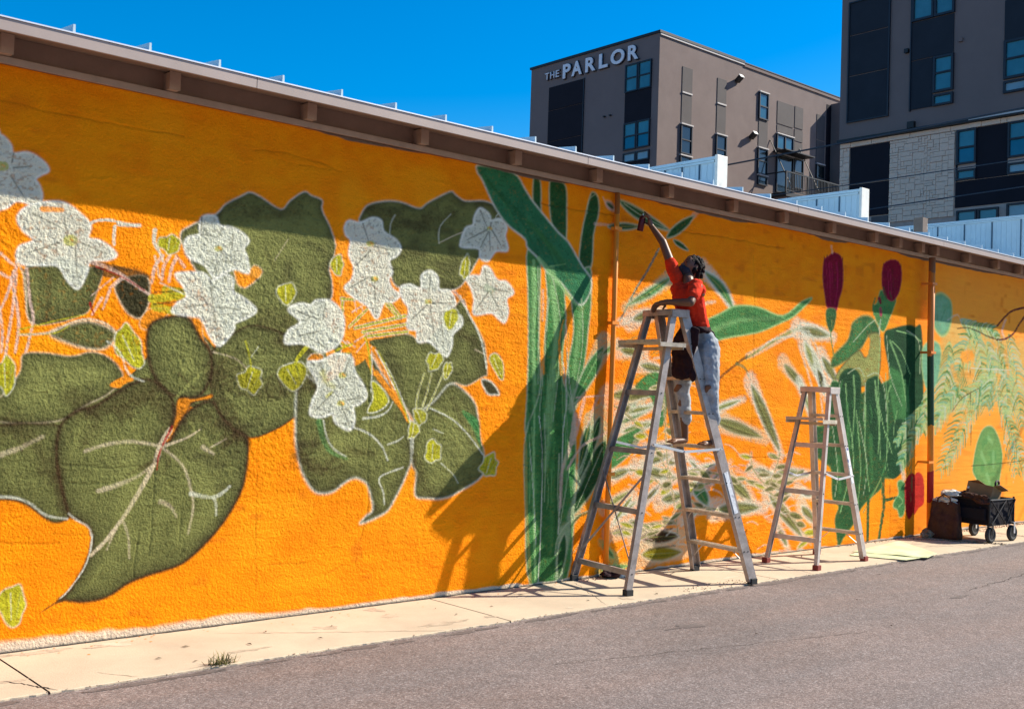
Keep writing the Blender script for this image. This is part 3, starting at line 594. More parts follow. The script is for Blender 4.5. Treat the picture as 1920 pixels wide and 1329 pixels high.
["P","y",[2069,1628,2070,1576,2052,1532,2023,1504,1997,1551,1967,1570,1956,1624,1959,1682,1991,1697,2012,1744,2043,1723,2068,1684],"w",0.005,0.6,0.0075,1,0.35,0,0.044,1],
["S","u",[1985,1689,2006,1551],0.0047,0.0016,0.6,0.0044,0.2],
["S","w",[2008,1690,2018,1552],0.0025,0.0016,0.6,0.0044,0.2],
["S","u",[2032,1691,2029,1552],0.0038,0.0016,0.6,0.0044,0.2],
["S","e",[2050,1691,2038,1552],0.0031,0.0016,0.6,0.0044,0.2],
["P","y",[2194,266,2175,217,2160,161,2120,144,2081,180,2058,229,2027,284,2042,344,2074,374,2109,382,2155,392,2177,326],"w",0.0051,0.6,0.0076,1,0.35,0,0.044,1],
["S","u",[2072,350,2098,193],0.0047,0.0016,0.6,0.0044,0.2],
["S","w",[2103,347,2114,192],0.0025,0.0016,0.6,0.0044,0.2],
["S","u",[2134,344,2130,190],0.0038,0.0016,0.6,0.0044,0.2],
["S","e",[2158,342,2141,188],0.0032,0.0016,0.6,0.0044,0.2],
["P","y",[3695,1620,3668,1583,3630,1543,3581,1578,3534,1588,3511,1628,3500,1678,3555,1697,3583,1738,3635,1732,3684,1711,3678,1660],"w",0.0059,0.6,0.0088,1,0.35,0,0.051,1],
["S","u",[3577,1710,3564,1588],0.0055,0.0018,0.6,0.0051,0.2],
["S","w",[3614,1699,3583,1588],0.0029,0.0018,0.6,0.0051,0.2],
["S","u",[3650,1688,3602,1589],0.0044,0.0018,0.6,0.0051,0.2],
["S","e",[3678,1680,3617,1589],0.0037,0.0018,0.6,0.0051,0.2],
["P","y",[4035,1747,4036,1690,4014,1645,3986,1603,3931,1576,3878,1606,3843,1640,3808,1682,3821,1735,3873,1760,3922,1776,3985,1785],"w",0.0061,0.6,0.0091,1,0.35,0,0.053,1],
["S","u",[3845,1710,3934,1627],0.0056,0.0019,0.6,0.0052,0.2],
["S","w",[3882,1730,3956,1628],0.003,0.0019,0.6,0.0052,0.2],
["S","u",[3919,1751,3979,1629],0.0045,0.0019,0.6,0.0052,0.2],
["S","e",[3947,1767,3996,1629],0.0038,0.0019,0.6,0.0053,0.2],
["P","y",[5054,1295,5028,1268,5008,1246,4982,1246,4950,1240,4950,1281,4944,1311,4956,1341,4974,1375,5002,1356,5028,1357,5042,1330],"w",0.0066,0.6,0.0099,1,0.35,0,0.057,1],
["S","u",[4974,1346,4974,1259],0.0061,0.002,0.6,0.0057,0.2],
["S","w",[4994,1343,4984,1259],0.0033,0.002,0.6,0.0057,0.2],
["S","u",[5014,1341,4994,1259],0.0049,0.002,0.6,0.0057,0.2],
["S","e",[5030,1338,5001,1259],0.0041,0.002,0.6,0.0057,0.2],
["P","y",[5115,1431,5115,1395,5103,1367,5075,1358,5047,1338,5016,1366,4996,1395,4989,1425,4984,1463,5020,1468,5051,1468,5083,1457],"w",0.0066,0.6,0.0099,1,0.35,0,0.058,1],
["S","u",[5002,1439,5052,1368],0.0061,0.0021,0.6,0.0057,0.2],
["S","w",[5025,1446,5064,1368],0.0033,0.0021,0.6,0.0057,0.2],
["S","u",[5048,1453,5077,1368],0.0049,0.0021,0.6,0.0058,0.2],
["S","e",[5065,1458,5086,1368],0.0041,0.0021,0.6,0.0058,0.2],
["P","y",[5416,2171,5377,2133,5342,2106,5300,2103,5247,2094,5240,2145,5233,2184,5249,2224,5278,2268,5326,2251,5367,2247,5398,2217],"w",0.0068,0.6,0.0102,1,0.35,0,0.059,1],
["S","u",[5280,2232,5283,2119],0.0063,0.0021,0.6,0.0059,0.2],
["S","w",[5314,2230,5300,2120],0.0034,0.0021,0.6,0.0059,0.2],
["S","u",[5348,2227,5317,2121],0.0051,0.0021,0.6,0.0059,0.2],
["S","e",[5373,2226,5330,2122],0.0042,0.0021,0.6,0.0059,0.2],
["P","y",[4590,1660,4654,1649,4755,1532,4678,1451,4568,1437,4611,1542],"w",0.0063,0.8,0.0063,1,0.2,0,0.055,1],
["S","y",[2971,2204,3099,2204],0.0276,0.0209,0.9,0.0069,0.3],
["S","y",[2885,2145,3082,2174],0.0273,0.0209,0.9,0.0068,0.3],
["S","y",[2905,2095,3050,2071],0.0274,0.0208,0.9,0.0068,0.3],
["S","n",[2901,2187,3098,2214],0.0069,0.0052,0.7,0.0051,0.5],
["S","n",[2897,2111,3102,2144],0.0068,0.0052,0.7,0.0051,0.5],
["S","w",[2933,2252,3006,2224,3099,2190],0.0052,0.0035,0.6,0.0041,0.2],
["S","w",[5016,1452,5021,1575,5080,1741],0.0082,0.0062,0.8,0.0049,0.2],
["S","y",[5016,1452,5021,1575,5080,1741],0.0041,0.0041,0.8,0.0049,0.2],
["S","w",[5067,1473,5113,1597,5148,1743],0.0082,0.0062,0.8,0.0049,0.2],
["S","y",[5067,1473,5113,1597,5148,1743],0.0041,0.0041,0.8,0.0049,0.2],
["S","w",[5119,1461,5191,1599,5263,1747],0.0083,0.0063,0.8,0.005,0.2],
["S","y",[5119,1461,5191,1599,5263,1747],0.0041,0.0042,0.8,0.005,0.2],
["S","y",[4033,1894,3971,1824,3924,1739],0.017,0.0112,0.9,0.0045,0.2],
["S","y",[3553,1907,3590,1799,3602,1727],0.0054,0.0055,0.8,0.0044,0.2],
["S","p",[3323,1823,3480,1787,3570,1725],0.0053,0.0036,0.6,0.0043,0.2],
["P","o",[3723,1565,3774,1696,3832,1616,3815,1530],"n",0.0074,0.4,0.0059,1,0.2,0,0.052,1],
["S","w",[2605,1856,2692,1793,2750,1661,2856,1613],0.005,0.0051,0.7,0.0047,0.3],
["S","y",[4314,2084,4262,2022,4288,1946,4367,1919],0.0078,0.0058,0.9,0.0047,0.2],
["S","w",[4336,2105,4298,2032,4319,1964,4390,1913],0.0039,0.0039,0.8,0.0047,0.2],
["S","y",[4412,1933,4291,1888,4279,1853,4392,1866],0.0078,0.0078,0.9,0.0047,0.2],
["S","e",[2462,1386,2476,1353,2471,1320],0.0229,0.0033,0.3,0.0098,0.5],
["S","e",[3628,2300,3650,2265,3648,2228],0.0147,0.0037,0.3,0.011,0.5],
["S","e",[5442,1219,5498,1172,5516,1138],0.0042,0.0043,0.3,0.0127,0.5],
["S","n",[2276,1696,2320,1620,2348,1560],0.0225,0.0032,0.3,0.0096,0.5],
["S","d",[4124,1232,4098,1129,4049,1043],0.0152,0.0038,0.3,0.0114,0.5],
["S","n",[5152,1752,5131,1652,5078,1559],0.0041,0.0041,0.3,0.0124,0.5],
["S","n",[5444,1550,5512,1491,5546,1462],0.0042,0.0043,0.3,0.0127,0.5],
["S","d",[3749,2459,3862,2369,3947,2370],0.0074,0.0038,0.3,0.0111,0.5],
["S","e",[2204,1575,2244,1496,2263,1426],0.0223,0.0032,0.3,0.0096,0.5],
["S","d",[4022,2624,4072,2591,4098,2590],0.0266,0.0038,0.3,0.0114,0.5],
["S","e",[5529,1359,5638,1261,5714,1218],0.0171,0.0043,0.3,0.0128,0.5],
["S","e",[5029,1505,5074,1427,5087,1358],0.0287,0.0041,0.3,0.0123,0.5],
["S","n",[2834,1081,2900,1021,2942,1027],0.0135,0.0034,0.3,0.0102,0.5],
["S","d",[3682,1914,3701,1870,3690,1829],0.0257,0.0037,0.3,0.011,0.5],
["S","d",[3484,2131,3509,2107,3510,2082],0.0144,0.0036,0.3,0.0108,0.5],
["S","e",[3170,1363,3248,1276,3300,1226],0.014,0.0035,0.3,0.0105,0.5],
["S","d",[3250,1336,3317,1265,3360,1236],0.0141,0.0036,0.3,0.0106,0.5],
["S","e",[4952,1540,4968,1508,4955,1475],0.0286,0.0041,0.3,0.0122,0.5],
["S","n",[5368,1540,5432,1439,5469,1346],0.0295,0.0042,0.3,0.0126,0.5],
["S","e",[2174,1635,2172,1593,2152,1561],0.0127,0.0032,0.3,0.0095,0.5],
["S","n",[4447,1367,4516,1276,4552,1209],0.0157,0.0039,0.3,0.0117,0.5],
["S","n",[3692,2524,3732,2465,3747,2411],0.0258,0.0037,0.3,0.0111,0.5],
["S","d",[5034,1637,5098,1589,5129,1577],0.0288,0.0041,0.3,0.0123,0.5],
["S","n",[4813,1417,4797,1324,4757,1244],0.0282,0.004,0.3,0.0121,0.5],
["S","e",[4086,1878,4146,1824,4174,1798],0.0152,0.0038,0.3,0.0114,0.5],
["S","d",[4876,1673,4884,1608,4856,1547],0.0081,0.004,0.3,0.0122,0.5],
["S","n",[3034,1138,3033,1080,3010,1025],0.0242,0.0034,0.3,0.0104,0.5],
["S","n",[3462,2521,3488,2476,3490,2429],0.0036,0.0036,0.3,0.0108,0.5],
["S","n",[4975,1137,5019,1058,5037,984],0.0163,0.0041,0.3,0.0122,0.5],
["S","e",[4071,2404,4086,2363,4079,2324],0.0076,0.0038,0.3,0.0114,0.5],
["S","d",[3339,1024,3407,961,3447,942],0.0142,0.0036,0.3,0.0106,0.5],
["S","d",[4724,1873,4805,1804,4856,1786],0.0281,0.004,0.3,0.012,0.5],
["S","n",[3144,1356,3162,1297,3153,1238],0.007,0.0035,0.3,0.0105,0.5],
["S","d",[5203,1678,5215,1641,5195,1608],0.0042,0.0042,0.3,0.0125,0.5],
["S","n",[4777,2661,4840,2594,4867,2544],0.004,0.0041,0.3,0.0121,0.5],
["S","d",[3041,1706,3079,1662,3092,1631],0.0035,0.0035,0.3,0.0104,0.5],
["S","e",[4776,1019,4812,982,4819,950],0.0281,0.004,0.3,0.012,0.5],
["S","e",[3528,1753,3550,1728,3547,1703],0.0036,0.0036,0.3,0.0109,0.5],
["S","n",[4149,1644,4186,1614,4196,1599],0.0038,0.0038,0.3,0.0115,0.5],
["S","n",[2989,1328,2981,1280,2954,1239],0.0034,0.0034,0.3,0.0103,0.5],
["S","e",[5055,1148,5050,1046,5018,948],0.0082,0.0041,0.3,0.0123,0.5],
["S","d",[4142,1319,4140,1251,4108,1182],0.0038,0.0038,0.3,0.0114,0.5],
["S","e",[4805,1489,4805,1376,4770,1268],0.0081,0.004,0.3,0.0121,0.5],
["S","e",[3983,2430,4015,2391,4025,2362],0.0038,0.0038,0.3,0.0113,0.5],
["S","d",[3925,1994,3979,1941,4006,1905],0.0075,0.0038,0.3,0.0113,0.5],
["S","e",[3118,1123,3127,1078,3111,1036],0.007,0.0035,0.3,0.0104,0.5],
["S","d",[2588,1132,2679,1047,2746,1059],0.0132,0.0034,0.3,0.0099,0.5],
["S","e",[2450,1304,2443,1226,2418,1154],0.0228,0.0033,0.3,0.0098,0.5],
["S","n",[4404,1183,4476,1128,4518,1135],0.0156,0.0039,0.3,0.0117,0.5],
["S","e",[3888,2244,3947,2181,3979,2141],0.0037,0.0038,0.3,0.0112,0.5],
["S","e",[4053,1259,4081,1213,4083,1171],0.0151,0.0038,0.3,0.0113,0.5],
["S","n",[2725,1458,2894,1536,3082,1360],0.0839,0.0434,0.45,0.0537,0.3],
["S","n",[3443,1721,3608,1581,3980,1628,4129,1708],0.079,0.0419,0.45,0.0575,0.3],
["S","n",[3327,1716,3416,1469,3542,1282],0.0533,0.0271,0.5,0.0569,0.3],
["S","n",[2392,1518,2560,1390,2502,1225],0.039,0.0197,0.4,0.052,0.3],
["S","n",[3708,2063,3962,2034,3798,1920],0.0737,0.0371,0.35,0.059,0.3],
["S","n",[4004,1101,4272,1000,4360,1056],0.0451,0.0233,0.4,0.0602,0.3],
["S","n",[2061,1323,2186,1228,2320,1002],0.0627,0.0322,0.35,0.0502,0.3],
["S","n",[3152,1430,3343,1361,3503,1254],0.0454,0.0234,0.4,0.0559,0.3],
["S","n",[4557,2916,4852,2874,5314,3016],0.0596,0.0317,0.3,0.0636,0.3],
["S","n",[3434,2804,3594,2789,3926,2833],0.0469,0.0245,0.3,0.0577,0.3],
["S","n",[4154,1633,4257,1327,4000,1176],0.065,0.032,0.35,0.0612,0.3],
["S","n",[5035,1042,5146,833],0.0491,0.0248,0.3,0.0655,0.3],
["S","e",[2167,1641,2321,1678,2515,1653],0.0381,0.0237,0.4,0.0508,0.3],
["S","e",[2738,1156,2814,987,2755,787],0.0671,0.0402,0.35,0.0537,0.3],
["S","e",[3285,972,3332,759,3151,629],0.06,0.0355,0.35,0.0564,0.3],
["S","e",[3611,2423,3853,2560,4033,2389],0.0732,0.0455,0.3,0.0585,0.3],
["S","e",[4795,1933,4996,1902,5106,1742],0.0524,0.0322,0.3,0.0645,0.3],
["S","e",[4307,1211,4450,1093],0.0579,0.0352,0.3,0.0618,0.3],
["S","e",[5335,1329,5506,1117],0.0504,0.0306,0.3,0.0672,0.3],
["S","e",[3019,1947,3132,1884,3140,1709],0.038,0.0231,0.35,0.0553,0.3],
["P","w",[1904,3030,1924,3029,1954,3013,1985,2977,2002,2932,2076,2950,2138,2934,2191,2895,2205,2860,2168,2833,2134,2801,2156,2767,2173,2721,2175,2679,2162,2635,2090,2651,2030,2654,1982,2610,1944,2595,1914,2601],"W",0.0081,0.9,0.0056,0.95,0.32,0,0.044,1],
["S","y",[1935,2846,1953,2848],0.025,0.025,0.75,0.0075,0.4],
["S","O",[1944,2853,1956,2846],0.0047,0.0047,0.6,0.0047,0.3],
["S","v",[2006,2848,2111,2874],0.005,0.0022,0.75,0.0041,0.2],
["S","v",[1994,2798,2074,2683],0.005,0.0022,0.75,0.0041,0.2],
["S","v",[2003,2933,1996,2878],0.005,0.0022,0.75,0.0041,0.2],
["P","w",[2052,2585,2101,2633,2191,2671,2304,2683,2402,2631,2471,2564,2461,2487,2527,2478,2595,2446,2641,2397,2579,2360,2480,2347,2461,2269,2414,2169,2347,2212,2290,2295,2196,2292,2086,2284,2048,2321,2060,2386,2120,2418,2137,2442,2077,2486,2044,2542],"W",0.0082,0.9,0.0057,0.95,0.32,0,0.044,1],
["S","y",[2346,2457,2365,2459],0.0325,0.0326,0.75,0.0078,0.4],
["S","O",[2355,2465,2368,2456],0.0049,0.0049,0.6,0.0049,0.3],
["S","v",[2332,2475,2311,2603],0.0052,0.0023,0.75,0.0042,0.2],
["S","v",[2383,2425,2404,2237],0.0052,0.0023,0.75,0.0042,0.2],
["S","v",[2414,2452,2581,2401],0.0052,0.0023,0.75,0.0043,0.2],
["S","v",[2286,2437,2104,2352],0.0052,0.0022,0.75,0.0042,0.2],
["S","v",[2124,2594,2282,2534],0.0051,0.0023,0.75,0.0041,0.2],
["S","O",[2184,2628,2296,2637],0.016,0.0129,0.9,0.0064,0.2],
["P","w",[3206,2713,3293,2731,3331,2671,3408,2670,3497,2641,3547,2592,3513,2537,3540,2478,3556,2374,3464,2394,3376,2356,3312,2311,3232,2396,3122,2434,3089,2501,3105,2562,3189,2594,3187,2643],"W",0.0092,0.9,0.0064,0.95,0.32,0,0.049,1],
["S","y",[3318,2516,3341,2518],0.016,0.0161,0.75,0.0086,0.4],
["S","O",[3330,2524,3345,2515],0.0054,0.0054,0.6,0.0054,0.3],
["S","v",[3199,2708,3200,2595],0.0056,0.0025,0.75,0.0046,0.2],
["S","v",[3204,2595,3326,2592],0.0056,0.0025,0.75,0.0046,0.2],
["S","v",[3426,2622,3427,2513],0.0058,0.0025,0.75,0.0047,0.2],
["S","v",[3338,2504,3452,2407],0.0057,0.0025,0.75,0.0046,0.2],
["P","w",[3053,2326,3223,2342,3290,2298,3376,2349,3444,2323,3447,2240,3516,2206,3624,2130,3570,2075,3469,2025,3459,1974,3367,1868,3295,1921,3225,2041,3139,2053,3024,2066,3051,2127,3115,2174,3090,2242,3040,2296],"W",0.009,0.9,0.0063,0.95,0.32,0,0.049,1],
["S","v",[3284,2248,3310,2107],0.0057,0.0025,0.75,0.0046,0.2],
["S","v",[3311,2090,3365,1896],0.0057,0.0025,0.75,0.0046,0.2],
["S","v",[3121,2111,3289,2141],0.0056,0.0025,0.75,0.0045,0.2],
["S","v",[3504,2122,3309,2125],0.0058,0.0025,0.75,0.0047,0.2],
["S","v",[3278,2301,3289,2230],0.0057,0.0025,0.75,0.0046,0.2],
["P","w",[3872,2149,3968,2197,4054,2192,4101,2230,4230,2229,4325,2135,4331,2003,4272,1910,4157,1862,4054,1899,3980,1918,3857,1912,3878,1999,3973,2069],"W",0.0097,0.9,0.0067,0.95,0.32,0,0.052,1],
["S","v",[3957,2136,4134,2091],0.006,0.0027,0.75,0.0049,0.2],
["S","v",[3965,1967,4137,2015],0.006,0.0027,0.75,0.0049,0.2],
["S","v",[4173,2209,4156,2093],0.0061,0.0027,0.75,0.005,0.2],
["S","v",[4119,1937,4196,1884],0.0061,0.0027,0.75,0.005,0.2],
["P","w",[4310,2782,4345,2833,4438,2829,4544,2879,4626,2869,4654,2792,4774,2738,4816,2682,4779,2621,4712,2577,4745,2496,4718,2441,4746,2374,4822,2324,4755,2270,4682,2264,4620,2136,4536,2221,4411,2279,4330,2338,4391,2410,4401,2502,4356,2587,4365,2690,4322,2728],"W",0.0101,0.9,0.007,0.95,0.32,0,0.054,1],
["S","y",[4524,2685,4553,2688],0.0198,0.0198,0.75,0.0095,0.4],
["S","O",[4538,2695,4558,2685],0.0059,0.006,0.6,0.0059,0.3],
["S","y",[4574,2427,4602,2430],0.0179,0.0179,0.75,0.0095,0.4],
["S","O",[4588,2436,4607,2426],0.006,0.006,0.6,0.006,0.3],
["S","v",[4466,2825,4518,2712],0.0063,0.0028,0.75,0.0051,0.2],
["S","v",[4568,2670,4762,2659],0.0064,0.0028,0.75,0.0052,0.2],
["S","v",[4541,2635,4410,2503],0.0063,0.0027,0.75,0.0052,0.2],
["S","v",[4589,2401,4609,2183],0.0064,0.0028,0.75,0.0052,0.2],
["S","v",[4531,2435,4371,2342],0.0063,0.0027,0.75,0.0051,0.2],
["P","w",[4824,2381,4918,2414,5021,2390,5021,2493,5102,2538,5177,2495,5197,2401,5304,2397,5367,2305,5294,2245,5420,2211,5439,2140,5350,2063,5339,1965,5294,1883,5202,1937,5111,1991,5008,1985,4989,2066,4902,2086,4911,2225,4848,2302],"W",0.0105,0.9,0.0073,0.95,0.32,0,0.057,1],
["S","y",[5082,2296,5113,2298],0.0186,0.0187,0.75,0.0099,0.4],
["S","O",[5097,2305,5118,2294],0.0062,0.0062,0.6,0.0062,0.3],
["S","v",[5103,2509,5100,2343],0.0066,0.0029,0.75,0.0054,0.2],
["S","v",[5134,2291,5356,2308],0.0066,0.003,0.75,0.0054,0.2],
["S","v",[5083,2271,4935,2145],0.0066,0.0029,0.75,0.0054,0.2],
["S","v",[5114,2261,5173,1994],0.0066,0.0029,0.75,0.0054,0.2],
["S","v",[5216,2206,5264,1957],0.0067,0.0029,0.75,0.0054,0.2],
["P","y",[5400,2178,5373,2143,5348,2106,5307,2089,5277,2118,5259,2150,5245,2189,5261,2235,5303,2249,5338,2265,5378,2260,5401,2224],"w",0.0068,0.6,0.0102,1,0.35,0,0.059,1],
["S","u",[5296,2236,5296,2124],0.0063,0.0021,0.6,0.0059,0.2],
["S","w",[5325,2235,5311,2124],0.0034,0.0021,0.6,0.0059,0.2],
["S","u",[5355,2233,5326,2126],0.0051,0.0021,0.6,0.0059,0.2],
["S","e",[5377,2231,5338,2126],0.0042,0.0021,0.6,0.0059,0.2],
["P","w",[5527,3019,5586,3092,5684,3052,5703,3007,5800,3032,5872,2975,5858,2898,5892,2787,5765,2765,5683,2677,5603,2695,5583,2766,5412,2760,5394,2797,5438,2909,5514,2948],"W",0.0112,0.9,0.0077,0.95,0.32,0,0.06,1],
["S","y",[5672,2938,5706,2942],0.0108,0.0109,0.75,0.0104,0.4],
["S","O",[5688,2948,5712,2938],0.0065,0.0065,0.6,0.0065,0.3],
["S","v",[5586,3074,5660,2953],0.0069,0.003,0.75,0.0056,0.2],
["S","v",[5704,2990,5694,2936],0.007,0.003,0.75,0.0057,0.2],
["S","v",[5678,2912,5600,2773],0.0069,0.003,0.75,0.0056,0.2],
["S","v",[5690,2909,5702,2762],0.0069,0.003,0.75,0.0056,0.2],
["S","v",[5718,2930,5815,2819],0.007,0.0031,0.75,0.0057,0.2],
["S","v",[5661,2927,5458,2821],0.0069,0.003,0.75,0.0056,0.2],
["P","w",[5640,2625,5703,2618,5793,2526,5892,2522,5972,2441,5898,2386,5920,2286,5889,2191,5818,2217,5736,2259,5562,2234,5557,2346,5520,2441,5467,2510,5532,2541,5610,2549],"W",0.0112,0.9,0.0078,0.95,0.32,0,0.06,1],
["S","v",[5652,2605,5692,2478],0.0069,0.003,0.75,0.0056,0.2],
["S","v",[5756,2449,5931,2442],0.007,0.0031,0.75,0.0057,0.2],
["S","v",[5700,2422,5577,2274],0.0069,0.003,0.75,0.0056,0.2],
["S","v",[5729,2416,5863,2242],0.0069,0.0031,0.75,0.0056,0.2],
["S","v",[5642,2452,5500,2508],0.0069,0.003,0.75,0.0056,0.2],
["S","g",[5682,2455,5739,2438],0.0281,0.0261,0.35,0.0173,0.4],
["P","w",[4042,1781,4156,1801,4274,1856,4412,1835,4440,1735,4514,1646,4556,1553,4488,1492,4442,1476,4456,1382,4417,1304,4296,1358,4262,1420,4174,1396,4080,1418,4098,1521,4138,1609,4104,1684],"W",0.0098,0.9,0.0068,0.88,0.32,0,0.053,1],
["S","y",[4326,1703,4354,1704],0.0194,0.0194,0.75,0.0093,0.4],
["S","O",[4340,1712,4358,1701],0.0058,0.0058,0.6,0.0058,0.3],
["S","y",[4322,1498,4349,1498],0.0174,0.0175,0.75,0.0093,0.4],
["S","O",[4335,1506,4354,1494],0.0058,0.0058,0.6,0.0058,0.3],
["S","v",[4148,1785,4224,1577],0.0061,0.0027,0.75,0.005,0.2],
["S","v",[4268,1578,4119,1441],0.0062,0.0027,0.75,0.005,0.2],
["S","v",[4341,1482,4416,1327],0.0062,0.0027,0.75,0.005,0.2],
["S","v",[4385,1522,4523,1544],0.0062,0.0028,0.75,0.0051,0.2],
["S","v",[4353,1716,4394,1827],0.0062,0.0027,0.75,0.0051,0.2],
["S","y",[4173,1710,4207,1653,4267,1616],0.0268,0.0154,0.4,0.0153,0.4],
["S","y",[4212,1546,4255,1578],0.0115,0.0077,0.6,0.0077,0.3],
["S","w",[5346,2278,5282,2273,5082,2279],0.0042,0.0021,0.6,0.0051,0.2],
["S","w",[3652,1875,3598,1800],0.0037,0.0036,0.4,0.0044,0.2],
["S","w",[5814,3105,5758,3053,5732,2984],0.0044,0.0033,0.7,0.0053,0.2],
["P","h",[6158,3423,6232,3420,6253,3232,6248,3049,6171,3130],"q",0.009,0.8,0.009,1,0.15,0,0.063,1],
["P","h",[6344,3419,6432,3442,6536,3411,6559,3181,6558,2926,6459,2983,6371,3111],"q",0.0091,0.8,0.0091,1,0.15,0,0.064,1],
["P","h",[6854,3401,6937,3375,6956,3234,6897,3036,6882,2749,6736,2734,6750,3018,6795,3213],"q",0.0095,0.8,0.0095,1,0.15,0,0.066,1],
["S","q",[6902,3394,6830,3336,6808,3214],0.0047,0.0047,0.5,0.0057,0.2],
["P","g",[6652,2539,6862,2747,6895,2466,6867,2180,6833,1895,6750,1518,6628,1332,6620,1794,6688,2169],"q",0.0093,0.8,0.0093,1,0.15,0,0.065,1],
["P","g",[6112,2807,6253,2804,6276,2416,6280,2054,6318,1602,6250,1331,6155,1277,6165,1599,6158,2047,6132,2494],"q",0.0089,0.8,0.0089,1,0.15,0,0.063,1],
["P","g",[6339,2695,6515,2712,6587,2255,6556,1792,6719,1471,6765,866,6698,10,6272,0,6188,661,6157,1242,6300,1602,6342,2057,6363,2423],"q",0.0091,0.8,0.0091,1,0.15,0,0.064,1],
["P","G",[5539,3388,5570,3441,5928,3436,6059,3326,6160,3228,6444,3019,6583,2938,6706,2811,6776,2738,6888,2636,6873,2506,6751,2398,6528,2566,6353,2650,6249,2749,6111,2834,6078,2902,5877,2998,5732,3133,5604,3316],"w",0.0103,0.8,0.0086,1,0.15,0,0.06,1],
["S","l",[6249,2749,6443,2613,6617,2466,6711,2404],0.0203,0.014,0.8,0.0136,0.2],
["S","l",[6376,2698,6566,2741],0.0068,0.0046,0.6,0.0055,0.2],
["S","l",[6189,2725,6221,2412,6218,2050,6253,1691],0.0157,0.0113,0.7,0.0112,0.2],
["S","l",[6422,2519,6489,2157,6420,1696,6386,1331],0.0274,0.0182,0.55,0.0183,0.2],
["S","h",[6154,2676,6194,2049,6209,1420,6221,883],0.0112,0.0134,0.5,0.0135,0.2],
["S","h",[6483,2433,6531,2067,6530,1515,6570,872,6552,142],0.0275,0.0457,0.55,0.0275,0.2],
["S","h",[6378,1240,6429,62],0.068,0.0635,0.5,0.0363,0.2],
["S","l",[6403,2655,6476,2156,6445,1696],0.0411,0.0205,0.5,0.0274,0.25],
["S","l",[6191,2680,6206,2050,6260,1511],0.0202,0.0101,0.5,0.027,0.25],
["S","l",[6779,2362,6720,1891,6684,1517],0.0281,0.0139,0.5,0.0281,0.25],
["S","l",[6479,1789,6436,1331,6402,968],0.032,0.0159,0.5,0.0275,0.25],
["S","q",[6418,2611,6523,2251,6517,1790,6472,1377],0.0055,0.0032,0.7,0.0055,0.2],
["S","q",[6376,2424,6350,1876,6308,1421],0.0055,0.0032,0.7,0.0055,0.2],
["S","q",[6240,2685,6266,2234,6283,1692],0.0054,0.0032,0.7,0.0054,0.2],
["S","q",[6775,2456,6804,2082,6742,1705],0.0056,0.0033,0.7,0.0056,0.2],
["S","l",[6254,1511,6270,882,6326,26],0.0067,0.0135,0.85,0.0054,0.2],
["S","w",[6308,1421,6359,1105,6372,517,6357,23],0.0045,0.0045,0.85,0.0045,0.2],
["S","w",[6207,1196,6276,747,6318,341],0.0036,0.0036,0.7,0.0045,0.2],
["S","e",[6165,1197,6200,660,6272,9],0.0112,0.0112,0.9,0.0089,0.2],
["S","w",[6548,1976,6629,1586,6602,1332,6592,964,6578,414],0.0069,0.0046,0.8,0.0055,0.2],
["S","w",[6587,2255,6640,1795,6719,1471],0.0046,0.0046,0.7,0.0046,0.2],
["S","O",[6556,1792,6518,2066,6561,2254],0.0184,0.0046,0.8,0.0055,0.2],
["S","O",[6323,2488,6313,2146,6347,1785],0.0204,0.0113,0.85,0.0091,0.2],
["S","k",[6310,2487,6315,2237],0.0113,0.0091,0.6,0.0091,0.4],
["S","O",[6592,2441,6637,2305,6608,2071,6586,1978],0.0185,0.0092,0.8,0.0092,0.2],
["S","k",[6741,1425,6698,1193,6640,1055,6594,918,6593,642],0.0279,0.0115,0.7,0.014,0.2],
["S","q",[6705,1054,6641,732,6600,504],0.0046,0.0046,0.7,0.0056,0.2],
["S","q",[7075,2066,6888,1789,6696,1507],0.1074,0.046,0.62,0.0287,0.35],
["P","g",[7063,2048,6952,1977,6876,1897,6816,1812,6770,1724,6734,1633,6716,1536,6811,1607,6891,1684,6960,1766,7016,1852,7057,1945],"q",0.0095,0.75,0.0076,1,0.22,0,0.067,1],
["S","l",[7028,1996,6888,1789,6743,1576],0.0059,0.0023,0.7,0.0057,0.2],
["S","h",[6966,1952,6764,1644],0.0057,0.0028,0.45,0.0071,0.3],
["S","q",[7224,2078,7127,2020,7016,1954],0.0507,0.0204,0.62,0.0289,0.35],
["P","g",[7202,2065,7164,2060,7135,2049,7110,2034,7087,2017,7068,1998,7053,1976,7087,1983,7117,1993,7144,2006,7169,2021,7189,2040],"q",0.0096,0.75,0.0077,1,0.22,0,0.067,1],
["S","e",[7187,2056,7127,2020,7065,1983],0.006,0.0024,0.7,0.0058,0.2],
["S","h",[7165,2052,7077,1998],0.0058,0.0029,0.45,0.0072,0.3],
["S","q",[7543,1584,7343,1420,7136,1250],0.1033,0.044,0.62,0.0295,0.35],
["P","h",[7524,1569,7420,1544,7345,1502,7283,1454,7233,1400,7193,1342,7166,1275,7257,1305,7335,1342,7404,1386,7462,1436,7508,1495],"q",0.0098,0.75,0.0079,1,0.22,0,0.069,1],
["S","l",[7488,1539,7343,1420,7194,1298],0.0061,0.0024,0.7,0.0059,0.2],
["S","h",[7429,1522,7220,1342],0.0059,0.0029,0.45,0.0073,0.3],
["S","q",[7145,1231,6947,892,6748,550],0.1435,0.0622,0.62,0.0287,0.35],
["P","h",[7134,1213,6995,1128,6906,1030,6842,926,6797,816,6769,701,6765,579,6881,663,6975,756,7053,857,7113,965,7149,1081],"q",0.0096,0.75,0.0076,1,0.22,0,0.067,1],
["S","q",[7096,1148,6947,892,6794,628],0.006,0.0023,0.7,0.0057,0.2],
["S","h",[7020,1096,6808,713],0.0057,0.0028,0.45,0.0071,0.3],
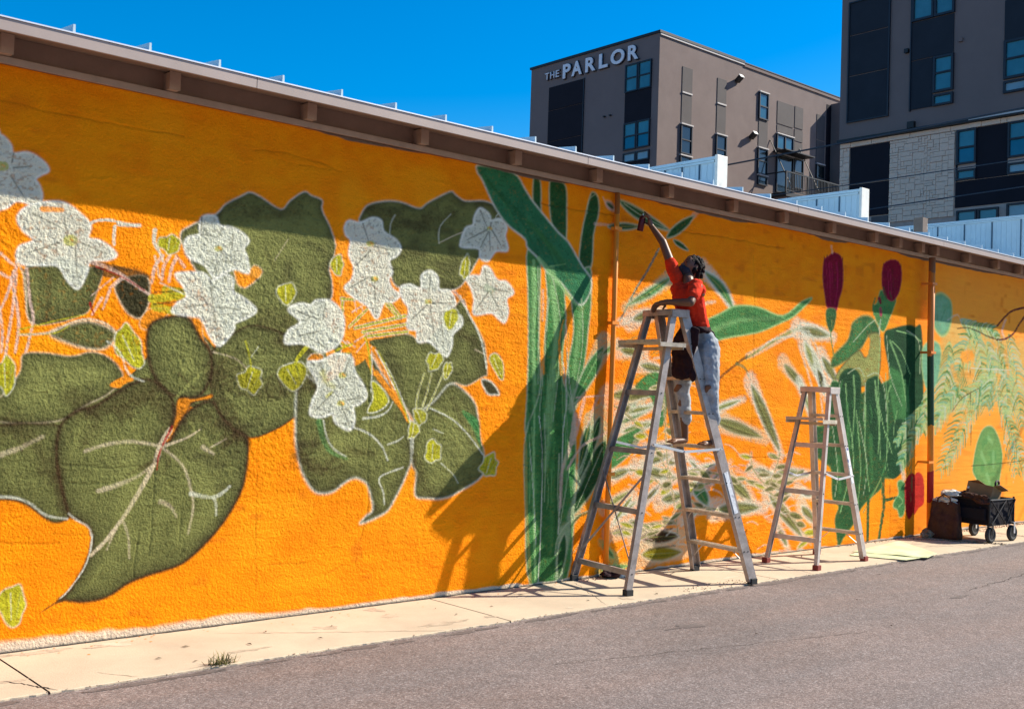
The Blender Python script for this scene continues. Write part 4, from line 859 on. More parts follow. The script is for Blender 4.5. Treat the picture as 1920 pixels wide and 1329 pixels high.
["S","q",[7064,1446,6923,1132,6779,812],0.0929,0.0396,0.62,0.0286,0.35],
["P","h",[7056,1428,6965,1339,6905,1245,6860,1148,6826,1049,6802,947,6793,842,6870,929,6933,1021,6987,1116,7029,1215,7058,1318],"q",0.0095,0.75,0.0076,1,0.22,0,0.067,1],
["S","l",[7029,1368,6923,1132,6813,888],0.0059,0.0023,0.7,0.0057,0.2],
["S","h",[6979,1314,6827,962],0.0057,0.0028,0.45,0.0071,0.3],
["S","q",[6927,1398,6864,1168,6799,927],0.0708,0.0299,0.62,0.0283,0.35],
["P","h",[6922,1379,6870,1314,6840,1245,6819,1175,6807,1104,6802,1032,6807,958,6851,1024,6884,1091,6910,1160,6928,1231,6936,1304],"q",0.0094,0.75,0.0075,1,0.22,0,0.066,1],
["S","e",[6911,1337,6864,1168,6816,992],0.0059,0.0023,0.7,0.0056,0.2],
["S","h",[6882,1297,6817,1044],0.0056,0.0028,0.45,0.007,0.3],
["S","k",[7407,1431,7098,1261,6844,1168,6657,962],0.0122,0.0092,0.7,0.0097,0.2],
["S","k",[6847,1567,6789,1379,6731,1192],0.0188,0.014,0.7,0.0141,0.3],
["S","O",[6882,1520,6833,1426],0.0188,0.0117,0.8,0.0056,0.2],
["S","k",[7015,1594,6891,1332],0.0142,0.0094,0.6,0.0119,0.3],
["S","q",[6990,600,6792,549,6665,478,6567,369,6548,234],0.0071,0.0046,0.7,0.0057,0.2],
["S","h",[7005,576,6825,548,6718,452],0.0118,0.0093,0.8,0.0057,0.2],
["S","q",[7041,371,6900,347,6773,240],0.0047,0.0046,0.6,0.0057,0.2],
["S","q",[6658,427,6625,216,6590,-7],0.0761,0.0325,0.62,0.0277,0.35],
["P","h",[6655,409,6609,351,6586,289,6574,225,6572,160,6578,93,6595,24,6632,83,6658,144,6676,207,6684,272,6682,339],"q",0.0092,0.75,0.0074,1,0.22,0,0.065,1],
["S","h",[6624,335,6593,104],0.0055,0.0028,0.45,0.0069,0.3],
["S","k",[6747,1588,7014,1608,7151,1620],0.007,0.0072,0.7,0.0056,0.2],
["P","h",[7215,3385,7301,3318,7404,3272,7517,3238,7641,3214,7775,3200,7921,3199,7811,3247,7697,3286,7581,3322,7464,3353,7345,3378],"q",0.0126,0.75,0.0077,1,0.22,0,0.068,1],
["S","q",[7283,3367,7549,3280,7862,3214],0.0061,0.0025,0.7,0.0058,0.2],
["S","h",[7332,3324,7758,3215],0.0059,0.003,0.45,0.0073,0.3],
["P","h",[7893,3124,7989,3147,8066,3184,8135,3227,8196,3276,8250,3330,8295,3390,8203,3360,8122,3324,8049,3284,7984,3239,7928,3188],"q",0.0101,0.75,0.0081,1,0.22,0,0.071,1],
["S","h",[7932,3150,8092,3255,8262,3368],0.0063,0.0026,0.7,0.0061,0.2],
["S","h",[7988,3166,8225,3328],0.0061,0.0031,0.45,0.0076,0.3],
["P","h",[7987,3115,8010,3087,8043,3069,8080,3055,8120,3045,8164,3039,8213,3037,8186,3062,8154,3081,8119,3097,8081,3109,8038,3117],"q",0.0076,0.75,0.0081,1,0.22,0,0.071,1],
["S","h",[8025,3092,8162,3047],0.0061,0.0031,0.45,0.0077,0.3],
["P","h",[7078,3130,7150,3116,7222,3117,7294,3125,7366,3138,7440,3157,7513,3184,7438,3192,7364,3192,7291,3188,7219,3177,7148,3161],"q",0.0105,0.75,0.0077,1,0.22,0,0.067,1],
["S","e",[7121,3135,7292,3156,7477,3179],0.006,0.0025,0.7,0.0058,0.2],
["S","h",[7164,3129,7424,3164],0.0058,0.0029,0.45,0.0072,0.3],
["P","h",[7048,3352,7050,3327,7062,3311,7081,3299,7104,3291,7130,3286,7163,3286,7157,3307,7145,3325,7129,3339,7109,3349,7084,3355],"k",0.0144,0.75,0.0077,1,0.22,0,0.067,1],
["S","h",[7062,3332,7133,3293],0.0058,0.0029,0.45,0.0072,0.3],
["S","k",[8279,3388,8342,3428],0.0259,0.0156,0.5,0.0156,0.2],
["S","k",[6913,3133,7085,3145],0.0142,0.0072,0.5,0.0095,0.2],
["S","k",[7005,3384,7092,3291,7204,3306],0.0072,0.0073,0.6,0.0057,0.2],
["S","v",[7776,2999,7620,2773,7466,2585,7317,2353,7215,2240],0.0125,0.0096,0.9,0.007,0.2],
["S","q",[7790,3011,7634,2794,7479,2606,7343,2404],0.005,0.0049,0.8,0.004,0.2],
["S","n",[7762,2968,7591,2740,7452,2559,7303,2342],0.0035,0.0034,0.7,0.0035,0.2],
["S","q",[8012,2781,7685,2591,7329,2423],0.0802,0.0328,0.62,0.0305,0.35],
["P","g",[7987,2767,7864,2726,7756,2674,7653,2620,7555,2564,7459,2506,7370,2445,7492,2476,7607,2515,7716,2562,7818,2619,7910,2685],"q",0.0152,0.75,0.0081,1,0.22,0,0.071,1],
["S","e",[7923,2734,7685,2591,7418,2470],0.0063,0.0024,0.7,0.0061,0.2],
["S","h",[7857,2703,7490,2507],0.006,0.003,0.45,0.0076,0.3],
["S","w",[8446,2880,8750,2711,8999,2479],0.0942,0.0422,0.62,0.0314,0.35],
["P","g",[8466,2865,8524,2794,8605,2735,8690,2677,8777,2619,8864,2561,8961,2506,8930,2597,8879,2676,8810,2744,8720,2800,8608,2842],"w",0.0178,0.75,0.0084,1,0.22,0,0.073,1],
["S","e",[8514,2830,8750,2711,8920,2536],0.0066,0.0027,0.7,0.0063,0.2],
["S","h",[8569,2798,8871,2586],0.0063,0.0032,0.45,0.0079,0.3],
["S","w",[7414,2305,7626,2365,7867,2433],0.0953,0.0428,0.62,0.0293,0.35],
["P","o",[7441,2313,7519,2298,7587,2304,7650,2320,7710,2344,7766,2376,7816,2418,7739,2425,7669,2421,7602,2410,7541,2391,7485,2362],"w",0.0196,0.75,0.0078,1,0.22,0,0.069,1],
["S","e",[7478,2323,7626,2365,7786,2410],0.0061,0.0025,0.7,0.0059,0.2],
["S","n",[7523,2317,7747,2384],0.0059,0.003,0.45,0.0074,0.3],
["S","w",[7263,2281,7441,2313],0.0339,0.0196,0.6,0.0194,0.4],
["S","w",[8422,2535,8647,2574],0.0209,0.0106,0.6,0.0157,0.3],
["P","g",[8472,2350,8737,2463,8950,2549,9172,2576,9420,2568,9812,2517,10152,2691,10344,2742,10018,2531,9815,2454,9430,2329,9184,2282,8833,2224,8621,2180,8510,2226],"l",0.0126,0.8,0.0105,1,0.15,0,0.073,1],
["S","l",[8575,2272,9088,2423,9833,2484],0.0263,0.0085,0.4,0.0263,0.2],
["S","h",[9176,2484,9546,2454,9755,2490],0.0328,0.0113,0.5,0.0219,0.2],
["S","p",[10114,2411,9841,2303,9484,2160,9194,2058],0.0461,0.0273,0.75,0.0173,0.3],
["S","e",[10134,2412,9840,2314,9465,2159,9177,2035],0.0173,0.0109,0.9,0.0092,0.2],
["S","n",[9194,2058,8933,1927,8632,1747],0.0164,0.0105,0.75,0.0082,0.2],
["S","w",[10038,2314,9650,2258,9420,2140],0.0115,0.0083,0.6,0.0092,0.2],
["S","o",[9019,1974,9163,1936,9259,1819],0.0162,0.0082,0.8,0.0065,0.2],
["S","w",[10075,2402,10412,2376,10794,2347],0.1122,0.0509,0.62,0.0345,0.35],
["P","o",[10114,2399,10197,2351,10291,2328,10390,2319,10495,2319,10604,2329,10720,2353,10628,2392,10532,2418,10434,2434,10332,2440,10228,2433],"w",0.0231,0.75,0.0092,1,0.22,0,0.081,1],
["S","n",[10224,2369,10589,2346],0.007,0.0036,0.45,0.0087,0.3],
["S","w",[10132,2458,10440,2455,10764,2343,10790,2237],0.0087,0.006,0.8,0.0069,0.2],
["S","p",[9829,2024,10046,1877,10289,1714],0.0893,0.0392,0.62,0.034,0.35],
["P","o",[9854,2007,9877,1944,9927,1894,9990,1849,10063,1809,10146,1774,10244,1744,10209,1804,10160,1857,10103,1906,10036,1949,9958,1985],"p",0.017,0.75,0.0091,1,0.22,0,0.079,1],
["S","e",[9892,1982,10046,1877,10212,1766],0.0071,0.0029,0.7,0.0068,0.2],
["S","n",[9910,1945,10148,1790],0.0068,0.0035,0.45,0.0085,0.3],
["S","w",[9264,1795,9544,1426,9844,1030],0.1028,0.0461,0.62,0.0329,0.35],
["P","o",[9279,1776,9310,1645,9378,1523,9464,1406,9565,1290,9680,1177,9816,1067,9769,1199,9703,1325,9624,1447,9532,1565,9423,1676],"w",0.0186,0.75,0.0088,1,0.22,0,0.077,1],
["S","e",[9331,1706,9544,1426,9772,1125],0.0069,0.0028,0.7,0.0066,0.2],
["S","n",[9355,1629,9683,1206],0.0066,0.0034,0.45,0.0083,0.3],
["S","p",[8656,1417,9087,1320,9567,1212],0.1187,0.0551,0.62,0.0317,0.35],
["P","o",[8688,1410,8796,1338,8920,1293,9053,1260,9195,1238,9344,1225,9505,1226,9383,1291,9254,1341,9122,1381,8985,1409,8843,1423],"p",0.0159,0.75,0.0085,1,0.22,0,0.074,1],
["S","e",[8767,1392,9087,1320,9437,1242],0.0066,0.0028,0.7,0.0064,0.2],
["S","n",[8834,1353,9326,1247],0.0064,0.0033,0.45,0.008,0.3],
["S","w",[8644,1497,8888,1556,9164,1622],0.0633,0.0272,0.62,0.0316,0.35],
["P","e",[8676,1505,8757,1504,8832,1515,8904,1531,8973,1552,9041,1577,9106,1608,9024,1604,8947,1594,8872,1580,8802,1562,8735,1539],"w",0.0137,0.75,0.0085,1,0.22,0,0.074,1],
["S","e",[8718,1515,8888,1556,9071,1599],0.0066,0.0027,0.7,0.0064,0.2],
["S","h",[8766,1516,9022,1580],0.0064,0.0032,0.45,0.008,0.3],
["S","p",[7145,1609,7518,1633,7934,1659],0.1078,0.05,0.62,0.0287,0.35],
["P","o",[7173,1611,7292,1577,7409,1570,7526,1575,7644,1591,7762,1616,7880,1656,7753,1680,7630,1690,7510,1691,7394,1681,7280,1659],"p",0.0144,0.75,0.0077,1,0.22,0,0.067,1],
["S","e",[7240,1615,7518,1633,7821,1652],0.006,0.0025,0.7,0.0058,0.2],
["S","n",[7312,1599,7736,1630],0.0058,0.003,0.45,0.0073,0.3],
["S","w",[7260,2037,7439,2025,7645,2012],0.087,0.0387,0.62,0.029,0.35],
["P","o",[7288,2035,7332,2001,7380,1987,7430,1982,7483,1985,7537,1995,7593,2015,7546,2043,7498,2059,7448,2069,7397,2071,7344,2063],"w",0.0145,0.75,0.0078,1,0.22,0,0.068,1],
["S","e",[7318,2033,7439,2025,7568,2017],0.0061,0.0025,0.7,0.0058,0.2],
["S","n",[7345,2016,7529,2007],0.0058,0.003,0.45,0.0073,0.3],
["S","w",[7540,1909,7741,1887,7970,1863],0.0812,0.0359,0.62,0.0295,0.35],
["P","o",[7569,1906,7618,1872,7672,1856,7730,1848,7790,1848,7852,1854,7917,1869,7864,1896,7808,1915,7752,1926,7694,1931,7633,1927],"w",0.0148,0.75,0.0079,1,0.22,0,0.069,1],
["S","e",[7603,1902,7741,1887,7888,1872],0.0062,0.0025,0.7,0.0059,0.2],
["S","n",[7633,1884,7843,1865],0.0059,0.003,0.45,0.0074,0.3],
["S","p",[7279,1348,7570,1464,7891,1593],0.0725,0.0322,0.62,0.029,0.35],
["P","g",[7303,1357,7410,1372,7505,1400,7596,1435,7683,1476,7767,1521,7845,1575,7738,1554,7638,1526,7543,1493,7454,1456,7372,1413],"p",0.0126,0.75,0.0077,1,0.22,0,0.068,1],
["S","e",[7356,1378,7570,1464,7801,1557],0.0061,0.0025,0.7,0.0058,0.2],
["S","h",[7418,1389,7742,1522],0.0058,0.003,0.45,0.0073,0.3],
["S","w",[7315,1279,7582,1334,7882,1394],0.0726,0.0322,0.62,0.029,0.35],
["P","e",[7342,1285,7433,1278,7517,1286,7598,1301,7678,1322,7756,1349,7831,1384,7738,1385,7651,1378,7566,1366,7486,1348,7410,1324],"w",0.0145,0.75,0.0078,1,0.22,0,0.068,1],
["S","e",[7390,1294,7582,1334,7791,1376],0.0061,0.0025,0.7,0.0058,0.2],
["S","h",[7443,1292,7735,1354],0.0059,0.003,0.45,0.0073,0.3],
["S","w",[7272,1450,7532,1488,7823,1531],0.0652,0.0286,0.62,0.029,0.35],
["P","e",[7299,1454,7383,1445,7463,1449,7542,1460,7619,1476,7696,1496,7772,1524,7686,1527,7602,1524,7522,1517,7444,1504,7369,1486],"w",0.0145,0.75,0.0077,1,0.22,0,0.068,1],
["S","e",[7345,1461,7532,1488,7733,1518],0.0061,0.0025,0.7,0.0058,0.2],
["S","h",[7395,1457,7678,1501],0.0058,0.003,0.45,0.0073,0.3],
["P","g",[7504,1702,7683,1830,7872,1837,7969,1729,7951,1435,7864,1334,7779,1534,7654,1656],0,0.0108,0.9,0.0147,1,0.4,0,0.069,1],
["P","g",[7174,1093,7239,1212,7630,1334,7529,1137,7319,994,7181,950],"p",0.0096,0.5,0.0077,1,0.3,0,0.067,1],
["S","w",[7158,872,7323,910,7512,954],0.0789,0.0348,0.62,0.0287,0.35],
["P","o",[7184,878,7245,862,7297,864,7344,873,7388,890,7429,912,7465,943,7405,952,7352,952,7302,946,7256,934,7215,914],"w",0.0192,0.75,0.0077,1,0.22,0,0.067,1],
["S","e",[7211,884,7323,910,7442,937],0.006,0.0024,0.7,0.0058,0.2],
["S","n",[7247,877,7414,919],0.0058,0.0029,0.45,0.0072,0.3],
["S","w",[7545,955,7848,898,8187,835],0.0957,0.0435,0.62,0.0294,0.35],
["P","o",[7574,950,7653,899,7740,870,7832,851,7928,840,8028,837,8133,845,8046,889,7956,922,7864,946,7771,962,7675,967],"w",0.0197,0.75,0.0079,1,0.22,0,0.069,1],
["S","e",[7628,940,7848,898,8087,854],0.0062,0.0025,0.7,0.0059,0.2],
["S","n",[7677,912,8013,853],0.0059,0.003,0.45,0.0074,0.3],
["S","w",[7654,991,7876,1038,8127,1091],0.0742,0.0326,0.62,0.0297,0.35],
["P","o",[7682,997,7760,987,7829,992,7895,1005,7958,1024,8019,1048,8076,1080,7998,1084,7926,1080,7858,1071,7793,1056,7733,1034],"w",0.0149,0.75,0.0079,1,0.22,0,0.069,1],
["S","e",[7721,1005,7876,1038,8043,1074],0.0062,0.0025,0.7,0.006,0.2],
["S","n",[7766,1001,8001,1054],0.006,0.003,0.45,0.0075,0.3],
["S","w",[7685,1121,7891,1148,8125,1179],0.0669,0.0291,0.62,0.0297,0.35],
["P","o",[7714,1125,7780,1112,7842,1112,7901,1119,7960,1131,8017,1148,8072,1172,8005,1180,7941,1181,7880,1178,7821,1169,7765,1154],"w",0.0149,0.75,0.0079,1,0.22,0,0.07,1],
["S","e",[7749,1130,7891,1148,8042,1168],0.0062,0.0025,0.7,0.006,0.2],
["S","n",[7788,1124,8002,1154],0.006,0.003,0.45,0.0075,0.3],
["S","w",[7975,971,8110,1016,8268,1069],0.0757,0.0329,0.62,0.0303,0.35],
["P","o",[8002,980,8057,970,8100,974,8137,985,8169,1001,8197,1023,8219,1053,8168,1058,8123,1055,8083,1048,8048,1035,8018,1015],"w",0.0152,0.75,0.0081,1,0.22,0,0.071,1],
["S","e",[8023,988,8110,1016,8201,1047],0.0063,0.0026,0.7,0.0061,0.2],
["S","n",[8055,983,8183,1029],0.0061,0.0031,0.45,0.0076,0.3],
["S","w",[7643,603,7788,711,7951,832],0.0592,0.0252,0.62,0.0296,0.35],
["P","n",[7662,617,7724,636,7774,663,7817,694,7856,728,7890,765,7917,806,7858,784,7806,757,7760,728,7718,696,7683,661],"w",0.0148,0.75,0.0079,1,0.22,0,0.069,1],
["S","e",[7687,636,7788,711,7896,791],0.0062,0.0025,0.7,0.0059,0.2],
["S","h",[7722,648,7874,763],0.006,0.003,0.45,0.0074,0.3],
["S","w",[7895,636,8094,664,8321,695],0.0978,0.0438,0.62,0.0301,0.35],
["P","o",[7924,640,7996,613,8058,608,8116,614,8170,629,8221,652,8267,687,8196,706,8132,714,8071,713,8015,703,7964,683],"w",0.0201,0.75,0.008,1,0.22,0,0.07,1],
["S","e",[7958,645,8094,664,8239,684],0.0063,0.0026,0.7,0.006,0.2],
["S","n",[8000,632,8204,664],0.0061,0.0031,0.45,0.0076,0.3],
["S","w",[8374,825,8511,678,8664,514],0.1164,0.0521,0.62,0.031,0.35],
["P","g",[8391,807,8372,744,8391,694,8428,650,8481,611,8547,576,8633,547,8638,606,8623,658,8595,706,8552,748,8490,784],"w",0.0155,0.75,0.0083,1,0.22,0,0.073,1],
["S","e",[8415,781,8511,678,8614,568],0.0065,0.0026,0.7,0.0062,0.2],
["S","h",[8409,745,8560,592],0.0062,0.0031,0.45,0.0078,0.3],
["S","p",[8885,854,9118,711,9377,552],0.1121,0.0506,0.62,0.032,0.35],
["P","o",[8910,839,8933,768,8985,716,9052,672,9132,634,9223,603,9330,580,9295,646,9245,702,9184,751,9112,792,9026,825],"p",0.0214,0.75,0.0086,1,0.22,0,0.075,1],
["S","e",[8951,813,9118,711,9296,602],0.0067,0.0027,0.7,0.0064,0.2],
["S","n",[8969,774,9226,622],0.0064,0.0033,0.45,0.008,0.3],
["S","w",[8719,516,9126,511,9583,505],0.1188,0.055,0.62,0.0317,0.35],
["P","o",[8753,515,8882,468,9008,450,9135,446,9262,454,9390,472,9518,506,9380,543,9247,564,9118,575,8991,574,8869,559],"w",0.018,0.75,0.0085,1,0.22,0,0.074,1],
["S","e",[8826,514,9126,511,9454,507],0.0066,0.0028,0.7,0.0064,0.2],
["S","n",[8903,490,9362,490],0.0064,0.0033,0.45,0.008,0.3],
["S","p",[7220,382,7496,381,7806,380],0.0863,0.0389,0.62,0.0288,0.35],
["P","o",[7247,382,7335,350,7420,339,7504,337,7588,343,7671,356,7754,380,7663,404,7575,418,7489,424,7405,423,7324,412],"p",0.0144,0.75,0.0077,1,0.22,0,0.067,1],
["S","e",[7296,382,7496,381,7712,380],0.006,0.0025,0.7,0.0058,0.2],
["S","n",[7349,366,7652,368],0.0058,0.003,0.45,0.0073,0.3],
["S","p",[7594,310,7908,301,8260,290],0.1253,0.058,0.62,0.0295,0.35],
["P","n",[7624,309,7723,257,7820,236,7917,231,8013,238,8109,256,8204,292,8100,333,7998,357,7900,370,7804,371,7711,356],"p",0.0148,0.75,0.0079,1,0.22,0,0.069,1],
["S","e",[7680,308,7908,301,8156,293],0.0062,0.0025,0.7,0.0059,0.2],
["S","h",[7739,281,8087,275],0.006,0.003,0.45,0.0074,0.3],
["S","p",[7630,150,7946,143,8299,135],0.1255,0.0581,0.62,0.0295,0.35],
["P","u",[7660,150,7762,98,7860,78,7957,73,8053,81,8149,100,8243,136,8136,177,8034,200,7934,213,7838,212,7746,197],"p",0.0148,0.75,0.0079,1,0.22,0,0.069,1],
["S","e",[7716,148,7946,143,8195,137],0.0062,0.0026,0.7,0.0059,0.2],
["S","h",[7777,122,8126,119],0.006,0.003,0.45,0.0075,0.3],
["S","w",[7462,493,7530,452,7615,401],0.0731,0.0315,0.62,0.0292,0.35],
["P","o",[7485,479,7478,453,7485,438,7498,428,7518,422,7542,421,7574,425,7576,447,7571,464,7561,476,7545,484,7522,487],"w",0.0146,0.75,0.0078,1,0.22,0,0.068,1],
["S","e",[7494,474,7530,452,7567,429],0.0061,0.0025,0.7,0.0059,0.2],
["S","n",[7491,459,7548,429],0.0059,0.0029,0.45,0.0073,0.3],
["S","w",[7284,502,7434,579,7604,666],0.0578,0.0246,0.62,0.0289,0.35],
["P","e",[7305,513,7364,520,7413,538,7457,559,7497,584,7534,613,7565,646,7508,634,7457,618,7410,598,7368,576,7331,549],"w",0.0145,0.75,0.0077,1,0.22,0,0.068,1],
["S","e",[7330,526,7434,579,7544,635],0.006,0.0025,0.7,0.0058,0.2],
["S","h",[7364,532,7519,613],0.0058,0.0029,0.45,0.0073,0.3],
["S","p",[7138,606,7315,681,7515,765],0.0644,0.0279,0.62,0.0286,0.35],
["P","e",[7161,616,7229,620,7287,635,7340,656,7388,682,7434,712,7473,747,7407,739,7347,724,7291,706,7240,683,7194,655],"p",0.0143,0.75,0.0076,1,0.22,0,0.067,1],
["S","e",[7191,629,7315,681,7448,737],0.006,0.0024,0.7,0.0057,0.2],
["S","h",[7231,633,7417,714],0.0058,0.0029,0.45,0.0072,0.3],
["S","w",[9328,905,9554,854,9815,795],0.0864,0.0381,0.62,0.0329,0.35],
["P","o",[9362,897,9411,856,9470,831,9533,815,9601,806,9673,803,9750,809,9696,845,9637,872,9575,892,9510,906,9441,910],"w",0.022,0.75,0.0088,1,0.22,0,0.077,1],
["S","e",[9400,889,9554,854,9719,816],0.0069,0.0028,0.7,0.0066,0.2],
["S","n",[9431,866,9665,816],0.0066,0.0034,0.45,0.0083,0.3],
["S","w",[9738,868,10066,840,10437,809],0.0927,0.0415,0.62,0.0337,0.35],
["P","o",[9777,865,9868,825,9963,805,10060,796,10159,794,10261,799,10365,815,10268,848,10170,870,10072,885,9974,892,9876,889],"w",0.0225,0.75,0.009,1,0.22,0,0.079,1],
["S","e",[9834,860,10066,840,10316,819],0.0071,0.0029,0.7,0.0068,0.2],
["S","n",[9889,839,10242,812],0.0068,0.0035,0.45,0.0085,0.3],
["S","w",[9548,775,9803,690,10094,592],0.0667,0.0286,0.62,0.0333,0.35],
["P","d",[9582,764,9640,722,9709,692,9782,666,9861,644,9943,626,10031,613,9966,652,9897,685,9824,714,9749,738,9670,757],"w",0.0167,0.75,0.0089,1,0.22,0,0.078,1],
["S","e",[9625,749,9803,690,9994,626],0.007,0.0028,0.7,0.0067,0.2],
["S","n",[9662,726,9933,637],0.0067,0.0034,0.45,0.0084,0.3],
["S","w",[9620,652,9952,395,10316,113],0.1088,0.0492,0.62,0.0335,0.35],
["P","o",[9644,634,9693,533,9776,446,9877,365,9993,288,10122,215,10271,148,10205,248,10122,340,10027,426,9920,505,9798,577],"w",0.0167,0.75,0.0089,1,0.22,0,0.078,1],
["S","e",[9704,587,9952,395,10219,188],0.007,0.0029,0.7,0.0067,0.2],
["S","n",[9739,528,10120,239],0.0067,0.0034,0.45,0.0084,0.3],
["S","w",[10152,670,10312,620,10503,559],0.0776,0.0334,0.62,0.0345,0.35],
["P","d",[10189,659,10211,624,10246,604,10286,590,10331,581,10381,577,10437,580,10409,609,10375,632,10338,649,10296,662,10248,667],"w",0.0173,0.75,0.0092,1,0.22,0,0.081,1],
["S","e",[10213,651,10312,620,10417,586],0.0072,0.0029,0.7,0.0069,0.2],
["S","n",[10228,632,10379,587],0.0069,0.0035,0.45,0.0087,0.3],
["S","w",[10222,503,10368,385,10535,250],0.0908,0.0396,0.62,0.0346,0.35],
["P","o",[10247,484,10244,435,10269,397,10307,363,10357,334,10416,307,10491,286,10483,331,10461,371,10429,407,10386,440,10330,467],"w",0.0173,0.75,0.0092,1,0.22,0,0.081,1],
["S","e",[10271,464,10368,385,10471,302],0.0072,0.0029,0.7,0.0069,0.2],
["S","n",[10273,436,10424,319],0.0069,0.0035,0.45,0.0087,0.3],
["S","w",[9794,317,9903,178,10026,20],0.0717,0.0305,0.62,0.0338,0.35],
["P","o",[9811,296,9807,250,9826,208,9855,168,9893,130,9939,93,9996,58,9991,103,9974,146,9951,187,9918,226,9875,263],"w",0.0169,0.75,0.009,1,0.22,0,0.079,1],
["S","e",[9829,272,9903,178,9981,77],0.007,0.0028,0.7,0.0068,0.2],
["S","n",[9830,245,9945,103],0.0068,0.0034,0.45,0.0085,0.3],
["S","w",[8235,893,8488,931,8773,974],0.0539,0.0228,0.62,0.0308,0.35],
["P","e",[8266,898,8346,894,8422,901,8497,911,8571,925,8644,943,8716,966,8634,965,8555,960,8478,951,8404,939,8332,923],"w",0.0154,0.75,0.0082,1,0.22,0,0.072,1],
["S","e",[8310,904,8488,931,8679,960],0.0064,0.0026,0.7,0.0062,0.2],
["S","h",[8357,904,8627,946],0.0062,0.0032,0.45,0.0078,0.3],
["S","w",[8277,1041,8468,919,8681,782],0.0463,0.019,0.62,0.0309,0.35],
["P","n",[8300,1026,8344,983,8395,944,8451,908,8510,874,8572,840,8638,810,8590,852,8539,891,8484,929,8428,965,8368,998],"w",0.0155,0.75,0.0082,1,0.22,0,0.072,1],
["S","e",[8334,1004,8468,919,8611,827],0.0065,0.0026,0.7,0.0062,0.2],
["S","h",[8361,979,8565,850],0.0062,0.0031,0.45,0.0078,0.3],
["S","l",[7304,132,7213,217,7110,312],0.0542,0.0221,0.62,0.0289,0.35],
["P","g",[7286,149,7279,180,7260,205,7237,228,7209,249,7178,268,7141,284,7152,255,7168,230,7189,206,7214,183,7244,164],"l",0.0096,0.75,0.0077,1,0.22,0,0.067,1],
["S","e",[7271,163,7213,217,7152,273],0.006,0.0024,0.7,0.0058,0.2],
["S","h",[7265,180,7176,260],0.0058,0.0029,0.45,0.0072,0.3],
["S","l",[7110,55,7304,61,7524,68],0.0499,0.021,0.62,0.0285,0.35],
["P","g",[7137,56,7196,44,7253,41,7309,42,7364,47,7420,54,7474,66,7414,75,7355,79,7298,80,7242,78,7188,72],"l",0.0095,0.75,0.0076,1,0.22,0,0.067,1],
["S","e",[7170,57,7304,61,7446,66],0.006,0.0024,0.7,0.0057,0.2],
["S","h",[7205,51,7407,59],0.0057,0.0029,0.45,0.0072,0.3],
["S","w",[7528,712,7391,581,7245,441],0.0514,0.0207,0.62,0.0294,0.35],
["P","e",[7512,697,7454,667,7408,631,7367,593,7331,553,7298,511,7272,467,7324,498,7371,532,7414,569,7454,608,7488,650],"w",0.0098,0.75,0.0078,1,0.22,0,0.068,1],
["S","e",[7487,674,7391,581,7291,485],0.0061,0.0024,0.7,0.0059,0.2],
["S","h",[7454,655,7312,516],0.0058,0.0029,0.45,0.0073,0.3],
["S","k",[8617,769,8784,871,8973,987],0.0433,0.0175,0.62,0.0315,0.35],
["P","n",[8640,783,8698,805,8750,832,8799,862,8846,893,8890,926,8931,961,8873,936,8820,909,8769,881,8721,851,8677,819],"k",0.0158,0.75,0.0084,1,0.22,0,0.074,1],
["S","e",[8668,801,8784,871,8907,947],0.0066,0.0027,0.7,0.0063,0.2],
["S","h",[8703,815,8876,922],0.0063,0.0032,0.45,0.0079,0.3],
["S","w",[8219,428,8345,471,8493,520],0.0537,0.0224,0.62,0.0307,0.35],
["P","e",[8246,437,8291,435,8328,442,8362,452,8392,466,8421,483,8445,504,8402,503,8363,497,8327,489,8295,477,8266,462],"w",0.0154,0.75,0.0082,1,0.22,0,0.072,1],
["S","e",[8265,444,8345,471,8429,499],0.0064,0.0026,0.7,0.0062,0.2],
["S","h",[8291,444,8409,486],0.0062,0.0031,0.45,0.0077,0.3],
["S","k",[8020,1106,8143,977,8387,895,8640,783],0.0228,0.0158,0.5,0.0203,0.5],
["S","k",[7615,841,7842,774,8088,801,8307,871],0.0222,0.0155,0.5,0.0197,0.5],
["S","k",[7901,1183,8381,1024,8723,807],0.0226,0.0159,0.5,0.0201,0.5],
["S","k",[7527,1186,7903,1133],0.0221,0.0151,0.5,0.0196,0.5],
["S","k",[8759,965,9065,904,9432,785,9621,724],0.0239,0.0167,0.5,0.0212,0.5],
["S","k",[8318,613,8652,494],0.0232,0.0158,0.5,0.0206,0.5],
["S","k",[7482,552,7698,640,7922,681],0.022,0.0151,0.5,0.0195,0.5],
["S","k",[9250,764,9539,450,9931,204],0.0246,0.017,0.5,0.0218,0.5],
["S","n",[7748,341,8091,370],0.0099,0.0076,0.7,0.0074,0.5],
["S","n",[7788,279,8156,315],0.0099,0.0076,0.7,0.0075,0.5],
["S","n",[7755,192,8137,205],0.0099,0.0076,0.6,0.0074,0.5],
["S","w",[10204,2286,10438,2013,10692,1717],0.1043,0.0464,0.62,0.0348,0.35],
["P","e",[10221,2266,10234,2165,10285,2074,10355,1989,10440,1907,10539,1829,10660,1755,10631,1855,10583,1948,10522,2038,10446,2122,10352,2201],"w",0.029,0.75,0.0093,1,0.22,0,0.081,1],
["S","e",[10264,2216,10438,2013,10624,1796],0.0073,0.003,0.7,0.007,0.2],
["S","h",[10277,2157,10546,1852],0.007,0.0035,0.45,0.0087,0.3],
["S","w",[10549,2139,10731,1965,10933,1772],0.093,0.0406,0.62,0.0354,0.35],
["P","o",[10570,2119,10574,2051,10611,1994,10662,1942,10726,1894,10802,1849,10895,1809,10878,1874,10845,1933,10801,1989,10744,2040,10672,2085],"w",0.0201,0.75,0.0095,1,0.22,0,0.083,1],
["S","e",[10602,2089,10731,1965,10869,1834],0.0074,0.003,0.7,0.0071,0.2],
["S","n",[10609,2049,10809,1865],0.0071,0.0036,0.45,0.0089,0.3],
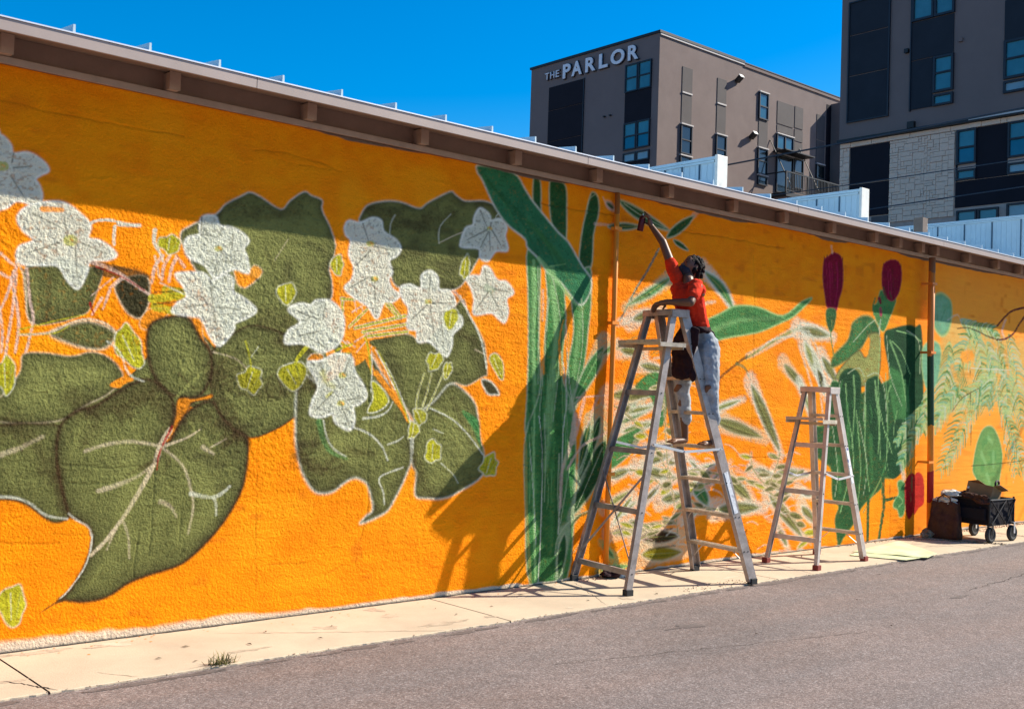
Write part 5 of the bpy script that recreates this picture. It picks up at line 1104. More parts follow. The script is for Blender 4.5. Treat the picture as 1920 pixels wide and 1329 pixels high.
["S","w",[10469,2008,10555,1841,10651,1655],0.0793,0.0338,0.62,0.0353,0.35],
["P","d",[10481,1986,10463,1930,10473,1879,10495,1830,10529,1783,10573,1738,10630,1695,10638,1749,10632,1801,10616,1851,10589,1900,10549,1945],"w",0.0118,0.75,0.0094,1,0.22,0,0.082,1],
["S","e",[10496,1957,10555,1841,10618,1718],0.0074,0.003,0.7,0.0071,0.2],
["S","n",[10489,1924,10583,1750],0.0071,0.0035,0.45,0.0088,0.3],
["S","w",[10145,1821,10322,1572,10515,1301],0.0692,0.0294,0.62,0.0346,0.35],
["P","e",[10160,1800,10180,1716,10223,1638,10276,1561,10337,1486,10406,1411,10488,1339,10458,1423,10417,1504,10370,1582,10313,1659,10247,1732],"w",0.0289,0.75,0.0092,1,0.22,0,0.081,1],
["S","e",[10192,1755,10322,1572,10461,1377],0.0072,0.0029,0.7,0.0069,0.2],
["S","h",[10208,1705,10408,1430],0.0069,0.0035,0.45,0.0087,0.3],
["S","w",[10677,1823,10925,1617,11198,1390],0.0891,0.039,0.62,0.0356,0.35],
["P","e",[10700,1803,10730,1725,10789,1657,10862,1594,10947,1534,11043,1478,11155,1426,11113,1502,11056,1573,10989,1640,10911,1702,10820,1758],"w",0.0178,0.75,0.0095,1,0.22,0,0.083,1],
["S","e",[10745,1766,10925,1617,11118,1457],0.0074,0.003,0.7,0.0071,0.2],
["S","h",[10767,1721,11044,1496],0.0072,0.0036,0.45,0.0089,0.3],
["S","w",[10288,2386,10450,2220,10618,1991],0.0146,0.0118,0.6,0.0175,0.3],
["S","w",[10123,2203,10364,1806,10430,1456],0.0144,0.0117,0.6,0.0173,0.3],
["S","w",[10346,2214,10520,1810,10646,1340],0.0146,0.0118,0.6,0.0175,0.3],
["P","h",[10785,1848,11370,1723,12300,1989,12766,2005,12792,1397,12341,1020,12239,745,11920,729,11876,616,11585,484,11427,380,11285,223,11090,83,10994,-6,10932,177,10904,310,10975,444,10840,546,10805,851,10652,949,10437,1058,10447,1322,10696,1399],"g",0.012,0.7,0.012,1,0.15,0,0.084,1],
["P","g",[10744,2037,10804,2148,11062,2312,11135,2438,11176,2532,11389,2627,11612,2611,11774,2451,11550,2419,11404,2274,11159,2133,10810,2004],"e",0.0155,0.7,0.0095,1,0.3,"H",0.036,1],
["P","e",[10868,1928,11104,2113,11337,2221,11468,2147,11539,2400,11714,2448,11790,2351,11772,1940,11424,1811,10926,1864],"d",0.012,0.6,0.0096,1,0.35,0,0.084,1],
["P","O",[11416,2269,11551,2388,11535,2212,11467,2159],0,0.0136,0.9,0.0099,1,0.1,0,0.087,1],
["P","H",[11872,2438,12077,2520,12403,2580,12610,2573,12772,2510,12818,1397,12455,1343,12242,1568,11984,2080],"h",0.0127,0.6,0.0095,1,0.0,0,0.089,1],
["P","g",[11989,1979,12122,2047,12433,1864,12501,1474,12335,1149,12134,1470],0,0.014,0.9,0.0191,0.7,0.0,0,0.089,1],
["P","H",[10925,1876,11020,1976,11198,2006,11349,1938,11391,1754,11329,1341,11262,1035,11080,1340,10932,1713],"h",0.012,0.7,0.0096,1,0.0,0,0.084,1],
["P","H",[11481,1825,11641,1923,11773,1921,11901,1735,11989,1393,11968,1025,11727,1028,11569,1404],"h",0.0124,0.7,0.0099,1,0.0,0,0.087,1],
["P","H",[12136,1406,12452,1395,12546,1017,12276,750,12028,770,11965,1088],0,0.0141,0.9,0.0128,1,0.0,0,0.09,1],
["S","l",[11298,1525,11399,1033,11412,725,11359,359],0.0092,0.0061,0.7,0.0086,0.3],
["S","l",[11695,1780,11809,1342,11849,964],0.0094,0.0063,0.7,0.0088,0.3],
["S","l",[11928,1976,12003,1342,11976,835],0.0095,0.0063,0.7,0.0089,0.3],
["S","l",[11060,1825,11131,1462,11234,1157,11270,852],0.0091,0.0061,0.7,0.0085,0.3],
["S","l",[11491,1589,11515,1031,11627,594],0.0093,0.0062,0.7,0.0087,0.3],
["S","l",[11011,376,11162,733,11132,916],0.009,0.0061,0.7,0.0084,0.3],
["S","l",[11790,2351,11764,1845,11830,1405],0.0095,0.0063,0.7,0.0088,0.3],
["S","g",[11136,1340,11162,733],0.0365,0.0243,0.5,0.0243,0.2],
["S","g",[11624,1217,11669,717],0.0374,0.025,0.5,0.0249,0.2],
["S","g",[10930,980,11000,617],0.036,0.0241,0.5,0.024,0.2],
["S","g",[12334,1796,12449,1473],0.0388,0.026,0.5,0.0259,0.2],
["S","l",[11825,1531,11960,1215],0.0063,0.0063,0.75,0.0063,0.2],
["S","l",[11957,1279,12115,1023],0.0063,0.0064,0.75,0.0063,0.2],
["S","l",[12059,2365,12289,2248,12492,1996],0.0064,0.0065,0.75,0.0064,0.2],
["S","l",[12153,2499,12536,2470,12750,2402],0.0064,0.0066,0.75,0.0064,0.2],
["S","g",[11608,496,11860,712,11973,898],0.0155,0.0095,0.9,0.0075,0.2],
["S","e",[11497,352,11688,530,11883,742],0.0093,0.0063,0.8,0.0074,0.2],
["S","h",[11608,483,11596,224,11606,-12],0.0311,0.0279,1,0.0075,0.2],
["S","h",[11920,729,11946,393,11884,144,11854,-11],0.0316,0.0252,1,0.0076,0.2],
["S","g",[11885,679,11900,332,11829,22],0.0063,0.0063,0.7,0.0076,0.2],
["S","h",[11967,468,12138,486,12287,493],0.019,0.0161,1,0.0076,0.2],
["P","g",[12189,458,12286,538,12255,667,12354,696,12447,616,12456,402,12410,274,12322,260,12268,346,12167,383],"l",0.0128,0.7,0.0102,1,0.1,0,0.09,1],
["S","l",[12299,505,12391,437,12292,377],0.0097,0.0097,0.6,0.0077,0.2],
["S","w",[12346,890,12404,727],0.0388,0.0324,0.6,0.0323,0.2],
["P","c",[10556,3180,10639,3237,10756,3291,10899,3264,10948,3142,10947,2923,10886,2791,10827,2636,10665,2642,10582,2832,10542,3018],"C",0.0095,0.5,0.0095,1,0.12,0,0.083,1],
["S","C",[10674,3187,10694,2949,10705,2711],0.006,0.006,0.6,0.0072,0.2],
["S","C",[10813,3231,10846,2963,10792,2687],0.006,0.006,0.6,0.0072,0.2],
["S","k",[10699,3357,10723,3288],0.0119,0.0149,0.7,0.0119,0.2],
["P","h",[10643,2646,10827,2642,10791,2459,10718,2400,10638,2509],"g",0.0089,0.6,0.0095,1,0.2,0,0.083,1],
["S","g",[10728,2425,10744,2294,10805,2130],0.0089,0.009,0.95,0.0072,0.2],
["S","e",[10744,2534,10759,2439],0.006,0.006,0.6,0.0072,0.2],
["P","g",[11765,2950,11911,2944,12124,2884,12067,2751,11997,2650,11846,2468,11659,2620,11606,2748,11699,2806],"l",0.0095,0.5,0.0101,1,0.25,0,0.088,1],
["P","c",[11798,3036,11813,3240,11932,3322,12142,3344,12248,3232,12219,3002,12063,2853,11889,2891],"C",0.0095,0.5,0.0101,1,0.08,0,0.089,1],
["S","h",[11836,2988,11914,2867],0.0127,0.0095,0.7,0.0127,0.2],
["S","h",[11985,2950,12038,2864],0.0096,0.0096,0.6,0.0128,0.2],
["S","c",[11745,2854,11771,2818],0.0284,0.0284,0.95,0.0076,0.2],
["S","C",[11774,2729,11789,2667],0.0284,0.0252,0.85,0.0126,0.3],
["S","g",[11650,2846,11606,2748,11634,2656],0.0157,0.0125,0.9,0.0075,0.2],
["S","w",[11780,2603,11762,2444],0.0095,0.0095,0.5,0.0095,0.2],
["P","r",[12444,681,12543,769,12661,753,12720,587,12703,364,12567,214,12473,304,12426,520],0,0.0143,0.9,0.0097,1,0.05,0,0.091,1],
["P","R",[12661,746,12873,727,12913,414,12783,341,12654,282],0,0.0144,0.9,0.0098,1,0.05,0,0.092,1],
["P","t",[13369,2628,13767,2736,14687,2652,15347,2543,15779,2490,15826,1350,15052,1642,14268,1488,13674,1484,13046,1411,12962,1812,13240,2361],0,0.015,0.9,0.0955,0.42,0.3,0,0.096,1],
["P","a",[13022,2956,13157,3028,13296,3039,13498,2959,13534,2776,13456,2578,13276,2499,13093,2590,13017,2753],"t",0.0202,0.9,0.0107,1,0.15,"g",0.027,1],
["P","a",[12793,2305,12937,2406,13141,2417,13256,2328,13252,2090,13163,1884,13030,1793,12893,1843,12790,2073],"t",0.0159,0.8,0.0106,1,0.08,0,0.093,1],
["S","g",[12912,2344,12951,2079,12932,1878],0.008,0.0067,0.5,0.01,0.2],
["S","g",[13102,2368,13053,2217,13141,2086],0.0081,0.0067,0.5,0.0101,0.2],
["S","g",[13018,2081,13014,1846],0.008,0.0067,0.5,0.0101,0.2],
["S","g",[13254,2702,13360,2846],0.0081,0.0068,0.5,0.0102,0.2],
["S","g",[13174,2629,13136,2863],0.0081,0.0068,0.5,0.0101,0.2],
["F",[14297,2629,14000,2470,13790,2180,13662,1760],0.214,16],
["F",[13490,2442,13437,2029,13277,1480],0.178,16],
["F",[14221,2610,14392,2204,14493,1634],0.199,16],
["F",[14821,2514,15113,2160,15220,1571],0.204,16],
["F",[15176,2645,15450,2098,15652,1349],0.207,16],
["F",[14558,1959,14035,1627,13616,1139,13307,776],0.173,16],
["F",[14487,1777,13973,1346,13488,798],0.129,16],
["F",[14848,1858,15229,1348,15509,675],0.16,16],
["F",[15052,1642,15616,973,15857,590],0.147,16],
["F",[12962,1812,12906,1544,12850,1277],0.12,16],
["F",[14740,2146,14254,1808,13525,1619],0.16,16],
["F",[13767,2736,13992,2681,14296,2643],0.111,16],
["F",[14218,2695,14687,2652,14885,2518],0.114,16],
["F",[12911,1410,12615,1212,12346,890],0.12,16],
["F",[12836,1609,12455,1343,12210,1150],0.08,16],
["F",[13802,1902,13454,1618,13117,1344],0.139,16],
["F",[14535,2499,14791,2075,14571,1635],0.173,16],
["S","n",[13614,1552,13883,1729,14329,1859],0.0083,0.0057,0.7,0.0069,0.2],
["S","e",[14900,2152,14797,1930,14390,1504],0.011,0.0071,0.8,0.0073,0.2],
["P","O",[13814,2320,14080,2368,14174,2281,14012,2189,13818,2209],0,0.0153,0.9,0.0348,0.8,0.0,0,0.097,1],
["S","O",[13576,2102,13729,1900],0.0482,0.0346,0.45,0.0344,0.2],
["S","O",[13395,1345,13531,1482],0.0477,0.0343,0.45,0.0341,0.2],
["S","O",[15104,2382,15198,2089],0.0517,0.037,0.45,0.0369,0.2],
["S","O",[13870,2043,14170,2011],0.0488,0.0354,0.45,0.0349,0.2],
["S","O",[14725,2509,14888,2445],0.0508,0.0366,0.45,0.0363,0.2],
["S","O",[13825,1346,13994,1556],0.0486,0.035,0.45,0.0347,0.2],
["S","w",[14090,2122,15280,2136],0.0056,0.0045,0.7,0.0056,0.2],
["P","s",[14270,1063,14400,1261,14552,1347,14741,1348,14906,1238,15026,1069,15066,907,14982,580,14971,434,14402,456,14302,651,14191,782],"t",0.0142,0.7,0.0113,1,0.05,"g",0.035,1],
["S","l",[14442,990,14572,844],0.0321,0.0216,0.5,0.0286,0.2],
["S","l",[14788,985,14796,803],0.0326,0.0218,0.5,0.029,0.2],
["S","l",[14636,1203,14750,1130],0.0324,0.0217,0.5,0.0288,0.2],
["S","l",[14610,700,14709,589],0.0324,0.0217,0.5,0.0288,0.2],
["S","m",[14828,2727,15164,2919,15413,2997,15756,3052],0.0146,0.0129,1,0.0073,0.2],
["S","m",[15760,2961,15540,2817,15343,2655,15096,2566,14820,2536],0.019,0.0109,1,0.0076,0.2],
["S","n",[14852,2538,14532,2571,14220,2624,13948,2650,13699,2620],0.011,0.0069,0.8,0.0073,0.2],
["S","k",[15085,2824,14977,2670,15046,2585],0.0222,0.0184,0.6,0.0185,0.3],
["S","w",[13422,2713,13692,2801,13799,2682],0.0103,0.007,0.4,0.0137,0.2],
["S","z",[14076,2086,14116,1487,14143,832],0.0049,0.0049,0.75,0.0042,0.2],
["S","z",[14143,832,14922,844,15845,878],0.0049,0.0053,0.75,0.0042,0.2],
["S","z",[14966,2522,14982,2155],0.0044,0.0044,0.6,0.0044,0.2],
["C",0,[1915,3226,2034,3234,2142,3214,2315,3215,2461,3213,2662,3220,2854,3222,3053,3223],0.005,0.004],
["C",0,[3575,3221,3823,3240,4083,3219,4265,3182],0.0059,0.004],
["C",0,[3911,3172,4174,3184],0.006,0.004],
["C",0,[6216,3222,6480,3226,6875,3233,7221,3245],0.0081,0.006],
["C",0,[8094,3209,8618,3230,9143,3238,9513,3224,9801,3239],0.0082,0.006],
["C",0,[9267,3108,9296,2658,9296,2216,9302,1666,9302,1227,9275,1020,9608,1014,9897,986],0.0066,0.004],
["C",0,[10120,2492,10154,2176],0.0069,0.004],
["C",0,[2347,1098,2475,1088,2675,1064,2811,1074],0.0052,0.004],
["C",0,[2368,981,2646,965],0.0052,0.004],
["C",0,[2952,1051,2946,778,2941,506],0.0055,0.004],
["C",0,[2858,647,2842,379],0.0054,0.004],
["C",0,[2032,643,2213,624,2369,620],0.005,0.004],
["C",0,[4562,1723,4590,1328,4585,1012,4606,735,4546,502],0.0063,0.004],
["C",0,[6551,2346,6597,2326,6681,2346],0.0074,0.004],
["C",0,[6176,1622,6269,1592,6362,1603],0.0072,0.004],
["C",0,[3670,1107,3705,230],0.0044,0.0015],
["C",0,[3145,768,3134,595],0.0056,0.004],
["C",0,[4260,254,4392,319],0.0061,0.004],
["C",0,[3784,369,4080,364],0.0059,0.002],
["C",0,[2334,680,2593,651],0.0051,0.002],
["C",0,[12067,705,12096,322,12097,5],0.0076,0.003],
["C",0,[15447,2173,15469,1648],0.0075,0.002],
["S","g",[11705,1548,11781,1430,11739,1304],0.0094,0.0031,0.6,0.0075,0.2],
["S","H",[11790,952,11806,845,11811,732],0.0063,0.0031,0.6,0.0075,0.2],
["S","h",[12133,1791,12232,1510,12181,1233],0.0064,0.0032,0.6,0.0077,0.2],
["S","H",[11237,1898,11310,1783,11269,1666],0.0061,0.0031,0.6,0.0073,0.2],
["S","l",[12218,1542,12141,1304,12201,1060],0.0064,0.0032,0.6,0.0077,0.2],
["S","l",[12061,1145,11994,974,12051,795],0.0064,0.0032,0.6,0.0077,0.2],
["S","g",[11597,1584,11636,1479,11617,1379],0.0156,0.0031,0.6,0.0075,0.2],
["S","h",[11072,1534,11002,1352,11054,1171],0.0061,0.003,0.6,0.0073,0.2],
["S","g",[12518,1990,12464,1740,12513,1493],0.0098,0.0033,0.6,0.0078,0.2],
["S","g",[10992,1854,10912,1665,10975,1479],0.0151,0.003,0.6,0.0072,0.2],
["S","g",[11816,1745,11761,1637,11801,1531],0.0063,0.0031,0.6,0.0076,0.2],
["S","H",[11263,1280,11195,1018,11251,748],0.0061,0.0031,0.6,0.0073,0.2],
["S","h",[12185,1131,12095,927,12165,721],0.0064,0.0032,0.6,0.0077,0.2],
["S","H",[11247,1396,11313,1169,11288,943],0.0061,0.0031,0.6,0.0073,0.2],
["S","g",[12356,1861,12342,1595,12366,1323],0.0162,0.0032,0.6,0.0078,0.2],
["S","H",[11324,912,11311,679,11332,452],0.0092,0.0031,0.6,0.0074,0.2],
["S","g",[10982,1823,10944,1689,10982,1563],0.0091,0.003,0.6,0.0072,0.2],
["S","H",[11957,1857,11882,1614,11941,1367],0.0159,0.0032,0.6,0.0076,0.2],
["S","h",[11781,1166,11822,1027,11804,883],0.0063,0.0031,0.6,0.0075,0.2],
["S","H",[11157,1115,11244,932,11206,744],0.0091,0.003,0.6,0.0073,0.2],
["S","g",[11202,1634,11280,1414,11244,1194],0.0061,0.0031,0.6,0.0073,0.2],
["S","g",[12519,1043,12461,894,12506,744],0.0065,0.0033,0.6,0.0078,0.2],
["S","H",[11002,1878,10985,1751,11002,1624],0.006,0.003,0.6,0.0073,0.2],
["S","g",[12548,1579,12553,1454,12558,1330],0.0065,0.0033,0.6,0.0079,0.2],
["S","g",[12164,1644,12156,1522,12174,1407],0.016,0.0032,0.6,0.0077,0.2],
["S","H",[11930,1063,11890,843,11924,621],0.0158,0.0032,0.6,0.0076,0.2],
["S","g",[11554,932,11490,791,11531,641],0.0062,0.0031,0.6,0.0074,0.2],
["S","h",[12223,1729,12152,1631,12194,1529],0.0161,0.0032,0.6,0.0077,0.2],
["S","g",[11125,1346,11089,1146,11130,952],0.0061,0.003,0.6,0.0073,0.2],
["S","H",[11907,1310,11878,1134,11910,956],0.0063,0.0032,0.6,0.0076,0.2],
["S","g",[12404,1323,12327,1039,12390,754],0.0065,0.0032,0.6,0.0078,0.2],
["S","g",[11165,1182,11173,1006,11180,835],0.0061,0.003,0.6,0.0073,0.2],
["S","H",[11587,981,11652,842,11622,706],0.0156,0.0031,0.6,0.0075,0.2],
["S","h",[12365,1953,12400,1739,12396,1525],0.0162,0.0032,0.6,0.0078,0.2],
["S","g",[11895,1880,11948,1780,11916,1678],0.0063,0.0032,0.6,0.0076,0.2],
["S","g",[11050,1268,11058,1074,11066,887],0.0091,0.003,0.6,0.0073,0.2],
["S","g",[11114,1596,11122,1419,11129,1243],0.0152,0.003,0.6,0.0073,0.2],
["S","g",[12598,1016,12577,899,12594,781],0.0164,0.0033,0.6,0.0079,0.2],
["S","g",[12221,1761,12140,1624,12195,1484],0.0064,0.0032,0.6,0.0077,0.2],
["S","h",[12527,848,12586,676,12554,508],0.0065,0.0033,0.6,0.0078,0.2],
["S","H",[11575,1254,11534,1118,11564,981],0.0062,0.0031,0.6,0.0075,0.2],
["S","H",[11011,1667,11097,1468,11061,1268],0.0151,0.003,0.6,0.0073,0.2],
["S","g",[11077,1674,11099,1425,11098,1183],0.0061,0.003,0.6,0.0073,0.2],
["S","l",[12044,1827,11987,1724,12028,1623],0.016,0.0032,0.6,0.0077,0.2],
["S","g",[12509,965,12611,689,12571,410],0.0065,0.0033,0.6,0.0078,0.2],
["S","l",[11475,1688,11473,1477,11493,1273],0.0155,0.0031,0.6,0.0074,0.2],
["S","H",[6363,2131,6373,1913,6383,1695],0.0091,0.0023,0.55,0.0055,0.2],
["S","h",[6370,1986,6362,1740,6391,1495],0.0068,0.0023,0.55,0.0055,0.2],
["S","l",[6420,1984,6460,1656,6449,1322],0.0034,0.0023,0.55,0.0055,0.2],
["S","H",[6336,1630,6336,1327,6362,1028],0.0068,0.0023,0.55,0.0054,0.2],
["S","l",[6226,1326,6255,1079,6248,828],0.0067,0.0022,0.55,0.0054,0.2],
["S","H",[6571,1148,6590,872,6595,596],0.0069,0.0023,0.55,0.0055,0.2],
["S","h",[6612,1970,6595,1770,6630,1572],0.0046,0.0023,0.55,0.0055,0.2],
["S","H",[6350,1295,6369,1019,6374,747],0.0091,0.0023,0.55,0.0054,0.2],
["S","q",[6369,1440,6398,1068,6402,696],0.0068,0.0023,0.55,0.0054,0.2],
["S","q",[6625,1975,6623,1586,6660,1193],0.0046,0.0023,0.55,0.0056,0.2],
["S","g",[6428,2231,6430,1906,6457,1582],0.0091,0.0023,0.55,0.0055,0.2],
["S","l",[6639,1212,6649,994,6658,782],0.0092,0.0023,0.55,0.0055,0.2],
["S","h",[6492,1927,6515,1703,6512,1474],0.0034,0.0023,0.55,0.0055,0.2],
["S","l",[6471,971,6477,830,6484,684],0.0034,0.0023,0.55,0.0055,0.2],
["S","l",[6385,1777,6425,1436,6415,1095],0.0045,0.0023,0.55,0.0055,0.2],
["S","g",[6447,1094,6478,802,6472,511],0.0034,0.0023,0.55,0.0055,0.2],
["S","g",[6650,1262,6655,990,6674,712],0.0092,0.0023,0.55,0.0055,0.2],
["S","l",[6607,1650,6628,1309,6637,972],0.0046,0.0023,0.55,0.0055,0.2],
["S","l",[6624,2142,6648,1902,6645,1665],0.0046,0.0023,0.55,0.0056,0.2],
["S","h",[6517,2232,6544,1916,6545,1594],0.0046,0.0023,0.55,0.0055,0.2],
["S","l",[6204,1264,6223,972,6230,682],0.0067,0.0022,0.55,0.0054,0.2],
["S","g",[6292,2059,6283,1841,6311,1625],0.0045,0.0023,0.55,0.0054,0.2],
["S","l",[6423,927,6448,776,6436,631],0.0045,0.0023,0.55,0.0055,0.2],
["S","H",[6507,1153,6537,764,6542,371],0.0046,0.0023,0.55,0.0055,0.2],
["S","l",[6557,2207,6562,1792,6593,1378],0.0092,0.0023,0.55,0.0055,0.2],
["S","q",[6561,1097,6556,777,6589,455],0.0092,0.0023,0.55,0.0055,0.2],
["S","h",[6070,3081,6324,2885,6459,2693],0.0134,0.0046,0.4,0.0134,0.2],
["S","h",[6157,3029,6414,2831,6551,2637],0.0202,0.0046,0.4,0.0135,0.2],
["S","g",[5614,3352,5852,3167,5978,2984],0.0195,0.0044,0.4,0.013,0.2],
["S","H",[5654,3328,5894,3142,6021,2958],0.013,0.0044,0.4,0.013,0.2],
["S","G",[6465,2846,6734,2640,6876,2440],0.0069,0.0047,0.4,0.0138,0.2],
["S","g",[6393,2888,6659,2685,6800,2486],0.0137,0.0047,0.4,0.0137,0.2],
["S","h",[6258,2969,6519,2768,6658,2572],0.0136,0.0047,0.4,0.0136,0.2],
["S","G",[5862,3204,6109,3014,6240,2826],0.0066,0.0045,0.4,0.0132,0.2],
["S","H",[6207,2999,6467,2800,6604,2605],0.0135,0.0046,0.4,0.0135,0.2],
["S","h",[5934,3161,6184,2969,6316,2779],0.0133,0.0045,0.4,0.0133,0.2],
["S","g",[6107,3058,6363,2862,6498,2669],0.0202,0.0046,0.4,0.0134,0.2],
["S","g",[6220,2991,6480,2792,6617,2597],0.0203,0.0046,0.4,0.0135,0.2],
["S","G",[6504,2822,6774,2616,6918,2415],0.0069,0.0047,0.4,0.0138,0.2],
["S","h",[5790,3247,6034,3058,6164,2872],0.0197,0.0045,0.4,0.0131,0.2],
["S","c",[10567,3188,10561,3228],0.0119,0.003,0.9,0.0071,0.2],
["S","c",[10627,3194,10615,3252],0.0119,0.003,0.9,0.0071,0.2],
["S","c",[10687,3200,10702,3279],0.0119,0.003,0.9,0.0072,0.2],
["S","c",[10748,3206,10771,3305],0.012,0.003,0.9,0.0072,0.2],
["S","c",[10810,3213,10780,3288],0.012,0.003,0.9,0.0072,0.2],
["S","c",[10872,3219,10863,3279],0.0121,0.003,0.9,0.0072,0.2],
["S","c",[10934,3226,10927,3267],0.0121,0.003,0.9,0.0073,0.2],
["S","C",[10600,3161,10627,3015,10633,2884],0.0071,0.0042,0.6,0.0059,0.2],
["S","C",[10652,3166,10679,3020,10685,2888],0.0071,0.0042,0.6,0.006,0.2],
["S","C",[10704,3172,10731,3024,10737,2893],0.0072,0.0042,0.6,0.006,0.2],
["S","m",[10756,3177,10784,3029,10789,2898],0.0072,0.0042,0.6,0.006,0.2],
["S","C",[10808,3182,10837,3034,10842,2902],0.0072,0.0042,0.6,0.006,0.2],
["S","m",[10861,3188,10890,3039,10895,2907],0.0072,0.0042,0.6,0.006,0.2],
["S","c",[11826,3241,11829,3286],0.0127,0.0032,0.9,0.0076,0.2],
["S","c",[11890,3248,11882,3311],0.0127,0.0032,0.9,0.0076,0.2],
["S","c",[11955,3254,11967,3339],0.0128,0.0032,0.9,0.0077,0.2],
["S","c",[12021,3261,11994,3361],0.0128,0.0032,0.9,0.0077,0.2],
["S","c",[12087,3268,12094,3352],0.0128,0.0032,0.9,0.0077,0.2],
["S","c",[12153,3274,12167,3340],0.0129,0.0032,0.9,0.0077,0.2],
["S","c",[12220,3281,12220,3326],0.0129,0.0032,0.9,0.0078,0.2],
["S","c",[11863,3213,11894,3057,11900,2917],0.0076,0.0044,0.6,0.0063,0.2],
["S","C",[11919,3219,11950,3062,11956,2922],0.0076,0.0045,0.6,0.0064,0.2],
["S","C",[11975,3224,12006,3067,12012,2926],0.0077,0.0045,0.6,0.0064,0.2],
["S","m",[12031,3230,12063,3072,12068,2931],0.0077,0.0045,0.6,0.0064,0.2],
["S","c",[12088,3235,12119,3077,12125,2936],0.0077,0.0045,0.6,0.0064,0.2],
["S","c",[12145,3241,12176,3082,12182,2940],0.0077,0.0045,0.6,0.0064,0.2],
["S","w",[9677,739,9761,787,9858,778],0.0112,0.0034,0.6,0.009,0.3],
["S","w",[10406,814,10499,835,10595,797],0.0058,0.0035,0.6,0.0093,0.3],
["S","w",[9809,554,9615,635,9428,664],0.0056,0.0033,0.6,0.009,0.3],
["S","k",[8166,992,8047,1025,7931,1007],0.0051,0.003,0.6,0.0082,0.3],
["S","k",[7470,329,7586,326,7706,269],0.0049,0.003,0.6,0.0078,0.3],
["S","k",[9851,29,10037,10,10220,-72],0.0113,0.0035,0.6,0.009,0.3],
["S","w",[8554,1021,8629,1025,8716,976],0.0105,0.0032,0.6,0.0084,0.3],
["S","w",[9602,502,9685,554,9761,551],0.0111,0.0034,0.6,0.0089,0.3],
["S","w",[10216,497,10046,493,9882,433],0.0058,0.0034,0.6,0.0092,0.3],
["S","w",[10193,1039,10061,1069,9924,1043],0.0058,0.0034,0.6,0.0092,0.3],
["S","k",[7963,624,7824,665,7697,650],0.005,0.003,0.6,0.0081,0.3],
["S","w",[8063,1020,8214,991,8370,911],0.0102,0.0031,0.6,0.0081,0.3],
["S","k",[7275,390,7407,454,7536,471],0.0048,0.0029,0.6,0.0077,0.3],
["S","k",[7516,253,7423,250,7333,194],0.0049,0.0029,0.6,0.0078,0.3],
["S","k",[7990,366,7928,370,7869,323],0.0101,0.003,0.6,0.0081,0.3],
["S","w",[8693,718,8805,682,8921,598],0.0105,0.0032,0.6,0.0084,0.3],
["S","w",[8008,304,8091,355,8178,360],0.0076,0.0031,0.6,0.0081,0.3],
["S","k",[8534,912,8458,945,8386,926],0.0052,0.0031,0.6,0.0084,0.3],
["S","k",[7514,297,7653,312,7803,278],0.0049,0.003,0.6,0.0078,0.3],
["S","w",[10229,657,10048,687,9872,659],0.0058,0.0034,0.6,0.0092,0.3],
["S","k",[9972,383,9784,471,9611,507],0.0114,0.0033,0.6,0.0091,0.3],
["S","w",[8176,217,8312,198,8461,125],0.0102,0.0031,0.6,0.0082,0.3],
["S","w",[9579,392,9776,432,9990,410],0.0083,0.0034,0.6,0.0089,0.3],
["S","w",[10323,116,10521,74,10714,-28],0.0116,0.0036,0.6,0.0093,0.3],
["S","k",[7521,985,7594,974,7671,918],0.0098,0.003,0.6,0.0078,0.3],
["S","w",[7329,454,7471,460,7612,413],0.0048,0.003,0.6,0.0077,0.3],
["S","w",[9170,739,9324,739,9473,685],0.0054,0.0033,0.6,0.0087,0.3],
["S","k",[9966,758,10142,804,10325,787],0.0057,0.0035,0.6,0.0091,0.3],
["S","w",[8456,992,8285,1005,8128,962],0.0104,0.0031,0.6,0.0083,0.3],
["S","k",[10190,389,10343,363,10512,278],0.0058,0.0035,0.6,0.0092,0.3],
["S","w",[8360,400,8240,397,8131,342],0.0077,0.0031,0.6,0.0083,0.3],
["S","k",[8576,911,8692,924,8813,889],0.0079,0.0032,0.6,0.0084,0.3],
["S","w",[9318,871,9427,885,9550,843],0.0082,0.0033,0.6,0.0088,0.3],
["S","w",[10282,603,10109,639,9932,623],0.0087,0.0034,0.6,0.0093,0.3],
["S","w",[9695,90,9582,110,9462,74],0.0084,0.0033,0.6,0.0089,0.3],
["S","w",[8084,877,7964,956,7856,983],0.0076,0.003,0.6,0.0081,0.3],
["S","w",[7708,1100,7596,1107,7488,1059],0.0099,0.0029,0.6,0.0079,0.3],
["S","w",[8397,295,8261,273,8129,205],0.0078,0.0031,0.6,0.0083,0.3],
["S","w",[8651,714,8535,708,8414,651],0.0053,0.0031,0.6,0.0084,0.3],
["S","k",[10286,742,10428,790,10574,786],0.0116,0.0035,0.6,0.0093,0.3],
["S","k",[7456,806,7559,778,7658,701],0.0073,0.003,0.6,0.0078,0.3],
["S","w",[8238,986,8165,1023,8086,1014],0.0077,0.0031,0.6,0.0082,0.3],
["S","k",[8237,1011,8106,1095,7980,1122],0.0077,0.003,0.6,0.0082,0.3],
["S","k",[8444,1075,8559,1094,8687,1056],0.0104,0.0032,0.6,0.0083,0.3],
["S","w",[9112,1055,8985,1137,8862,1165],0.0054,0.0032,0.6,0.0087,0.3],
["S","k",[7488,1059,7387,1071,7289,1034],0.0049,0.0029,0.6,0.0078,0.3],
["S","k",[8724,580,8800,592,8879,557],0.0053,0.0032,0.6,0.0085,0.3],
["S","k",[9804,234,9889,274,9977,258],0.0113,0.0034,0.6,0.009,0.3],
["S","w",[7778,508,7687,552,7598,551],0.0075,0.003,0.6,0.008,0.3],
["S","w",[9461,327,9358,366,9258,355],0.0055,0.0033,0.6,0.0088,0.3],
["S","w",[8053,342,8140,321,8222,255],0.0076,0.0031,0.6,0.0081,0.3],
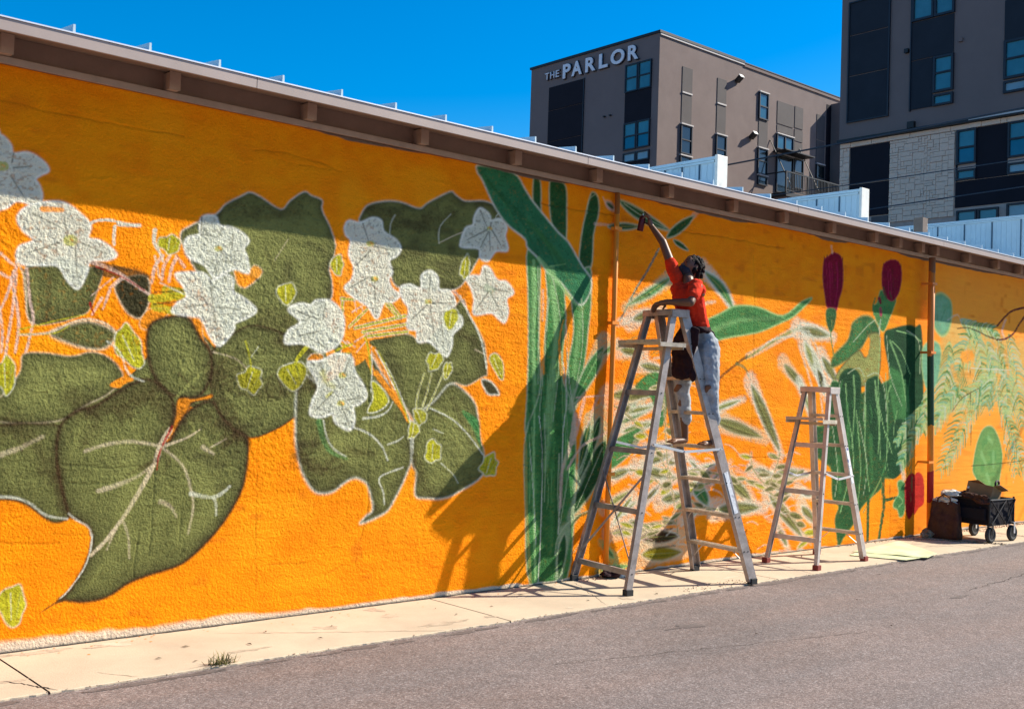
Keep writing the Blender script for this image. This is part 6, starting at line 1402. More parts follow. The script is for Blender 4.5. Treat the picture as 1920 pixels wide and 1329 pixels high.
["S","k",[9457,845,9279,926,9098,952],0.011,0.0032,0.6,0.0088,0.3],
["S","w",[9759,1056,9915,1031,10076,949],0.0056,0.0034,0.6,0.009,0.3],
["S","w",[7925,791,8043,762,8156,687],0.0101,0.0031,0.6,0.008,0.3],
["S","k",[8916,913,9011,943,9109,925],0.0054,0.0032,0.6,0.0086,0.3],
["S","e",[7252,2043,7420,2135,7586,2184],0.0121,0.003,0.55,0.0077,0.3],
["S","g",[7713,2001,7891,2110,8075,2181],0.005,0.0031,0.55,0.008,0.3],
["S","l",[7912,1269,8046,1400,8192,1488],0.005,0.0031,0.55,0.0081,0.3],
["S","e",[7321,1920,7434,1964,7551,1974],0.0049,0.003,0.55,0.0078,0.3],
["S","q",[8308,1769,8446,1789,8588,1772],0.0078,0.0032,0.55,0.0083,0.3],
["S","w",[7497,1873,7604,1947,7714,1986],0.0123,0.003,0.55,0.0079,0.3],
["S","w",[7970,1193,8139,1258,8321,1283],0.0126,0.0031,0.55,0.0081,0.3],
["S","l",[7264,1444,7383,1503,7505,1525],0.0048,0.0029,0.55,0.0077,0.3],
["S","e",[7349,1790,7431,1876,7524,1924],0.0049,0.003,0.55,0.0078,0.3],
["S","l",[7918,1667,8023,1740,8132,1774],0.005,0.0031,0.55,0.0081,0.3],
["S","q",[7366,1382,7477,1480,7592,1541],0.0073,0.003,0.55,0.0078,0.3],
["S","g",[7675,1676,7794,1719,7916,1717],0.005,0.003,0.55,0.0079,0.3],
["S","g",[8095,1355,8276,1392,8456,1382],0.0051,0.0031,0.55,0.0082,0.3],
["S","w",[8080,1701,8212,1772,8348,1802],0.0051,0.0031,0.55,0.0082,0.3],
["S","w",[7447,1519,7575,1585,7700,1612],0.0122,0.003,0.55,0.0078,0.3],
["S","g",[7399,1299,7528,1319,7669,1299],0.0122,0.003,0.55,0.0078,0.3],
["S","q",[7808,1204,7904,1279,8003,1319],0.005,0.003,0.55,0.008,0.3],
["S","e",[7788,2020,7969,2104,8155,2155],0.0075,0.0031,0.55,0.008,0.3],
["S","w",[7552,1265,7718,1369,7882,1435],0.0074,0.003,0.55,0.0079,0.3],
["S","w",[8174,1729,8346,1838,8524,1907],0.0051,0.0031,0.55,0.0082,0.3],
["S","e",[7454,2019,7547,2058,7644,2058],0.0073,0.003,0.55,0.0078,0.3],
["S","w",[7330,1396,7441,1475,7549,1516],0.0048,0.003,0.55,0.0078,0.3],
["S","e",[7522,1790,7646,1829,7774,1824],0.0123,0.003,0.55,0.0079,0.3],
["S","w",[7937,1768,8164,1765,8392,1725],0.0076,0.0031,0.55,0.0081,0.3],
["S","w",[7752,1973,7966,1997,8179,1981],0.0125,0.0031,0.55,0.008,0.3],
["S","g",[7863,1339,7986,1360,8111,1340],0.0126,0.0031,0.55,0.008,0.3],
["S","q",[11207,2319,11660,2595,11790,2351],0.0067,0.005,0.7,0.0061,0.2],
["S","q",[11110,1948,11334,2018,11481,1837,11452,1403],0.0067,0.0049,0.7,0.0061,0.2],
["S","q",[11512,1931,11746,1970,11911,1786,11976,1406],0.0068,0.0051,0.7,0.0062,0.2],
["S","q",[10948,1852,10910,1460,11038,1038],0.0066,0.0048,0.7,0.006,0.2],
["S","q",[11933,2422,12026,1980,12316,1601],0.007,0.0052,0.7,0.0064,0.2],
["S","q",[12405,2514,12697,2400,12740,2005],0.0072,0.0053,0.7,0.0065,0.2],
["S","q",[10806,1340,10935,860,10894,562],0.0066,0.0048,0.7,0.006,0.2],
["S","q",[11360,1402,11555,907,11489,538],0.0068,0.0049,0.7,0.0062,0.2],
["S","l",[12009,2363,12300,1989,12446,1538],0.016,0.0065,0.6,0.0128,0.2],
["S","l",[11224,1922,11261,1586,11214,1097],0.0153,0.0061,0.6,0.0122,0.2],
["S","l",[11691,1874,11804,1468,11798,1027],0.0157,0.0063,0.6,0.0125,0.2],
["S","k",[7225,1525,7594,1334,7907,1032,8093,674,8172,314],0.0169,0.0128,0.5,0.0144,0.4],
["S","e",[7225,1525,7594,1334,7907,1032,8093,674,8172,314],0.0072,0.0051,0.85,0.0058,0.2],
["P","o",[7334,1469,7372,1460,7396,1463,7415,1471,7428,1484,7437,1501,7439,1524,7406,1528,7380,1526,7358,1521,7342,1511,7331,1496],"p",0.0097,0.75,0.0078,1,0.22,0,0.068,1],
["S","n",[7365,1471,7426,1506],0.0058,0.0029,0.45,0.0073,0.3],
["P","y",[7504,1382,7513,1359,7531,1344,7552,1335,7578,1329,7606,1326,7638,1329,7625,1349,7608,1364,7589,1376,7566,1385,7539,1388],"p",0.0098,0.75,0.0078,1,0.22,0,0.069,1],
["S","h",[7524,1364,7606,1334],0.0059,0.003,0.45,0.0074,0.3],
["P","y",[7686,1244,7657,1268,7628,1277,7598,1279,7568,1275,7539,1266,7509,1250,7538,1232,7567,1221,7597,1216,7626,1216,7656,1223],"p",0.0099,0.75,0.0079,1,0.22,0,0.069,1],
["S","h",[7651,1257,7544,1258],0.0059,0.0029,0.45,0.0074,0.3],
["P","o",[7828,1109,7825,1086,7834,1072,7849,1061,7868,1053,7892,1048,7922,1047,7920,1067,7912,1082,7901,1095,7884,1105,7862,1111],"p",0.01,0.75,0.008,1,0.22,0,0.07,1],
["S","n",[7837,1090,7896,1055],0.006,0.003,0.45,0.0075,0.3],
["P","e",[7966,926,7964,903,7973,889,7988,879,8008,872,8032,868,8061,868,8059,887,8051,902,8039,914,8022,924,8000,929],"p",0.0101,0.75,0.0081,1,0.22,0,0.071,1],
["S","h",[7976,908,8035,874],0.0061,0.003,0.45,0.0076,0.3],
["P","y",[8042,767,7995,772,7964,766,7940,754,7923,738,7911,718,7907,691,7948,690,7981,695,8008,703,8030,717,8044,736],"p",0.0101,0.75,0.0081,1,0.22,0,0.071,1],
["S","h",[8003,761,7924,714],0.0061,0.003,0.45,0.0076,0.3],
["P","o",[8114,566,8153,557,8185,558,8213,564,8238,575,8260,590,8278,610,8241,615,8208,615,8178,612,8151,604,8128,590],"p",0.0102,0.75,0.0081,1,0.22,0,0.071,1],
["S","n",[8153,566,8250,594],0.0061,0.0031,0.45,0.0076,0.3],
["P","o",[8152,407,8128,436,8097,455,8061,470,8023,480,7983,487,7938,489,7965,464,7995,444,8028,427,8064,414,8104,406],"p",0.0102,0.75,0.0082,1,0.22,0,0.071,1],
["S","n",[8115,431,7986,479],0.0061,0.003,0.45,0.0076,0.3],
["S","k",[7872,1837,7936,1435,7984,1031,8093,674],0.0176,0.0127,0.5,0.0151,0.4],
["S","e",[7872,1837,7936,1435,7984,1031,8093,674],0.0075,0.0051,0.85,0.006,0.2],
["P","e",[7893,1717,7856,1726,7823,1725,7791,1721,7761,1713,7732,1702,7704,1687,7739,1681,7772,1680,7805,1682,7836,1688,7866,1698],"p",0.0101,0.75,0.0081,1,0.22,0,0.07,1],
["S","h",[7852,1718,7740,1698],0.006,0.003,0.45,0.0075,0.3],
["P","e",[7916,1536,7880,1552,7850,1555,7825,1550,7802,1540,7782,1525,7765,1504,7798,1492,7828,1488,7856,1489,7880,1495,7902,1508],"p",0.0101,0.75,0.0081,1,0.22,0,0.071,1],
["S","h",[7880,1540,7791,1519],0.006,0.003,0.45,0.0075,0.3],
["P","o",[7949,1314,7967,1282,7995,1263,8029,1250,8066,1242,8108,1239,8155,1243,8133,1270,8105,1291,8074,1307,8039,1318,7999,1323],"p",0.0101,0.75,0.0081,1,0.22,0,0.071,1],
["S","n",[7982,1290,8107,1249],0.0061,0.0031,0.45,0.0076,0.3],
["P","o",[7972,1132,8001,1120,8027,1118,8051,1119,8075,1124,8098,1133,8120,1146,8092,1154,8066,1158,8040,1159,8016,1156,7992,1149],"p",0.0101,0.75,0.0081,1,0.22,0,0.071,1],
["S","n",[8004,1128,8092,1138],0.0061,0.0031,0.45,0.0076,0.3],
["P","y",[8020,924,7987,937,7961,938,7938,935,7917,927,7898,915,7882,898,7912,889,7939,886,7964,887,7987,892,8006,903],"p",0.0101,0.75,0.0081,1,0.22,0,0.071,1],
["S","h",[7988,928,7906,910],0.0061,0.003,0.45,0.0076,0.3],
["P","o",[8066,766,8035,784,8006,791,7978,792,7950,788,7922,780,7896,767,7925,753,7954,745,7983,742,8011,742,8039,748],"p",0.0101,0.75,0.0081,1,0.22,0,0.071,1],
["S","n",[8030,775,7929,774],0.0061,0.003,0.45,0.0076,0.3],
["S","k",[8640,783,8394,739,8236,668,8100,521],0.0184,0.0127,0.5,0.0158,0.4],
["S","e",[8640,783,8394,739,8236,668,8100,521],0.0079,0.0051,0.85,0.0063,0.2],
["P","e",[8565,770,8520,787,8484,789,8452,784,8424,774,8398,758,8378,735,8419,723,8456,719,8490,720,8520,727,8547,741],"p",0.0105,0.75,0.0084,1,0.22,0,0.073,1],
["S","h",[8520,774,8410,751],0.0063,0.0031,0.45,0.0078,0.3],
["P","o",[8458,753,8434,780,8406,793,8376,798,8345,798,8313,792,8279,779,8304,757,8332,743,8360,734,8390,730,8422,734],"p",0.0104,0.75,0.0083,1,0.22,0,0.073,1],
["S","n",[8425,770,8317,783],0.0062,0.0031,0.45,0.0078,0.3],
["P","o",[8346,715,8336,746,8314,763,8288,774,8257,781,8223,782,8183,777,8198,752,8217,733,8241,718,8269,709,8302,706],"p",0.0103,0.75,0.0083,1,0.22,0,0.072,1],
["S","n",[8322,738,8222,773],0.0062,0.0031,0.45,0.0077,0.3],
["P","y",[8275,687,8312,682,8338,686,8357,695,8371,708,8382,724,8385,745,8352,746,8326,743,8303,736,8286,726,8274,711],"p",0.0103,0.75,0.0082,1,0.22,0,0.072,1],
["S","h",[8307,691,8371,727],0.0062,0.0031,0.45,0.0077,0.3],
["P","y",[8198,624,8229,598,8261,587,8293,584,8326,587,8358,594,8391,610,8359,630,8327,643,8295,650,8262,651,8230,645],"p",0.0102,0.75,0.0082,1,0.22,0,0.072,1],
["S","h",[8236,609,8352,604],0.0062,0.0031,0.45,0.0077,0.3],
["P","e",[8130,560,8170,544,8201,541,8228,546,8251,556,8272,571,8287,594,8249,606,8217,610,8188,609,8162,602,8141,588],"p",0.0102,0.75,0.0081,1,0.22,0,0.071,1],
["S","h",[8168,556,8261,578],0.0061,0.0031,0.45,0.0077,0.3],
["S","k",[7465,943,7724,887,7998,728],0.0171,0.0126,0.5,0.0146,0.4],
["S","e",[7465,943,7724,887,7998,728],0.0073,0.0051,0.85,0.0059,0.2],
["P","y",[7538,926,7560,899,7587,886,7617,879,7648,878,7681,881,7717,892,7692,914,7665,930,7637,940,7607,944,7575,942],"p",0.0098,0.75,0.0078,1,0.22,0,0.069,1],
["S","h",[7570,908,7678,890],0.0059,0.003,0.45,0.0074,0.3],
["P","o",[7657,899,7702,895,7732,903,7753,916,7769,933,7779,954,7780,980,7741,979,7709,972,7683,962,7664,948,7652,929],"p",0.0099,0.75,0.0079,1,0.22,0,0.069,1],
["S","n",[7694,906,7765,957],0.0059,0.003,0.45,0.0074,0.3],
["P","y",[7809,840,7768,844,7734,839,7703,831,7674,819,7648,805,7625,786,7662,785,7697,788,7730,795,7760,804,7788,818],"p",0.01,0.75,0.008,1,0.22,0,0.07,1],
["S","h",[7767,836,7658,802],0.006,0.003,0.45,0.0075,0.3],
["P","o",[7926,771,7964,755,7993,753,8016,758,8036,769,8053,784,8064,807,8029,817,8000,820,7973,819,7951,812,7934,798],"p",0.0101,0.75,0.008,1,0.22,0,0.07,1],
["S","n",[7961,767,8042,791],0.006,0.003,0.45,0.0076,0.3],
["S","k",[9433,758,9623,668,9919,487,10227,243,10439,56],0.0193,0.0146,0.5,0.0166,0.4],
["S","e",[9433,758,9623,668,9919,487,10227,243,10439,56],0.0083,0.0058,0.85,0.0066,0.2],
["P","e",[9490,728,9454,757,9413,774,9368,786,9322,792,9273,795,9222,792,9258,768,9298,749,9341,735,9386,725,9434,721],"p",0.0111,0.75,0.0089,1,0.22,0,0.077,1],
["S","h",[9440,750,9278,786],0.0066,0.0033,0.45,0.0083,0.3],
["P","y",[9575,692,9551,716,9520,732,9486,743,9449,750,9410,754,9369,754,9395,734,9425,717,9457,704,9492,694,9530,689],"p",0.0111,0.75,0.0089,1,0.22,0,0.078,1],
["S","h",[9539,712,9414,748],0.0067,0.0033,0.45,0.0083,0.3],
["P","o",[9711,614,9771,599,9827,597,9880,600,9932,609,9982,622,10030,642,9970,652,9913,656,9858,656,9805,650,9755,639],"p",0.0112,0.75,0.009,1,0.22,0,0.078,1],
["S","n",[9778,610,9968,628],0.0068,0.0034,0.45,0.0084,0.3],
["P","o",[9839,536,9885,535,9920,542,9949,553,9975,568,9996,586,10012,608,9969,606,9933,600,9900,591,9872,578,9850,562],"p",0.0113,0.75,0.009,1,0.22,0,0.079,1],
["S","n",[9882,544,9984,588],0.0068,0.0034,0.45,0.0085,0.3],
["P","o",[10010,415,10038,380,10076,359,10119,346,10166,340,10217,338,10273,344,10240,374,10203,396,10162,413,10118,424,10069,427],"p",0.0114,0.75,0.0091,1,0.22,0,0.08,1],
["S","n",[10054,389,10214,349],0.0069,0.0035,0.45,0.0086,0.3],
["P","o",[10144,305,10160,273,10186,257,10216,249,10249,246,10286,249,10327,260,10307,286,10282,304,10254,317,10223,323,10188,322],"p",0.0115,0.75,0.0092,1,0.22,0,0.08,1],
["S","n",[10173,284,10285,260],0.0069,0.0035,0.45,0.0086,0.3],
["P","y",[10290,187,10345,160,10397,150,10447,149,10495,154,10543,166,10589,186,10534,207,10481,219,10430,224,10380,223,10333,214],"p",0.0116,0.75,0.0093,1,0.22,0,0.081,1],
["S","h",[10352,173,10531,176],0.007,0.0035,0.45,0.0087,0.3],
["P","y",[10385,106,10332,107,10290,99,10254,87,10224,71,10197,52,10176,28,10224,30,10266,37,10305,47,10339,60,10368,78],"p",0.0116,0.75,0.0093,1,0.22,0,0.081,1],
["S","h",[10334,98,10210,49],0.007,0.0035,0.45,0.0087,0.3],
["S","k",[9159,794,8806,857,8386,921,8087,826],0.019,0.0127,0.5,0.0163,0.4],
["S","e",[9159,794,8806,857,8386,921,8087,826],0.0081,0.0051,0.85,0.0065,0.2],
["P","e",[9051,813,9084,797,9117,790,9150,789,9183,791,9216,797,9248,807,9214,820,9181,828,9148,832,9116,832,9083,827],"p",0.0108,0.75,0.0086,1,0.22,0,0.075,1],
["S","h",[9091,804,9209,802],0.0065,0.0033,0.45,0.0081,0.3],
["P","o",[8893,844,8909,810,8937,789,8972,775,9012,766,9056,761,9107,763,9086,792,9058,815,9026,833,8990,846,8947,852],"p",0.0107,0.75,0.0085,1,0.22,0,0.075,1],
["S","n",[8925,818,9056,771],0.0064,0.0032,0.45,0.008,0.3],
["P","o",[8678,877,8642,894,8606,902,8570,905,8534,905,8497,901,8461,893,8496,879,8531,870,8567,864,8603,862,8640,865],"p",0.0105,0.75,0.0084,1,0.22,0,0.074,1],
["S","n",[8634,888,8504,895],0.0063,0.0031,0.45,0.0079,0.3],
["P","o",[8485,908,8487,875,8505,854,8531,837,8563,825,8601,817,8647,814,8638,843,8622,866,8600,886,8572,900,8536,910],"p",0.0104,0.75,0.0083,1,0.22,0,0.073,1],
["S","n",[8504,880,8604,826],0.0063,0.0031,0.45,0.0078,0.3],
["P","e",[8298,892,8324,873,8353,864,8383,859,8414,858,8445,860,8478,866,8451,882,8422,892,8392,899,8362,903,8331,902],"p",0.0103,0.75,0.0082,1,0.22,0,0.072,1],
["S","h",[8332,880,8440,866],0.0062,0.0031,0.45,0.0077,0.3],
["P","y",[8164,849,8165,821,8178,806,8198,796,8222,790,8251,789,8286,794,8281,818,8269,836,8252,849,8231,857,8204,859],"p",0.0102,0.75,0.0082,1,0.22,0,0.072,1],
["S","h",[8179,829,8254,798],0.0061,0.0031,0.45,0.0077,0.3],
["S","k",[8778,514,8484,554,8242,514],0.0185,0.0128,0.5,0.0159,0.4],
["S","e",[8778,514,8484,554,8242,514],0.0079,0.0051,0.85,0.0064,0.2],
["P","e",[8684,524,8640,532,8601,531,8565,526,8531,516,8499,504,8470,487,8512,482,8551,482,8588,485,8624,492,8657,503],"p",0.0105,0.75,0.0084,1,0.22,0,0.074,1],
["S","h",[8637,524,8509,500],0.0063,0.0031,0.45,0.0079,0.3],
["P","o",[8558,546,8542,571,8518,586,8490,596,8460,601,8428,603,8392,600,8411,579,8434,563,8459,550,8487,542,8519,538],"p",0.0105,0.75,0.0084,1,0.22,0,0.073,1],
["S","n",[8530,565,8429,596],0.0063,0.0031,0.45,0.0078,0.3],
["P","o",[8410,542,8360,551,8326,546,8299,535,8277,520,8261,500,8252,473,8296,469,8332,472,8363,479,8389,492,8407,510],"p",0.0104,0.75,0.0083,1,0.22,0,0.073,1],
["S","n",[8367,538,8274,494],0.0062,0.0031,0.45,0.0078,0.3],
["P","y",[8306,521,8347,506,8387,501,8427,500,8466,503,8504,509,8543,520,8501,532,8460,538,8420,541,8381,541,8343,536],"p",0.0103,0.75,0.0082,1,0.22,0,0.072,1],
["S","h",[8354,514,8496,515],0.0062,0.0031,0.45,0.0077,0.3],
["S","k",[7276,370,7633,422,8048,448],0.0168,0.0127,0.5,0.0144,0.4],
["S","e",[7276,370,7633,422,8048,448],0.0072,0.0051,0.85,0.0058,0.2],
["P","y",[7381,383,7397,361,7418,349,7440,342,7465,339,7491,340,7520,345,7502,364,7482,377,7460,387,7437,392,7411,393],"p",0.0097,0.75,0.0078,1,0.22,0,0.068,1],
["S","h",[7405,368,7489,347],0.0058,0.0029,0.45,0.0073,0.3],
["P","y",[7546,407,7520,433,7488,449,7454,460,7419,466,7382,469,7342,467,7370,446,7400,429,7432,416,7467,406,7504,402],"p",0.0098,0.75,0.0078,1,0.22,0,0.069,1],
["S","h",[7509,427,7386,462],0.0059,0.0029,0.45,0.0073,0.3],
["P","o",[7752,430,7791,410,7832,400,7874,393,7917,390,7960,390,8004,395,7963,412,7922,423,7880,432,7838,437,7795,438],"p",0.0099,0.75,0.0079,1,0.22,0,0.07,1],
["S","n",[7801,416,7952,397],0.006,0.003,0.45,0.0075,0.3],
["P","o",[7941,439,7969,418,7998,408,8028,404,8058,405,8089,409,8120,419,8091,436,8062,447,8032,454,8002,456,7972,453],"p",0.0101,0.75,0.008,1,0.22,0,0.07,1],
["S","n",[7975,426,8083,416],0.006,0.003,0.45,0.0076,0.3],
["S","k",[7639,298,7897,381,8102,471],0.0172,0.0127,0.5,0.0148,0.4],
["S","e",[7639,298,7897,381,8102,471],0.0074,0.0051,0.85,0.0059,0.2],
["P","o",[7712,323,7753,316,7789,317,7823,323,7855,332,7886,344,7914,360,7873,365,7836,364,7801,361,7768,354,7737,343],"p",0.0099,0.75,0.0079,1,0.22,0,0.069,1],
["S","n",[7756,324,7876,348],0.006,0.003,0.45,0.0074,0.3],
["P","e",[7830,360,7810,386,7782,403,7752,417,7720,428,7685,436,7647,440,7670,419,7696,400,7724,385,7755,372,7789,362],"p",0.01,0.75,0.008,1,0.22,0,0.07,1],
["S","h",[7798,382,7687,429],0.006,0.003,0.45,0.0075,0.3],
["P","y",[7957,408,7920,419,7886,421,7854,418,7824,412,7795,403,7768,389,7804,382,7838,379,7870,379,7902,382,7931,391],"p",0.0101,0.75,0.0081,1,0.22,0,0.07,1],
["S","h",[7916,411,7804,398],0.006,0.003,0.45,0.0075,0.3],
["P","e",[8048,448,8091,448,8125,455,8155,466,8182,481,8206,499,8226,520,8186,518,8151,511,8118,501,8089,489,8065,472],"p",0.0101,0.75,0.0081,1,0.22,0,0.071,1],
["S","h",[8090,456,8196,501],0.0061,0.0031,0.45,0.0076,0.3],
["S","k",[9310,1063,9353,897,9622,696],0.0192,0.0139,0.5,0.0164,0.4],
["S","e",[9310,1063,9353,897,9622,696],0.0082,0.0056,0.85,0.0066,0.2],
["P","y",[9321,1013,9293,1038,9261,1050,9226,1057,9190,1059,9152,1057,9112,1049,9141,1029,9173,1015,9206,1006,9241,1000,9278,1001],"p",0.011,0.75,0.0088,1,0.22,0,0.077,1],
["S","h",[9282,1030,9156,1050],0.0066,0.0033,0.45,0.0082,0.3],
["P","o",[9342,942,9302,942,9274,935,9251,924,9233,910,9218,894,9209,874,9244,876,9274,882,9300,891,9321,902,9337,918],"p",0.011,0.75,0.0088,1,0.22,0,0.077,1],
["S","n",[9307,934,9229,892],0.0066,0.0033,0.45,0.0082,0.3],
["P","o",[9429,840,9467,824,9504,817,9542,816,9579,818,9617,824,9654,834,9616,847,9578,855,9540,859,9503,860,9466,855],"p",0.011,0.75,0.0088,1,0.22,0,0.077,1],
["S","n",[9474,831,9609,829],0.0066,0.0033,0.45,0.0083,0.3],
["P","e",[9554,748,9603,726,9645,721,9685,723,9722,732,9758,746,9790,769,9743,785,9699,792,9658,794,9619,790,9583,777],"p",0.0111,0.75,0.0089,1,0.22,0,0.078,1],
["S","h",[9606,739,9746,754],0.0067,0.0034,0.45,0.0084,0.3],
["S","k",[10202,820,9957,741,9717,693],0.0202,0.014,0.5,0.0173,0.4],
["S","e",[10202,820,9957,741,9717,693],0.0086,0.0056,0.85,0.0069,0.2],
["P","o",[10122,799,10172,796,10205,803,10231,815,10251,831,10265,851,10270,876,10227,874,10191,868,10161,859,10138,845,10122,827],"p",0.0115,0.75,0.0092,1,0.22,0,0.08,1],
["S","n",[10165,806,10251,854],0.0069,0.0035,0.45,0.0086,0.3],
["P","e",[10015,762,9963,786,9916,792,9872,791,9830,783,9790,770,9753,748,9802,730,9848,722,9894,718,9937,722,9978,733],"p",0.0114,0.75,0.0091,1,0.22,0,0.08,1],
["S","h",[9958,772,9802,761],0.0068,0.0034,0.45,0.0085,0.3],
["P","o",[9889,726,9932,716,9970,716,10004,721,10037,730,10067,742,10094,760,10052,766,10014,767,9978,764,9944,758,9913,747],"p",0.0113,0.75,0.0091,1,0.22,0,0.079,1],
["S","n",[9934,725,10057,747],0.0068,0.0034,0.45,0.0085,0.3],
["P","o",[9774,708,9724,721,9682,721,9644,716,9609,706,9577,691,9548,671,9594,662,9636,660,9676,662,9713,669,9747,682],"p",0.0112,0.75,0.009,1,0.22,0,0.079,1],
["S","n",[9722,710,9588,686],0.0067,0.0033,0.45,0.0084,0.3],
["S","k",[9817,1056,9729,860,9621,724],0.0198,0.0139,0.5,0.0169,0.4],
["S","e",[9817,1056,9729,860,9621,724],0.0085,0.0056,0.85,0.0068,0.2],
["P","e",[9790,1000,9772,1027,9745,1043,9713,1054,9678,1060,9640,1062,9597,1059,9618,1036,9644,1018,9673,1005,9706,996,9743,992],"p",0.0113,0.75,0.009,1,0.22,0,0.079,1],
["S","h",[9758,1020,9641,1054],0.0068,0.0034,0.45,0.0084,0.3],
["P","o",[9746,910,9794,892,9839,887,9882,888,9925,894,9967,904,10008,922,9960,935,9914,942,9870,944,9826,941,9784,932],"p",0.0112,0.75,0.009,1,0.22,0,0.079,1],
["S","n",[9800,903,9957,911],0.0068,0.0034,0.45,0.0085,0.3],
["P","o",[9692,822,9724,801,9754,794,9785,792,9815,795,9845,803,9875,817,9844,833,9813,842,9782,848,9752,847,9722,841],"p",0.0112,0.75,0.009,1,0.22,0,0.078,1],
["S","n",[9729,811,9839,810],0.0067,0.0034,0.45,0.0084,0.3],
["P","o",[9648,756,9663,732,9688,716,9716,705,9748,696,9783,690,9823,689,9804,710,9780,727,9754,741,9724,752,9690,758],"p",0.0112,0.75,0.0089,1,0.22,0,0.078,1],
["S","n",[9676,736,9782,697],0.0067,0.0034,0.45,0.0084,0.3]]''')
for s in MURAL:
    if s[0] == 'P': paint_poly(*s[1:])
    elif s[0] == 'S': paint_stroke(*s[1:])
    elif s[0] == 'F': frond(*s[1:])
for s in MURAL:
    if s[0] == 'C': groove(s[2], s[3], s[4])
# unpainted foot and top edges
Zg = zs[:, None]; hb = np.clip(.075-.012*(xs-1.5), .022, .075)[None, :]; k = 1-sstep(hb*.7, hb*1.25, Zg+(NM-.5)*.035+(vn(.5, .3, 21)-.5)*.03)
gl = np.array(s2l(222, 205, 180), np.float32); blend(C, gl, np.clip(k, 0, 1)*.93)
k = sstep(H-.012, H-.002, Zg+(vn(.9, .3, 22)-.62)*.09+(NM-.5)*.02); blend(C, np.array([.17, .125, .10], np.float32), np.clip(k, 0, 1))
k = sstep(.0, .02, .018-Zg); blend(C, np.array([.06, .045, .035], np.float32), np.clip(k, 0, 1)*.8)
# render coat relief
rough = np.clip(.45+1.3*(vn(.9, .7, 31)-.3), .3, 1.2)*np.clip(1.25-(Zg/H)*.35, .5, 1.2)*(1-.78*sstep(12.2, 12.9, xs))[None, :]
rough = rough*(.45+.5*np.exp(-((xs-4.2)/3.2)**2)[None, :]*np.exp(-((Zg-2.1)/.9)**2)+.25*np.exp(-((xs-8.6)/1.8)**2)[None, :])
HT += (vn(.0125, .0125, 41)-.5)*.0040*rough+(vn(.021, .017, 42)-.5)*.0056*rough+(vn(.06, .028, 43)-.5)*.0034*rough+(vn(.25, .03, 45)-.5)*.0022+(vn(.5, .35, 44)-.5)*.006
for _ in range(260):                                         # trowel ridges and scabs of old coat
    x_, z_, l_, w_ = rng.uniform(.8, 12.5), rng.uniform(.1, 3.3), rng.uniform(.04, .25), rng.uniform(.004, .009); i0, i1, k0, k1 = sub(x_-l_, x_+l_, z_-.03, z_+.03)
    X_ = xs[i0:i1][None, :]-x_; Z_ = zs[k0:k1][:, None]-z_; tl = rng.uniform(-.25, .25)
    HT[k0:k1, i0:i1] += rng.choice([-1, 1])*.0035*np.exp(-((Z_-tl*X_-.006*np.sin(X_*60+x_*9))/w_)**2)*np.exp(-(X_/(l_*.5))**2)
bl = np.zeros_like(HT)
for kz in range(0, 18):                                     # faint block courses telegraphing through the coat
    z_ = .2*kz+.02; bl -= np.exp(-((Zg-z_)/.006)**2)*.0014*np.clip((vn(.8, .3, 50+kz)-.45)*4, 0, 1)
HT += bl
YY = -(HT+.004)
co = np.empty((NZ, NX, 3), np.float32); co[..., 0] = xs[None, :]; co[..., 1] = YY; co[..., 2] = zs[:, None]
idx = np.arange(NZ*NX, dtype=np.int32).reshape(NZ, NX)
q = np.stack([idx[:-1, :-1], idx[:-1, 1:], idx[1:, 1:], idx[1:, :-1]], -1).reshape(-1)
me = bpy.data.meshes.new('mural_wall'); me.vertices.add(NZ*NX); me.vertices.foreach_set('co', co.reshape(-1))
nf_ = (NZ-1)*(NX-1); me.loops.add(nf_*4); me.loops.foreach_set('vertex_index', q); me.polygons.add(nf_)
me.polygons.foreach_set('loop_start', np.arange(0, nf_*4, 4, dtype=np.int32)); me.update(calc_edges=True)
at = me.attributes.new('paint', 'FLOAT_COLOR', 'POINT'); ca = np.ones((NZ*NX, 4), np.float32); ca[:, :3] = np.clip(C, 0, 1).reshape(-1, 3); at.data.foreach_set('color', ca.reshape(-1))
me.polygons.foreach_set('use_smooth', np.ones(nf_, bool))
M_mural = bpy.data.materials.new('mural_paint'); M_mural.use_nodes = True; nt = M_mural.node_tree; L = nt.links; b = nt.nodes['Principled BSDF']
b.inputs['Roughness'].default_value = .85; b.inputs['Specular IOR Level'].default_value = .10
an = nd(nt, 'ShaderNodeAttribute', attribute_name='paint'); tc = nd(nt, 'ShaderNodeTexCoord')
n1 = nd(nt, 'ShaderNodeTexNoise', Scale=160., Detail=4.); L.new(tc.outputs['Object'], n1.inputs['Vector'])
r1 = nd(nt, 'ShaderNodeMapRange'); r1.inputs['From Min'].default_value = .3; r1.inputs['From Max'].default_value = .7; r1.inputs['To Min'].default_value = .92; r1.inputs['To Max'].default_value = 1.06; L.new(n1.outputs['Fac'], r1.inputs['Value'])
vm = nd(nt, 'ShaderNodeVectorMath', operation='SCALE'); L.new(an.outputs['Color'], vm.inputs[0]); L.new(r1.outputs[0], vm.inputs['Scale']); L.new(vm.outputs[0], b.inputs['Base Color'])
nb = nd(nt, 'ShaderNodeTexNoise', Scale=62., Detail=4., Roughness=.62); L.new(tc.outputs['Object'], nb.inputs['Vector'])
sx = nd(nt, 'ShaderNodeSeparateXYZ'); L.new(tc.outputs['Object'], sx.inputs[0])
rr = nd(nt, 'ShaderNodeMapRange'); rr.inputs['From Min'].default_value = 11.5; rr.inputs['From Max'].default_value = 13; rr.inputs['To Min'].default_value = 1.; rr.inputs['To Max'].default_value = .25; L.new(sx.outputs[0], rr.inputs['Value'])
